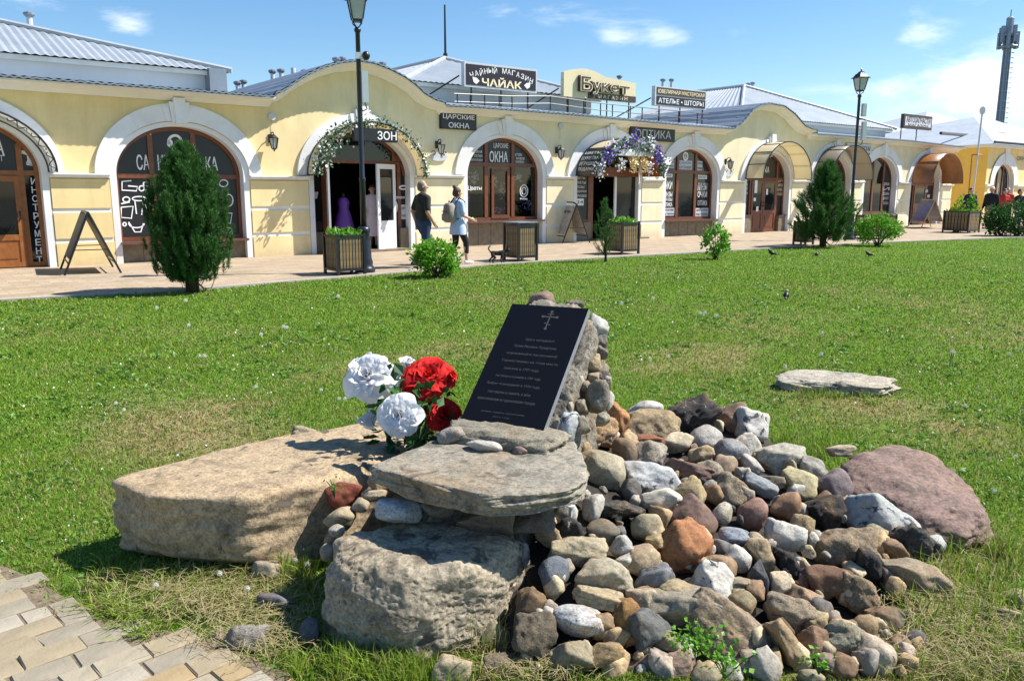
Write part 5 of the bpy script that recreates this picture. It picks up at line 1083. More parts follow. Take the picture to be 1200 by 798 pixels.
def person(loc, rz, h, label, pose, top, legs, shoe, hair='cap', hair_m='hairbrown', skin='skin', sleeves=1, top_len=.0, legs_to='ankle', head_yaw=0., group=None, broad=1.0, cat='person'):
    """a figure facing +y, scaled from a 1.75 m frame; pose moves elbows, wrists, knees and ankles"""
    e = thing('person', label, cat, loc, rz, group); k = h / 1.75; e.scale = (k,) * 3; b = broad
    J = dict(elL=(-.25, -.05, 1.15), wrL=(-.27, .06, .92), elR=(.25, -.05, 1.15), wrR=(.27, .06, .92), knL=(-.10, .12, .50), anL=(-.10, .10, .09), knR=(.10, .02, .50), anR=(.10, -.24, .13)); J.update(pose)
    S = Skel(); S.add('pelvis', 0, 0, .97, .115 * b).add('waist', 0, 0, 1.10, .105 * b, 'pelvis').add('chest', 0, .0, 1.30, .112 * b, 'waist').add('collar', 0, -.01, 1.44, .09 * b, 'chest').add('neck', 0, .0, 1.52, .052, 'collar').add('jaw', 0, .025, 1.59, .066, 'neck').add('head', 0, .015, 1.665, .088, 'jaw').add('crown', 0, .0, 1.725, .066, 'head')
    for sd, sx in (('L', -1), ('R', 1)): S.add('rib' + sd, sx * .075 * b, -.005, 1.30, .10 * b, 'waist').add('flank' + sd, sx * .055 * b, 0, 1.10, .09 * b, 'pelvis')
    cy, sy = math.cos(head_yaw), math.sin(head_yaw); S.add('nose', -.105 * sy, .015 + .105 * cy, 1.645, .013, 'head')
    for sd, sx in (('L', -1), ('R', 1)):
        S.add('sh' + sd, sx * .175 * b, -.01, 1.42, .062, 'collar').add('el' + sd, *J['el' + sd], .043, 'sh' + sd).add('wr' + sd, *J['wr' + sd], .029, 'el' + sd)
        el, wr = Vector(J['el' + sd]), Vector(J['wr' + sd]); d = (wr - el).normalized(); sd_ = Vector((0, 1, 0)) if abs(d.y) < .8 else Vector((0, 0, 1)); sd_ = (sd_ - d * sd_.dot(d)).normalized(); inn = d.cross(sd_)
        pm = wr + d * .06; S.add('palm' + sd, *pm, .034, 'wr' + sd)
        for i, (o_, L) in enumerate(((-.026, .062), (-.009, .075), (.009, .072), (.025, .058))):
            a = pm + d * .035 + sd_ * o_; c = a + d * L * .55 + inn * .012 * sx; S.add(f'f{i}a{sd}', *a, .0095, 'palm' + sd).add(f'f{i}b{sd}', *(c + d * L * .35 + inn * .03 * sx), .0075, f'f{i}a{sd}')
        th = wr + d * .03 + sd_ * .04; S.add('t' + sd, *th, .012, 'palm' + sd).add('tt' + sd, *(th + d * .045 + sd_ * .012), .009, 't' + sd)
        S.add('hip' + sd, sx * .088 * b, 0, .90, .098 * b, 'pelvis').add('kn' + sd, *J['kn' + sd], .058, 'hip' + sd).add('calf' + sd, *(Vector(J['kn' + sd]).lerp(Vector(J['an' + sd]), .3) + Vector((0, -.015, 0))), .056, 'kn' + sd).add('an' + sd, *J['an' + sd], .036, 'calf' + sd).add('toe' + sd, *(Vector(J['an' + sd]) + Vector((0, .14, -.055))), .03, 'an' + sd)
    S.e += [(S.n['shL'], S.n['ribL']), (S.n['shR'], S.n['ribR'])]
    skin_mesh('body', S.p, S.e, M[skin], e, 1, vox=VOX[0] * .8)
    def sub(name, keys, grow, m, extra=(), root=0, lvl=1, more=()):
        idx = {q: i for i, q in enumerate(keys)}; P_ = [S.p[S.n[q]][:3] + (S.p[S.n[q]][3] + grow,) for q in keys]; inv = {v: k_ for k_, v in S.n.items()}
        E = [(idx[inv[a]], idx[inv[c]]) for a, c in S.e if inv[a] in idx and inv[c] in idx]
        for nm, x, y, z, r, to in extra: idx[nm] = len(P_); P_.append((x, y, z, r)); E.append((idx[to], idx[nm]))
        E += [(idx[a], idx[c]) for a, c in more]
        return skin_mesh(name, P_, E, M[m], e, lvl, root)
    ex = []; kt = ['waist', 'chest', 'collar', 'shL', 'shR', 'ribL', 'ribR', 'flankL', 'flankR']
    for sd in 'LR':
        sh, el, wr = Vector(S.p[S.n['sh' + sd]][:3]), Vector(J['el' + sd]), Vector(J['wr' + sd])
        if sleeves == 1: q = sh.lerp(el, .75); ex.append(('sl' + sd, *q, .066, 'sh' + sd))
        else: ex += [('sl' + sd, *el, .056, 'sh' + sd), ('sw' + sd, *(el.lerp(wr, .92)), .045, 'sl' + sd)]
    ex += [('hemL', -.06 * b, 0, .96 - top_len, .105 * b + .01, 'waist'), ('hemR', .06 * b, 0, .96 - top_len, .105 * b + .01, 'waist')]; E2 = [('shL', 'ribL'), ('shR', 'ribR'), ('ribL', 'hemL'), ('ribR', 'hemR'), ('ribL', 'ribR'), ('hemL', 'hemR')]
    sub('shirt', kt, .014, top, ex, more=E2)
    if legs:
        kk = ['pelvis', 'hipL', 'hipR', 'knL', 'knR']; ex = []
        for sd in 'LR':
            kn, an = Vector(J['kn' + sd]), Vector(J['an' + sd]); f = .95 if legs_to == 'ankle' else .55; q = kn.lerp(an, f); ex.append(('cf' + sd, *q, .055 if legs_to == 'ankle' else .06, 'kn' + sd))
        sub('trousers', kk, .016, legs, ex)
    for sd in 'LR':
        an = Vector(J['an' + sd]); skin_mesh('shoe', [(an.x, an.y - .04, an.z - .04, .042), (an.x, an.y + .05, an.z - .045, .045), (an.x, an.y + .16, an.z - .055, .036)], [(0, 1), (1, 2)], M[shoe], e, 1)
    if hair:
        B_ = [(.005 * sy, -.012 * cy, 1.700, .100), (.02 * sy, -.035 * cy, 1.65, .094)] if hair_m != 'hairgrey' else [(.02 * sy, -.018 * cy, 1.686, .094), (.03 * sy, -.03 * cy, 1.64, .088)]
        if hair == 'bun': B_ += [(.03 * sy, -.06 * cy, 1.77, .03), (.04 * sy, -.075 * cy, 1.80, .05)]
        if hair == 'capbill': B_ = [(0, .0, 1.70, .098)]
        skin_mesh('hair' if hair != 'capbill' else 'cap', B_, [(i, i + 1) for i in range(len(B_) - 1)], M[hair_m], e, 1)
        if hair == 'capbill': mb = MB(); mb.prism([(-.08, .06), (.08, .06), (.06, .19), (-.06, .19)], (0, 0, 1.70), (1, 0, 0), (0, 1, 0), (0, 0, 1), .015); mb.build('cap_peak', M[hair_m], e)
    mb = MB()
    for s_ in (-1, 1): mb.lathe([(.0, -.03), (.014, -.015), (.018, .01), (.0, .03)], (s_ * .09 * cy, s_ * .09 * sy, 1.65), 6, cap=False)
    mb.build('ears', M[skin], e, True); return e
RZ = THETA - PI / 2
VOX[0] = .010
man = person(G(497, 313), RZ, 1.80, 'balding man in dark olive shirt and blue jeans walking along the shops', dict(elL=(-.25, -.10, 1.16), wrL=(-.26, -.02, .92), elR=(.27, -.06, 1.14), wrR=(.22, .10, .95), knL=(-.10, .20, .52), anL=(-.10, .26, .09), knR=(.10, -.02, .5), anR=(.10, -.30, .14)), 'olive', 'jeans', 'darkshoe', 'cap', 'hairgrey', head_yaw=-.5, broad=1.12)
wom = person(G(537, 309.5), RZ, 1.66, 'woman in pale blue tunic with hair bun walking with a backpack', dict(elL=(-.24, -.02, 1.15), wrL=(-.2, .2, 1.08), elR=(.25, .0, 1.14), wrR=(.2, .24, 1.06), knL=(-.10, .0, .5), anL=(-.10, -.20, .13), knR=(.10, .16, .52), anR=(.10, .18, .09)), 'blueshirt', 'blackcloth', 'whiteshoe', 'bun', 'hairbrown', 'skin2', legs_to='calf', head_yaw=-.3)

bp = thing('backpack', 'grey brown backpack on the back of the woman in pale blue', 'backpack', wom.location, RZ); bp.scale = wom.scale
mb = MB(); V = []
for z, hw, d in ((.98, .13, .07), (1.02, .155, .12), (1.2, .16, .13), (1.36, .14, .11), (1.43, .09, .07)):
    for a in range(12): t_ = 2 * PI * a / 12; V.append((hw * math.copysign(abs(math.cos(t_)) ** .6, math.cos(t_)), -.23 + d * math.copysign(abs(math.sin(t_)) ** .6, math.sin(t_)), z))
mb.add(V, [(i * 12 + j, i * 12 + (j + 1) % 12, (i + 1) * 12 + (j + 1) % 12, (i + 1) * 12 + j) for i in range(4) for j in range(12)] + [tuple(range(11, -1, -1)), tuple(range(48, 60))]); mb.build('bag', M['pack'], bp, True)
mb = MB(); mb.prism([(-.11, 1.03), (.11, 1.03), (.11, 1.18), (-.11, 1.18)], (0, -.375, 0), (1, 0, 0), (0, 0, 1), (0, 1, 0), .05); mb.build('front_pocket', M['pack'], bp)
mb = MB(); mb.tube([(-.12, -.37, 1.24), (.12, -.37, 1.24)], .008, 5); mb.tube([(-.03, -.23, 1.44), (0, -.24, 1.49), (.03, -.23, 1.44)], .01, 5); mb.build('trim', M['packdark'], bp)
for s_ in (-1, 1): mb = MB(); mb.tube([(s_ * .10, -.14, 1.42), (s_ * .11, -.02, 1.55), (s_ * .12, .12, 1.46), (s_ * .15, .10, 1.25), (s_ * .14, -.1, 1.05)], .018, 6); mb.build('strap', M['packdark'], bp)
# two dresses in the open doorway: a woman in lavender, a dress form in violet
def dress(e, m, prof, y=0):
    mb = MB(); n = 28; V = []
    for z, r in prof:
        for j in range(n): a = 2 * PI * j / n; f = 1 + .06 * math.sin(7 * a) * max(0, (1.05 - z)); V.append((r * f * 1.1 * math.cos(a), y + r * f * .85 * math.sin(a), z))
    mb.add(V, [(i * n + j, i * n + (j + 1) % n, (i + 1) * n + (j + 1) % n, (i + 1) * n + j) for i in range(len(prof) - 1) for j in range(n)]); mb.build('dress', M[m], e, True)
q = W(F(438, 287, .6)[0], .6, .06)
lady = person(q, THETA + PI - .5, 1.70, 'woman in long pale lavender dress standing in the open shop doorway', dict(elL=(-.24, .0, 1.14), wrL=(-.22, .1, .9), elR=(.24, 0, 1.14), wrR=(.22, .1, .9), knL=(-.08, .02, .5), anL=(-.08, 0, .08), knR=(.08, .02, .5), anR=(.08, 0, .08)), 'lav', None, 'darkshoe', 'cap', 'hairbrown', 'skin2')
dress(lady, 'lav', [(1.44, .12), (1.3, .165), (1.12, .135), (1.0, .17), (.8, .22), (.55, .26), (.33, .29)])
q = W(F(405, 287, .5)[0], .55, .02); e = thing('dress_form', 'deep violet long dress on a dark form inside the shop doorway', 'mannequin', q, THETA + PI)
dress(e, 'violet', [(1.42, .11), (1.3, .16), (1.12, .13), (.95, .19), (.6, .26), (.3, .33), (.12, .36)])
mb = MB(); mb.lathe([(.05, 1.4), (.05, 1.52), (.03, 1.55)], n=12); mb.lathe([(.18, 0), (.18, .03), (.02, .05), (.02, .3)], n=12); mb.build('stand', M['blackcloth'], e)
VOX[0] = .014
st = dict(knL=(-.10, .03, .5), anL=(-.10, .0, .09), knR=(.10, .03, .5), anR=(.10, -.02, .09))
person(G(1134, 268), PI * .9, 1.74, 'person in navy jacket and jeans standing beside the slim dish mast', st, 'navycloth', 'jeans', 'darkshoe', 'cap', 'hairbrown', sleeves=2)
person(G(1158, 271), PI * .75, 1.78, 'man in pale cap and dark open jacket with khaki trousers walking left', dict(knL=(-.10, .2, .52), anL=(-.10, .24, .09), knR=(.10, -.02, .5), anR=(.10, -.26, .14)), 'blackcloth', 'khaki', 'darkshoe', 'capbill', 'capwhite', sleeves=2, broad=1.1)
person(G(1173, 270), PI, 1.70, 'person in red jersey behind the hedge, right of the man in cap', st, 'red', 'jeans', 'darkshoe', 'cap', 'hairbrown')
person(G(1177, 268), PI * .85, 1.76, 'taller person in red jersey behind the hedge with cropped grey hair', st, 'red', 'navycloth', 'darkshoe', 'cap', 'hairgrey')
person(G(1191, 270), PI * 1.1, 1.68, 'person in dark jacket over pale shirt behind the hedge', st, 'blackcloth', 'jeans', 'darkshoe', 'cap', 'hairbrown', sleeves=2)
person(G(1202, 270), PI, 1.68, 'person in violet top cut off by the right edge of view', st, 'violet', 'jeans', 'darkshoe', 'cap', 'hairbrown')
dress(wom, 'blueshirt', [(1.2, .135), (1.08, .15), (.95, .185), (.8, .21), (.70, .215)])
# small black dog, nose to the bin
p = G(583, 308.5); M['fur'] = plain('black_fur', (.012, .011, .011), .85, vary=.5, scale=20, bs=.8)
dog = thing('dog', 'small black dog with curled tail sniffing the closed slatted bin', 'dog', p, .12); dog.scale = (.62,) * 3
S = Skel(); S.add('mid', 0, 0, .36, .085).add('chest', .16, 0, .37, .105, 'mid').add('rump', -.17, 0, .37, .085, 'mid').add('neck', .28, 0, .44, .065, 'chest').add('head', .38, 0, .49, .068, 'neck').add('muzzle', .47, 0, .465, .036, 'head').add('nose', .52, 0, .46, .022, 'muzzle')
for s_ in (-1, 1):
    S.add(f'sh{s_}', .17, s_ * .07, .30, .05, 'chest').add(f'el{s_}', .15 + .03 * s_, s_ * .08, .19, .03, f'sh{s_}').add(f'wr{s_}', .17 + .05 * s_, s_ * .08, .09, .021, f'el{s_}').add(f'pw{s_}', .20 + .05 * s_, s_ * .08, .025, .024, f'wr{s_}')
    S.add(f'th{s_}', -.18, s_ * .07, .30, .06, 'rump').add(f'kn{s_}', -.13 - .05 * s_, s_ * .085, .21, .038, f'th{s_}').add(f'hk{s_}', -.25 - .05 * s_, s_ * .085, .12, .022, f'kn{s_}').add(f'hp{s_}', -.22 - .05 * s_, s_ * .085, .025, .023, f'hk{s_}')
S.add('t0', -.26, 0, .42, .028, 'rump').add('t1', -.33, 0, .52, .026, 't0').add('t2', -.31, 0, .61, .025, 't1').add('t3', -.24, 0, .63, .016, 't2')
skin_mesh('body', S.p, S.e, M['fur'], dog, 2, vox=.011)
mb = MB()
for s_ in (-1, 1): mb.prism([(.33, .53), (.39, .54), (.35, .63)], (0, s_ * .045 - .008, 0), (1, 0, 0), (0, 0, 1), (0, 1, 0), .016)
mb.build('ears', M['fur'], dog)
# ------------------------------------------------------------------ rock shapes
_perm = np.random.default_rng(5).permutation(256); _perm = np.concatenate([_perm, _perm]); _grad = np.random.default_rng(6).normal(size=(256, 3)); _grad /= np.linalg.norm(_grad, axis=1, keepdims=True)
def perlin(P_):
    i = np.floor(P_).astype(int); f = P_ - i; u = f * f * f * (f * (f * 6 - 15) + 10); out = 0
    for dx in (0, 1):
        for dy in (0, 1):
            for dz in (0, 1):
                h = _perm[(_perm[(_perm[(i[:, 0] + dx) & 255] + i[:, 1] + dy) & 255] + i[:, 2] + dz) & 255]
                d = (_grad[h] * (f - np.array([dx, dy, dz]))).sum(1)
                w = (u[:, 0] if dx else 1 - u[:, 0]) * (u[:, 1] if dy else 1 - u[:, 1]) * (u[:, 2] if dz else 1 - u[:, 2]); out = out + w * d
    return out
def fbm(P_, octs=4, gain=.5):
    a, s, o = 1., 1., 0
    for k in range(octs): o = o + a * perlin(P_ * s + 17.3 * k); a *= gain; s *= 2.03
    return o
def poly_rock(planes, p, sub, scale, amp, freq, seed, rough=(0, 1), pit=0.):
    """smooth polytope: planes = (normal, distance) in the unit frame; then scaled and roughened"""
    U, Fc = ico(sub); acc = np.zeros(len(U))
    for n, d in planes:
        n = np.asarray(n, float); n = n / np.linalg.norm(n); acc += (np.maximum(U @ n, 0) / d) ** p
    r = acc ** (-1 / p); V = U * r[:, None]; S = np.asarray(scale, float)
    Q = V * S; m = S.mean(); off = seed * 3.7
    k = 1 + amp * fbm(V * freq + off, 3) + rough[0] * fbm(Q * (rough[1] / .1) + off, 4, .55)
    if pit: q = fbm(Q * 55 + off, 2); k = k - pit * np.maximum(0, q - .12)
    return V * k[:, None] * S, Fc
def rock_mesh(name, V, Fc, m, smooth=True):
    me = bpy.data.meshes.new(name); me.vertices.add(len(V)); me.vertices.foreach_set('co', np.ascontiguousarray(V, dtype=np.float32).ravel())
    nf = len(Fc); me.loops.add(nf * 3); me.loops.foreach_set('vertex_index', np.array(Fc, np.int32).ravel()); me.polygons.add(nf); me.polygons.foreach_set('loop_start', np.arange(0, nf * 3, 3, dtype=np.int32)); me.polygons.foreach_set('use_smooth', np.ones(nf, bool))
    me.materials.append(m); me.update(calc_edges=True); me.validate(); return me
def stone_mat(name, contrast=.35, spots=None, fine=.4, rough=.85, grain=1.0, warm=.0, bs=.6):
    m, nt, b = mat(name); oi = nd(nt, 'ShaderNodeObjectInfo'); tc = nd(nt, 'ShaderNodeTexCoord').outputs['Object']
    ad_ = nd(nt, 'ShaderNodeVectorMath', operation='ADD'); nt.links.new(tc, ad_.inputs[0]); sc_ = nd(nt, 'ShaderNodeVectorMath', operation='SCALE'); cv = nd(nt, 'ShaderNodeCombineXYZ')
    for i in range(3): nt.links.new(oi.outputs['Random'], cv.inputs[i])
    nt.links.new(cv.outputs[0], sc_.inputs[0]); sc_.inputs['Scale'].default_value = 37; nt.links.new(sc_.outputs[0], ad_.inputs[1]); P_ = ad_.outputs[0]
    n = tex_noise(nt, 9 * grain, 9, .72, P_, .4); r = ramp(nt, [(.30, (1 - contrast * 1.25,) * 3), (.47, (1, 1, 1)), (.72, (1 + contrast * .7, 1 + contrast * .62, 1 + contrast * .5))]); nt.links.new(n.outputs[0], r.inputs[0])
    c = mixc(nt, 1., oi.outputs['Color'], r.outputs[0], 'MULTIPLY')
    n4 = tex_noise(nt, 3.2 * grain, 4, .6, P_, .8); r4 = ramp(nt, [(.5, (0, 0, 0)), (.72, (.55, .55, .55))]); nt.links.new(n4.outputs[0], r4.inputs[0]); c = mixc(nt, r4.outputs[0], c, (.30, .19, .09))
    n2 = tex_noise(nt, 130 * grain, 4, .7, P_); r2 = ramp(nt, [(.33, (1 - fine,) * 3), (.55, (1, 1, 1)), (.72, (1.18, 1.18, 1.18))]); nt.links.new(n2.outputs[0], r2.inputs[0]); c = mixc(nt, 1., c, r2.outputs[0], 'MULTIPLY')
    n5 = tex_noise(nt, 48 * grain, 5, .68, P_, .3); r5 = ramp(nt, [(.36, (1 - contrast * .8,) * 3), (.5, (1, 1, 1)), (.68, (1.22, 1.2, 1.16))]); nt.links.new(n5.outputs[0], r5.inputs[0]); c = mixc(nt, .85, c, r5.outputs[0], 'MULTIPLY')
    if spots: 
        n3 = tex_noise(nt, spots[1], 5, .6, P_, .6); r3 = ramp(nt, [(spots[2], (0, 0, 0)), (spots[2] + .05, (1, 1, 1))]); nt.links.new(n3.outputs[0], r3.inputs[0]); c = mixc(nt, r3.outputs[0], c, spots[0])
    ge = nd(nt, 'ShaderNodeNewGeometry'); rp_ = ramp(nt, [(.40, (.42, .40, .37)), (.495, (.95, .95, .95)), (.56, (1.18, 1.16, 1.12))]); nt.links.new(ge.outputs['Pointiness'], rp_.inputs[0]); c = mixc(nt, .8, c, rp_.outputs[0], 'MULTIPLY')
    nt.links.new(c, b.inputs['Base Color']); b.inputs['Roughness'].default_value = rough; b.inputs['Specular IOR Level'].default_value = .3
    a = nd(nt, 'ShaderNodeMath', operation='MULTIPLY_ADD'); nt.links.new(n2.outputs[0], a.inputs[0]); a.inputs[1].default_value = .35; nt.links.new(n.outputs[0], a.inputs[2]); bump(nt, b, a.outputs[0], bs, .012); return m
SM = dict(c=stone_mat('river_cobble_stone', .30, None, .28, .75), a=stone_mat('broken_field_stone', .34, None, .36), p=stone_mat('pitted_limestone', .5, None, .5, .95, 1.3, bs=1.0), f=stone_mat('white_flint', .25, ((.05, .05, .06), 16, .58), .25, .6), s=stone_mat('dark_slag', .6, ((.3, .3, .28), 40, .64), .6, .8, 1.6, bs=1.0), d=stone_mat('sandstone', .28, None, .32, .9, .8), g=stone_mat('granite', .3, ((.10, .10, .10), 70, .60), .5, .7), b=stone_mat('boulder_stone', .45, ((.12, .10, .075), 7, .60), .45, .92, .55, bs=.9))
TYPES = dict(c=(8, 9, .14, 1.2, .016, .015), a=(30, 10, .15, 1.5, .045, .05), p=(9, 8, .18, 1.6, .085, .11), f=(20, 9, .17, 1.5, .035, .03), s=(11, 9, .28, 1.9, .11, .10), d=(22, 9, .15, 1.4, .045, .04), g=(8, 8, .14, 1.2, .022, .02), b=(14, 10, .15, 1.6, .055, .06))
def place_rock(name, c, ax, semi, kind, col, seed, label=None, group=None, parent=None, sub=4, planes=None, cat='stone'):
    """ax: three world axes of the stone, semi: its half sizes along them"""
    g = np.random.default_rng(seed); p, npl, amp, fr, ro, pit = TYPES[kind]
    if planes is None:
        planes = [(v, 1.0) for v in ((1, 0, 0), (-1, 0, 0), (0, 1, 0), (0, -1, 0), (0, 0, 1), (0, 0, -1))]
        if kind in 'cg': planes = [(g.normal(size=3), g.uniform(.93, 1.0)) for _ in range(26)]
        planes += [(g.normal(size=3), g.uniform(.70, 1.0)) for _ in range(npl + 5)]
    V, Fc = poly_rock(planes, p + 2, sub, semi, amp, fr, seed, (ro, 1.9), pit)
    A = np.array([list(v) for v in ax]); V = V @ A
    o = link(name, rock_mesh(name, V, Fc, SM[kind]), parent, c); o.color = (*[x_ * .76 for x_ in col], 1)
    if label: tag(o, label, cat, group)
    return o
def axes(rot=0., tilt=.32):
    u = Vector((math.cos(R(rot)), math.sin(R(rot)) * tilt, math.sin(R(rot)))); u.normalize(); n = Vector((0, -math.cos(tilt), math.sin(tilt))); n = (n - u * n.dot(u)).normalized(); v = n.cross(u); return (u, v, n)
AX_W = (Vector((1, 0, 0)), Vector((0, 1, 0)), Vector((0, 0, 1)))

# ------------------------------------------------------------------ the heap: a low mound of earth with stones lying on it
_hx = [480, 545, 600, 680, 760, 850, 900, 960, 1000, 1060, 1120, 1160]; _hz = [.0, .06, .46, .49, .40, .35, .30, .22, .17, .09, .0, 0]; _hy = [520, 500, 485, 478, 478, 480, 502, 540, 560, 598, 650, 690]
def heap_D(px, py):
    zt = np.interp(px, _hx, _hz); yt = np.interp(px, _hx, _hy); u = max(0, min(1.1, (798 - py) / (798 - yt))); z = zt * u ** .92
    r = ray(px, py); k = (z - CAM.z) / r.z; return r.y * k
mb = MB(); cols = list(range(480, 1165, 15)); rows = [805] + list(range(790, 470, -16)); V = []
for px in cols:
    yt = np.interp(px, _hx, _hy); cy = []
    for py in rows:
        q = max(py, yt + 4); p = BD(px, q, heap_D(px, q) + .05); p.z = max(p.z - .045, -.04) + .012 * mnoise.noise(Vector((px * .05, py * .05, 0))); cy.append(p)
    top = cy[-1]; cy += [Vector((top.x * 1.02, top.y + .12, top.z * .75)), Vector((top.x * 1.05, top.y + .3, top.z * .25)), Vector((top.x * 1.08, top.y + .45, -.06))]
    V += cy
K = len(rows) + 3; mb.add(V, [(i * K + j, (i + 1) * K + j, (i + 1) * K + j + 1, i * K + j + 1) for i in range(len(cols) - 1) for j in range(K - 1)])
M['earth'] = plain('dark_heap_earth', (.032, .025, .018), .95, vary=.55, scale=16, bs=1., bscale=60)
tag(mb.build('earth_mound', M['earth'], smooth=True), kind='structure')

TAN, CREAM, BEIGE, GREY, DGREY, BLACK, WHITE, BROWN, RED, ORANGE, PINK, PURPLE, OLIVE, BLUE = (.40, .29, .165), (.60, .51, .36), (.46, .38, .255), (.36, .34, .30), (.13, .125, .12), (.045, .043, .043), (.60, .575, .52), (.22, .145, .09), (.20, .06, .04), (.46, .24, .11), (.36, .22, .175), (.17, .105, .115), (.27, .235, .155), (.36, .41, .48)
Ccr = lambda x, y: (600 + x / 2.36, 460 + y / 2.36); Dcr = lambda x, y: (860 + x / 2.362, 460 + y / 2.362)
def mulc(c, k): return tuple(min(.85, x * k) for x in c)
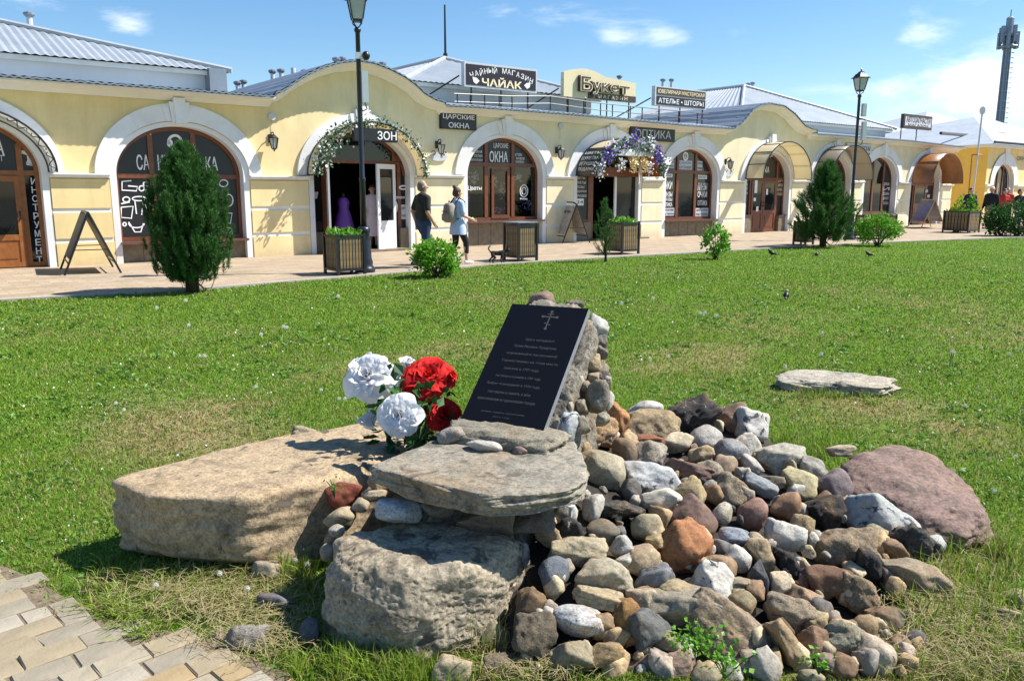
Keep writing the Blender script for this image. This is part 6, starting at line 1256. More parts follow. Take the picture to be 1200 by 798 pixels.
# (crop, x, y, w, h, rotation, colour, kind, label)
ST = [
 ('C', 372, 48, 100, 46, 0, WHITE, 'c', 'smooth off-white stone peeking out at the back, left of the black block'),
 ('C', 490, 74, 168, 84, 22, BLACK, 's', 'long black porous block lying across the top of the heap'),
 ('C', 612, 78, 92, 74, 20, (.26, .17, .12), 'd', 'flat topped brown block wedged behind the black-spotted white flint'),
 ('C', 660, 98, 98, 88, -15, WHITE, 'f', 'white flint with black spots at the back edge of the heap'),
 ('C', 388, 100, 145, 100, -12, (.44, .35, .22), 'p', 'large tan pitted rock in front of the smooth off-white one'),
 ('C', 290, 76, 66, 100, 10, ORANGE, 'p', 'upright orange sandstone touching the cairn at the back'),
 ('C', 232, 114, 114, 76, 6, (.46, .30, .17), 'p', 'orange tan pitted rock right beside the foot of the cairn'),
 ('C', 198, 160, 50, 52, 0, TAN, 'p', 'small tan nub between the slab and the large smooth beige rock'),
 ('C', 250, 206, 130, 112, -12, (.43, .38, .27), 'c', 'large smooth beige grey rock just right of the flat slab'),
 ('C', 310, 166, 66, 98, 16, (.24, .18, .125), 'c', 'brown grey egg shaped stone leaning by the large smooth beige rock'),
 ('C', 370, 132, 104, 30, -2, (.30, .13, .075), 'd', 'thin reddish brown flat stone like a broken tile'),
 ('C', 386, 174, 88, 68, 0, (.47, .44, .37), 'p', 'pale grey stone full of little pits below the broken tile'),
 ('C', 458, 136, 76, 58, 20, CREAM, 'a', 'cream angular stone between the pitted tan rock and grey cobbles'),
 ('C', 540, 136, 100, 82, 0, (.47, .44, .40), 'g', 'round grey white granite cobble in front of the black block'),
 ('C', 602, 168, 104, 90, -10, (.33, .34, .35), 'g', 'round darker blue grey granite cobble beside the white flint'),
 ('C', 652, 150, 74, 86, 0, (.60, .56, .49), 'p', 'chalky white crumbly stone under the black-spotted flint'),
 ('C', 482, 216, 138, 46, -12, (.20, .13, .105), 'd', 'long flat dark brown stone above the big pale blue one'),
 ('C', 385, 246, 164, 96, -14, (.50, .51, .51), 'f', 'large pale blue white quartz wedge in the middle of the heap'),
 ('C', 545, 214, 66, 58, 0, (.42, .36, .27), 'p', 'small grainy pale stone right of the flat dark brown one'),
 ('C', 586, 208, 62, 84, -30, (.44, .32, .22), 'c', 'tan rounded stone half buried beside the grainy pale one'),
 ('C', 522, 174, 66, 50, 15, (.50, .38, .22), 'a', 'yellow tan chip below the round grey white granite cobble'),
 ('C', 418, 306, 98, 66, 12, (.64, .60, .50), 'a', 'bright cream chunk just under the pale blue quartz wedge'),
 ('C', 490, 290, 84, 74, 35, (.46, .36, .20), 'a', 'yellow tan rough stone right of the bright cream chunk'),
 ('C', 550, 270, 48, 54, 0, (.34, .33, .29), 'g', 'little round grey pebble right of the yellow tan rough stone'),
 ('C', 606, 286, 92, 104, -35, (.30, .25, .18), 'p', 'crumbly grey brown lump left of the round pinkish brown cobble'),
 ('C', 300, 322, 136, 44, -4, (.085, .08, .075), 's', 'thin black slag flake lying flat at left of the heap'),
 ('C', 372, 370, 106, 74, 8, (.47, .40, .26), 'c', 'smooth beige stone right under the bright cream chunk'),
 ('C', 505, 350, 128, 112, -40, PURPLE, 'c', 'large maroon purple boulder behind the rusty orange one'),
 ('C', 583, 336, 56, 66, -25, (.50, .47, .38), 'g', 'small pale grey stone right of the maroon boulder'),
 ('C', 670, 336, 88, 88, 0, (.32, .19, .145), 'c', 'round pinkish brown cobble right of centre'),
 ('C', 625, 400, 112, 58, -8, (.31, .34, .38), 'g', 'flat blue grey cobble below the round pinkish brown one'),
 ('C', 478, 432, 136, 148, 0, (.42, .19, .085), 'a', 'big rusty orange broken rock at the centre of the heap'),
 ('C', 250, 386, 96, 64, -4, (.17, .165, .135), 'c', 'dark greenish grey stone left of the smooth beige one'),
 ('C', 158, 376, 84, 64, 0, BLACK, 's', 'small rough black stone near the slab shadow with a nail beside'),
 ('C', 96, 390, 58, 74, 30, (.46, .37, .25), 'a', 'beige chip in shade at far left of the heap'),
 ('C', 184, 436, 138, 82, -8, (.46, .39, .26), 'a', 'beige faceted rock with a lit ridge under the small black stone'),
 ('C', 300, 426, 60, 54, 10, (.44, .44, .42), 'a', 'small white grey chip below the dark greenish stone'),
 ('C', 354, 466, 112, 88, 28, (.45, .34, .215), 'c', 'smooth light tan stone left of the rusty orange broken rock'),
 ('C', 396, 414, 64, 44, 8, (.46, .34, .18), 'a', 'small yellow tan stone over the smooth light tan one'),
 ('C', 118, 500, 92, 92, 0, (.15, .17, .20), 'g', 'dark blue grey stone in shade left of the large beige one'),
 ('C', 248, 512, 150, 90, -4, (.45, .40, .29), 'd', 'large beige flat rock left of the black and white stone'),
 ('C', 396, 512, 104, 72, 18, (.22, .22, .225), 'f', 'black and white stone in the gap below the light tan one'),
 ('C', 552, 526, 136, 112, -35, (.60, .57, .50), 'f', 'white triangular flint right above the grey squared block'),
 ('C', 580, 476, 84, 64, -25, (.34, .235, .14), 'c', 'brown tan stone under the right of the rusty orange rock'),
 ('C', 626, 460, 78, 78, -30, (.60, .57, .50), 'c', 'round white speckled stone below the blue grey cobble'),
 ('C', 690, 452, 64, 96, 15, (.45, .34, .20), 'a', 'tan wedge standing right of the round white speckled stone'),
 ('C', 684, 516, 48, 96, 8, (.085, .085, .09), 'd', 'narrow upright dark slate right of the white triangular flint'),
 ('C', 622, 526, 70, 34, 0, (.30, .255, .18), 'a', 'small drab stone between white triangular flint and dark slate'),
 ('C', 634, 586, 80, 72, -10, (.27, .22, .13), 'c', 'smooth olive brown stone right of the grey squared block'),
 ('C', 484, 594, 208, 118, 2, (.33, .30, .23), 'a', 'big grey squared block with flat faces low in the heap'),
 ('C', 448, 544, 112, 48, 4, (.42, .34, .21), 'a', 'tan slab lying on top of the grey squared block'),
 ('C', 360, 572, 90, 52, 0, (.47, .40, .29), 'd', 'pale tan flat stone left of the grey squared block'),
 ('C', 230, 566, 126, 52, -8, (.44, .36, .23), 'a', 'tan angular stone under the large beige flat rock'),
 ('C', 287, 570, 46, 40, 0, (.42, .42, .31), 'a', 'small pale greenish chip left of the pale tan flat stone'),
 ('C', 184, 632, 152, 92, -6, (.60, .59, .57), 'g', 'big white granite stone low at left of the heap'),
 ('C', 314, 630, 92, 106, 20, (.34, .19, .075), 'p', 'rusty orange brown lump right of the big white granite'),
 ('C', 376, 660, 116, 112, 20, (.15, .15, .145), 'a', 'dark grey wedge below the pale tan flat stone'),
 ('C', 166, 728, 108, 80, 0, (.30, .27, .19), 'a', 'grey beige stone below the big white granite'),
 ('C', 266, 722, 92, 58, -4, (.38, .27, .14), 'a', 'yellowish stone right of the grey beige one at the bottom'),
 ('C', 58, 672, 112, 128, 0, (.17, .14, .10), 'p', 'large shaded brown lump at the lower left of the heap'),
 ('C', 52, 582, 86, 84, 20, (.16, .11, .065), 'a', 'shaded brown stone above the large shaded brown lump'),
 ('C', 100, 610, 46, 36, 0, (.50, .49, .46), 'c', 'tiny pale pebble left of the big white granite'),
 ('C', 460, 318, 70, 60, 0, (.40, .33, .22), 'a', 'small beige fill stone beside the bright cream chunk'),
 ('C', 330, 268, 60, 60, 0, (.16, .145, .13), 'c', 'dark small stone in shade left of the pale blue quartz wedge'),
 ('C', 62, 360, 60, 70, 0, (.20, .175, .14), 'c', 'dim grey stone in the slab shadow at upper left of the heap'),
 ('C', 250, 640, 60, 50, 0, (.26, .2, .13), 'a', 'small brown fill stone right under the tan angular stone'),
 ('C', 640, 230, 50, 40, 0, (.48, .44, .38), 'a', 'little grey chip under the chalky white crumbly stone'),
 ('C', 430, 690, 70, 60, 0, (.30, .24, .16), 'a', 'small tan fill stone right of the dark grey wedge'),
 ('D', 132, 182, 148, 74, 14, (.47, .44, .36), 'a', 'pale grey flat topped block at the back edge right of the flints'),
 ('D', 218, 226, 86, 76, -28, (.36, .35, .31), 'a', 'grey wedge behind the purple grey stone'),
 ('D', 276, 266, 98, 88, -38, (.24, .19, .19), 'c', 'smooth purple grey stone touching the big reddish boulder'),
 ('D', 180, 248, 98, 74, -22, (.46, .41, .24), 'd', 'olive beige block right below the pale flat topped block'),
 ('D', 66, 256, 96, 46, -24, (.32, .34, .35), 'd', 'slate grey shard with a white edge below the pale block'),
 ('D', 148, 314, 78, 80, -20, (.42, .25, .14), 'c', 'smooth orange brown cobble right of the pinkish brown one'),
 ('D', 395, 360, 178, 138, -24, (.47, .48, .46), 'f', 'large pale blue grey flint beside the reddish boulder'),
 ('D', 305, 432, 152, 132, 0, (.34, .26, .175), 'p', 'large pitted brown lump below the pale blue grey flint'),
 ('D', 136, 402, 90, 82, -20, (.58, .55, .49), 'a', 'broken white stone left of the pitted brown lump'),
 ('D', 190, 380, 72, 72, -15, (.35, .27, .16), 'p', 'small tan block above the broken white stone'),
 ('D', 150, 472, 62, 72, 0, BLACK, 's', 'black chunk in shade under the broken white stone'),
 ('D', 128, 530, 70, 66, 0, (.60, .51, .36), 'a', 'cream triangular chip under the black shaded chunk'),
 ('D', 250, 526, 102, 106, -25, (.17, .095, .065), 'd', 'dark reddish brown block left of the tan potato shaped stone'),
 ('D', 346, 562, 114, 92, -20, (.33, .25, .165), 'p', 'tan potato shaped stone below the pitted brown lump'),
 ('D', 470, 426, 112, 128, 50, (.085, .08, .075), 's', 'black slag lump under the right of the pale blue grey flint'),
 ('D', 540, 430, 90, 60, 6, (.50, .50, .47), 'c', 'flat pale grey cobble at right in front of the reddish boulder'),
 ('D', 505, 522, 158, 112, 8, (.33, .27, .19), 'd', 'grey brown rounded boulder at the right end of the heap'),
 ('D', 395, 736, 118, 132, 18, (.50, .42, .32), 'c', 'smooth pale egg shaped boulder at the lower right'),
 ('D', 150, 612, 146, 110, -10, (.32, .27, .20), 'p', 'lumpy grey brown conglomerate under the cream triangular chip'),
 ('D', 192, 576, 76, 80, -35, (.40, .27, .165), 'a', 'tan stone right of the cream triangular chip'),
 ('D', 150, 702, 150, 66, -52, (.34, .245, .14), 'd', 'long brown stone leaning down right beside the rough boulder'),
 ('D', 228, 640, 62, 66, -20, (.45, .37, .21), 'a', 'small yellow stone with greenish top near lower right'),
 ('D', 216, 692, 68, 82, -15, (.23, .145, .09), 'a', 'brown stone below the small yellow one with greenish top'),
 ('D', 272, 750, 84, 60, -10, (.30, .195, .18), 'c', 'pinkish purple stone at the bottom left of the pale egg boulder'),
 ('D', 216, 786, 76, 42, 0, (.33, .29, .19), 'c', 'olive pebble at the very bottom right of the long brown stone'),
 ('D', 306, 682, 130, 92, -10, (.33, .32, .24), 'p', 'weathered grey green lump left of the pale egg boulder'),
 ('D', 250, 330, 104, 82, 0, (.04, .035, .032), 's', 'black slag heap between orange brown cobble and blue grey flint'),
 ('D', 205, 440, 34, 32, 0, (.52, .43, .28), 'a', 'tiny tan cube right of the broken white stone'),
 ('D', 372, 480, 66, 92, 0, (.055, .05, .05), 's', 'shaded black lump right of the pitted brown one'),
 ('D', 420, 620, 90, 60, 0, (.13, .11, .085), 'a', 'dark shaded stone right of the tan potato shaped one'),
 ('D', 60, 420, 70, 60, 0, (.42, .35, .25), 'a', 'small beige stone left of the broken white one'),
 ('D', 100, 250, 60, 40, 0, (.24, .2, .16), 'a', 'small brown chip between the slate shard and olive block'),
 ('D', 30, 290, 66, 46, -20, (.40, .34, .27), 'a', 'drab flat chip left of the slate grey shard'),
]
FREE = [   # stones by full photo pixel: x, y, w, h, rot, colour, kind, forward distance or None, label
 (402, 583, 42, 30, -6, (.23, .06, .035), 'a', 3.45, 'brick red broken stone between the long boulder and the slab'),
 (467, 598, 54, 34, -8, (.50, .53, .56), 'g', 3.0, 'smooth pale blue grey stone tucked under the slab'),
 (400, 608, 40, 30, 10, (.44, .36, .24), 'c', 3.32, 'tan rounded stone below the brick red one'),
 (444, 565, 24, 26, 0, (.40, .32, .2), 'p', 3.45, 'small tan stone under the left tip of the slab'),
 (440, 580, 30, 13, 6, (.52, .47, .36), 'a', 3.4, 'pale sliver of stone under the left tip of the slab'),
 (424, 592, 20, 18, 0, (.42, .35, .25), 'c', 3.35, 'little beige pebble right of the brick red stone'),
 (396, 622, 20, 14, 0, (.50, .46, .38), 'c', 3.2, 'tiny light pebble below the tan rounded stone'),
 (384, 648, 22, 20, 0, (.45, .37, .27), 'c', 3.15, 'light pebble lodged left of the front boulder'),
 (388, 632, 18, 16, 0, (.36, .26, .17), 'c', 3.2, 'brown pebble above the light one left of the front boulder'),
 (312, 670, 38, 22, -4, (.32, .29, .22), 'd', None, 'half buried grey beige stone in grass before the long boulder'),
 (287, 749, 40, 32, 0, (.27, .25, .22), 'p', None, 'rough grey stone at the edge of the paving'),
 (257, 746, 16, 12, 0, (.38, .28, .22), 'c', None, 'small pinkish pebble left of the rough grey stone at the paving'),
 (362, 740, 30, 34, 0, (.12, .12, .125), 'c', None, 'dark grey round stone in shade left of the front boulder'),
 (322, 706, 38, 20, -6, (.17, .165, .165), 'd', None, 'flat dark stone lying in dry grass before the front boulder'),
 (357, 511, 34, 22, -8, (.42, .35, .24), 'p', 4.45, 'tan stone peeking over the back of the long boulder'),
 (530, 511, 40, 22, 12, (.36, .35, .33), 'g', 3.38, 'grey oval stone set by the left foot of the plaque'),
 (569, 523, 42, 14, -10, (.60, .59, .55), 'c', 3.27, 'long white stone mortared on the slab below the plaque'),
 (608, 529, 18, 13, 0, (.24, .18, .15), 'c', 3.23, 'small brown pebble mortared on the slab below the plaque'),
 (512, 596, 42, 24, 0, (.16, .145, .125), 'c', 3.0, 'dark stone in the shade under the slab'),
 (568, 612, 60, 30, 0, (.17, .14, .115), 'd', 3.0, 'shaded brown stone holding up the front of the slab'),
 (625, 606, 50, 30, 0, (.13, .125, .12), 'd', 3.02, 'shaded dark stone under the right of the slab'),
 (530, 784, 40, 32, 0, (.45, .37, .26), 'd', None, 'tan stone at bottom below the front boulder'),
 (577, 744, 36, 34, 0, (.30, .27, .2), 'c', None, 'dull beige stone right of the front boulder base'),
 (584, 780, 34, 26, 0, (.20, .17, .12), 'p', None, 'rough brown stone at the bottom right of the front boulder'),
 (1195, 704, 40, 22, 0, (.42, .33, .22), 'd', None, 'tan stone at the right edge of view in long grass'),
 (1170, 724, 50, 22, -8, (.42, .34, .22), 'd', None, 'flat tan stone in the long grass near the right edge'),
 (985, 528, 34, 12, 0, (.50, .40, .28), 'd', None, 'flat sandy stone in grass left above the reddish boulder'),
 (1190, 775, 40, 16, 0, (.36, .27, .18), 'd', None, 'brown stone at the lower right corner in dry grass'),
]
def pix_rock(i, px, py, w, h, rot, col, kind, D, label, name='stone'):
    D = D or (heap_D(px, py) if px > 590 else G(px, py + h * .3).y); p = BD(px, py, D); d = p.y * math.cos(PITCH) + (CAM.z - p.z) * math.sin(PITCH); s = d / FPX; a, b_ = w / 2 * s * 1.13, h / 2 * s * 1.13; c = min(max(a, b_) * .85, (a + b_) / 2 * 1.05)
    p = p + ray(px, py).normalized() * c * .35
    sub = 5 if w > 46 else 4
    return place_rock(name, p, axes(rot), (a, b_, c), kind, col, 100 + i * 7, label, sub=sub)
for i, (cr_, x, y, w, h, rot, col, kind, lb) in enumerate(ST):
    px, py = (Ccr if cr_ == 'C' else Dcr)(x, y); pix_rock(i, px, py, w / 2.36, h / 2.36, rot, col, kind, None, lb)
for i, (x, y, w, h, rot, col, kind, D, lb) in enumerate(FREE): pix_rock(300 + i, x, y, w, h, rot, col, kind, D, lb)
# small stuff in the gaps: fragments nobody tells apart
g = np.random.default_rng(77); fill_cols = [TAN, BEIGE, GREY, DGREY, BROWN, OLIVE, (.3, .25, .2)]
protos = [place_rock('stone_fragment', (0, 0, -5), AX_W, (.03, .024, .02), 'a', GREY, 900 + k, 'small stone fragment wedged in the gaps between larger stones of the heap', 'small fragments in the gaps of the heap', sub=3, cat='stone') for k in range(6)]
for k in range(285):
    px = g.uniform(610, 1085); yt = np.interp(px, _hx, _hy); py = g.uniform(yt + 8, 792); D = heap_D(px, py) + .02; p = BD(px, py, D); p.z = max(p.z - (.02 if k < 200 else .004), 0.005)
    o = protos[k] if k < 6 else protos[k % 6].copy()
    if k >= 6: COL.objects.link(o)
    o.location = p; o.rotation_euler = tuple(g.uniform(0, 6.28, 3)); s = g.uniform(.6, 1.0) if g.random() < .45 else g.uniform(1., 2.3); o.scale = (s, s, s); o.color = (*mulc(fill_cols[int(g.integers(0, 7))], g.uniform(.7, 1.2)), 1)
# ------------------------------------------------------------------ boulders
def hull_rock(name, foot, z0, z1, kind, col, seed, label, sub=5, p=16, extra=(), amp=.05, fr=1.3, ro=.02, cat='boulder', top=(0, 0, 1), pit=0.):
    """boulder from a convex ground outline (world x, y), bottom and top heights"""
    def hull(P_):
        P_ = sorted(P_); cr = lambda o, a, b: (a[0] - o[0]) * (b[1] - o[1]) - (a[1] - o[1]) * (b[0] - o[0]); H_ = []
        for seq in (P_, P_[::-1]):
            k0 = len(H_)
            for q in seq:
                while len(H_) - k0 >= 2 and cr(H_[-2], H_[-1], q) <= 0: H_.pop()
                H_.append(q)
            H_.pop()
        return H_
    F_ = np.array(hull([(q[0], q[1]) for q in foot])); c = (F_.min(0) + F_.max(0)) / 2; zc = (z0 + z1) / 2; S = np.array([max(abs(F_[:, 0] - c[0])), max(abs(F_[:, 1] - c[1])), (z1 - z0) / 2]); P_ = [(top, 1.0), ((0, 0, -1), 1.0)]
    for i in range(len(F_)):
        a, b_ = (F_[i] - c) / S[:2], (F_[(i + 1) % len(F_)] - c) / S[:2]; e_ = b_ - a; n = np.array([e_[1], -e_[0]]); n /= np.linalg.norm(n)
        if n @ a < 0: n = -n
        P_.append(((n[0], n[1], 0.0), max(.15, float(n @ a))))
    P_ += list(extra); V, Fc = poly_rock(P_, p, sub, S, amp, fr, seed, (ro, .8), pit)
    o = link(name, rock_mesh(name, V, Fc, SM[kind]), None, (c[0], c[1], zc)); o.color = (*col, 1); tag(o, label, cat); return o
xy = lambda x, y, z: tuple(G(x, y, z)[:2])
hull_rock('boulder', [xy(134, 630, .05), xy(160, 660, 0), xy(190, 670, 0), xy(300, 674, 0), xy(395, 646, 0), xy(450, 590, .1), xy(500, 545, .3), xy(470, 497, .30), xy(320, 521, .30), xy(150, 574, .28)], -.04, .345, 'b', (.40, .305, .195), 41, 'long flat topped sandy boulder left of the slab with a shaded front', 6, 26, [((.9, -.5, .75), 1.1), ((-1, -.1, .8), 1.42), ((-.25, -1, -.55), 1.1)], .05, 1.8, .02, pit=.01, top=(-.07, .03, 1))
hull_rock('boulder', [xy(372, 700, .1), xy(395, 760, 0), xy(480, 780, 0), xy(570, 758, 0), xy(622, 690, .1), xy(625, 640, .25), xy(560, 600, .33), xy(430, 605, .33), xy(385, 645, .25)], -.06, .315, 'b', (.345, .295, .215), 43, 'massive rough grey boulder at the front under the slab', 7, 8, [((-.6, -.7, .6), 1.05), ((.3, -1, .5), 1.1), ((.9, -.5, .6), 1.12)], .10, 1.9, .07, pit=.07)
hull_rock('stone_slab', [xy(434, 549, .53), xy(466, 531, .54), xy(530, 510, .54), xy(672, 512, .54), xy(690, 554, .54), xy(676, 571, .54), xy(636, 578, .54), xy(575, 582, .54), xy(500, 568, .53)], .446, .542, 'b', (.275, .25, .20), 47, 'thick flat grey slab overhanging the front boulder below the plaque', 7, 30, [((-.3, -1, -.9), 1.15), ((.5, -1, -1.0), 1.2), ((-1, -.2, -.6), 1.1), ((.1, -1, .8), 1.42)], .05, 2.4, .035, cat='stone slab', pit=.02)
hull_rock('boulder', [xy(965, 560, .1), xy(985, 545, .12), xy(1060, 535, .1), xy(1120, 555, .08), xy(1165, 600, .05), xy(1178, 634, 0), xy(1130, 650, 0), xy(1050, 640, 0), xy(990, 610, 0)], -.16, .205, 'b', (.225, .155, .13), 53, 'big dull reddish purple boulder at the right behind the heap', 6, 7, [((.3, -.5, .9), .95), ((-.6, -.6, .8), 1.0), ((.8, -.3, .7), 1.0)], .13, 2.0, .07, pit=.06)
hull_rock('boulder', [xy(905, 447, .02), xy(930, 436, .05), xy(985, 436, .06), xy(1055, 456, 0), xy(1035, 464, 0), xy(960, 458, 0), xy(915, 455, 0)], -.05, .085, 'b', (.40, .36, .29), 59, 'low flat grey rock lying alone in the lawn behind the heap', 6, 8, [((-.5, -.5, 1), 1.0)], .16, 2.4, .08, pit=.05)
for (x, y, w, h, rot, col, lb, i) in ((866, 762, 180, 92, -38, (.31, .245, .175), 'long rough brown boulder sloping down at the bottom of the heap', 1), (775, 792, 120, 70, 8, (.30, .215, .165), 'rough pinkish brown boulder at the very bottom edge of view', 2)):
    D = heap_D(x, y) - .02; p = BD(x, y, D + .12); s = D * 1.02 / FPX; o = place_rock('boulder', p, axes(rot), (w / 2 * s, h / 2 * s, h / 2 * s * 1.1), 'b', col, 600 + i, lb, sub=6, cat='boulder')
# ------------------------------------------------------------------ cairn and plaque
PZ = .58; BL, BR, TL = G(537, 497, PZ), G(635, 510, PZ), None
wv = BR - BL; hn = Vector((wv.y, -wv.x, 0)).normalized()            # horizontal, towards the viewer
kk = [k for k in np.linspace(.2, .9, 141)]; best = min(kk, key=lambda k: abs(PXL(BL - hn * k + Vector((0, 0, .5)))[0] - 600))
D_ = (BL - hn * best).y; z_top = BD(600, 356, D_).z; TL = Vector(((BL - hn * best).x, (BL - hn * best).y, z_top)); uv = TL - BL
LX, LY = wv.length, uv.length; X_, Y_ = wv.normalized(), uv.normalized(); N_ = X_.cross(Y_)
granite, nt, b = mat('polished_black_granite'); tc = nd(nt, 'ShaderNodeTexCoord').outputs['Object']; n_ = tex_noise(nt, 260, 3, .6, tc); r_ = ramp(nt, [(.6, (.006, .007, .010)), (.8, (.03, .032, .04))]); nt.links.new(n_.outputs[0], r_.inputs[0]); nt.links.new(r_.outputs[0], b.inputs['Base Color']); b.inputs['Roughness'].default_value = .36; b.inputs['Specular IOR Level'].default_value = .12
M['granite'] = granite; M['graniteedge'] = plain('sawn_granite_edge', (.20, .21, .23), .5, vary=.15, scale=60); M['engrave'] = plain('grey_engraved_letters', (.048, .048, .052), .7, vary=.05)
pq = thing('memorial_plaque', 'leaning black granite plaque engraved with a cross and lines of lettering', 'plaque', BL); pq.rotation_euler = Matrix((X_, Y_, N_)).transposed().to_euler()
th = .032; mb = MB(); mb.m = 0; mb.add([(0, 0, 0), (LX, 0, 0), (LX, LY, 0), (0, LY, 0)], [(0, 1, 2, 3)]); mb.m = 1; mb.add([(0, 0, 0), (LX, 0, 0), (LX, LY, 0), (0, LY, 0), (0, 0, -th), (LX, 0, -th), (LX, LY, -th), (0, LY, -th)], [(0, 4, 5, 1), (1, 5, 6, 2), (2, 6, 7, 3), (3, 7, 4, 0), (7, 6, 5, 4)]); mb.build('granite_tablet', [M['granite'], M['graniteedge']], pq)
for s, x, y, h, w in (('Здесь находился', .55, .700, .030, .36), ('Храм Иоанна Предтечи,', .53, .640, .032, .54), ('основанный и построенный', .52, .578, .032, .63), ('Торжественно на этом месте', .53, .516, .032, .70), ('заложен в 1777 году,', .47, .454, .030, .44), ('построен и освящён в 1781 году,', .47, .392, .030, .56), ('Закрыт и разрушен в 1930 году,', .45, .330, .030, .66), ('поставлен в память о нём', .44, .268, .028, .52), ('прихожанами и горожанами города', .44, .206, .028, .70), ('вечная память строителям', .46, .115, .016, .52), ('2012 год', .46, .085, .014, .2)):
    me = text_mesh(s, h * LY * .8, w * LX, extrude=.0004); me.materials.append(M['engrave']); link('engraved_line', me, pq, (x * LX, y * LY, .0006))
mb = MB(); cx_, cy_ = .56 * LX, .88 * LY
def bar(x0, y0, x1, y1, r=.0035): 
    d = Vector((x1 - x0, y1 - y0, 0)).normalized() * r; n2 = Vector((-d.y, d.x, 0)); a, b_ = Vector((x0, y0, .001)), Vector((x1, y1, .001)); mb.quad(a - n2, b_ - n2, b_ + n2, a + n2)
bar(cx_, cy_ - .055, cx_, cy_ + .05); bar(cx_ - .032, cy_ + .018, cx_ + .032, cy_ + .018); bar(cx_ - .016, cy_ + .036, cx_ + .016, cy_ + .036, .0025); bar(cx_ - .018, cy_ - .022, cx_ + .018, cy_ - .034, .0025)
for x0, y0 in ((0, .052), (-.036, .018), (.036, .018), (0, -.058)): mb.prism([(cx_ + x0 + .008 * math.cos(a), cy_ + y0 + .008 * math.sin(a)) for a in np.linspace(0, 2 * PI, 9)[:-1]], (0, 0, .0004), (1, 0, 0), (0, 1, 0), (0, 0, 1), .0008)
mb.build('engraved_cross', M['engrave'], pq)
# mortared cairn behind it
ct = BL + wv * .62 + uv * .45 - N_ * .20; ct.z -= .08
cair = thing('stone_cairn', 'rough cairn of stones set in mortar propping up the black plaque', 'cairn', (0, 0, 0))
S = np.array([.30, .30, .50]); pl = []
def addp(n, pt): 
    n = Vector(n).normalized(); q = Vector(pt) - ct; nn = np.array([n.x * S[0], n.y * S[1], n.z * S[2]]); L = np.linalg.norm(nn); pl.append((tuple(nn), n.dot(q) / L))
addp(N_, BL - N_ * (th + .004)); addp((X_.x, X_.y, 0), BR + X_ * .06); addp((-X_.x, -X_.y, 0), BL + X_ * .02); addp((-hn.x, -hn.y, 0), TL - hn * .16); addp((0, 0, -1), (0, 0, .0)); addp((0, 0, 1), (0, 0, TL.z + .0)); addp((X_.x - hn.x * .6, X_.y - hn.y * .6, .55), TL + X_ * (LX + .03) + Vector((0, 0, -.10)))
V, Fc = poly_rock(pl, 26, 7, S, .05, 3.0, 9, (.085, .9), .09); o = link('mortar_core', rock_mesh('mortar_core', V, Fc, SM['p']), cair, ct); o.color = (.25, .225, .18, 1)
V, Fc = poly_rock([(v, 1.) for v in ((1, 0, 0), (-1, 0, 0), (0, 1, 0), (0, -1, 0), (0, 0, 1), (0, 0, -1))] + [((1, -1, .8), 1.3), ((-1, -1, .8), 1.2)], 10, 5, (.27, .12, .07), .16, 2.4, 10, (.10, 1.6), .10)
A = np.array([list(X_), list(Vector((0, 0, 1)).cross(X_)), [0, 0, 1]]); o = link('mortar_collar', rock_mesh('mortar_collar', V @ A, Fc, SM['p']), cair, BL + wv * .58 + hn * .03 + Vector((0, 0, -.05))); o.color = (.27, .245, .19, 1)
kx = lambda x, y: (620 + x / 3.8, 330 + y / 3.8)
for i, (x, y, w, h, rot, col, kind, dD) in enumerate([(52, 82, 116, 70, 0, (.26, .18, .14), 'c', .06), (205, 100, 70, 34, 0, (.16, .145, .13), 'a', .06), (300, 222, 84, 112, -20, (.50, .49, .46), 'f', 0), (270, 292, 66, 74, 0, (.26, .19, .12), 'c', 0), (322, 270, 46, 70, 0, (.2, .18, .16), 'p', .03), (262, 340, 40, 50, 0, (.45, .4, .3), 'a', 0), (250, 470, 50, 56, 0, (.3, .25, .18), 'c', 0), (345, 440, 44, 60, 0, (.4, .36, .29), 'a', .03), (180, 560, 46, 60, 0, (.4, .35, .26), 'c', -.02), (280, 430, 56, 50, 0, (.36, .28, .2), 'a', 0), (120, 650, 44, 60, 0, (.28, .25, .2), 'a', -.02), (330, 610, 50, 56, 0, (.34, .3, .23), 'a', .03), (290, 372, 66, 88, 0, (.42, .34, .21), 'a', 0), (318, 320, 50, 60, 0, (.25, .22, .19), 'p', .02), (226, 442, 34, 84, 0, (.55, .49, .37), 'c', -.02), (300, 520, 96, 130, 10, (.27, .255, .22), 'p', 0), (354, 530, 44, 90, -8, (.52, .49, .42), 'c', .04), (175, 640, 74, 130, -18, (.47, .49, .50), 'f', -.03), (146, 705, 44, 54, 0, (.42, .35, .25), 'c', -.03), (235, 560, 50, 60, 0, (.33, .28, .21), 'p', 0), (200, 480, 50, 70, 0, (.36, .32, .25), 'p', 0), (330, 430, 56, 60, 0, (.2, .18, .155), 'p', .02), (240, 640, 60, 70, 0, (.3, .27, .21), 'p', 0)]):
    px, py = kx(x, y); D = BR.y + .03 + (510 - py) * .0043 + dD; p = BD(px, py, D); s = D / FPX; a, b_ = w / 7.6 * s * 1.25, h / 7.6 * s * 1.25; c = (a + b_) / 2 * 1.2
    place_rock('stone', p + ray(px, py).normalized() * c * .45, axes(rot), (a, b_, c), kind, col, 700 + i, parent=cair, sub=4)
# a long nail standing in the heap
p = BD(668, 606, heap_D(668, 606)); e = thing('nail', 'single rusty pale nail sticking up by the small rough black stone', 'nail', p); mb = MB(); mb.tube([(0, 0, -.04), (.003, 0, .045)], .006, 6, r1=.009); mb.lathe([(.018, .045), (.018, .051)], (.003, 0, 0), 8); mb.build('nail_body', M['signgrey'], e)

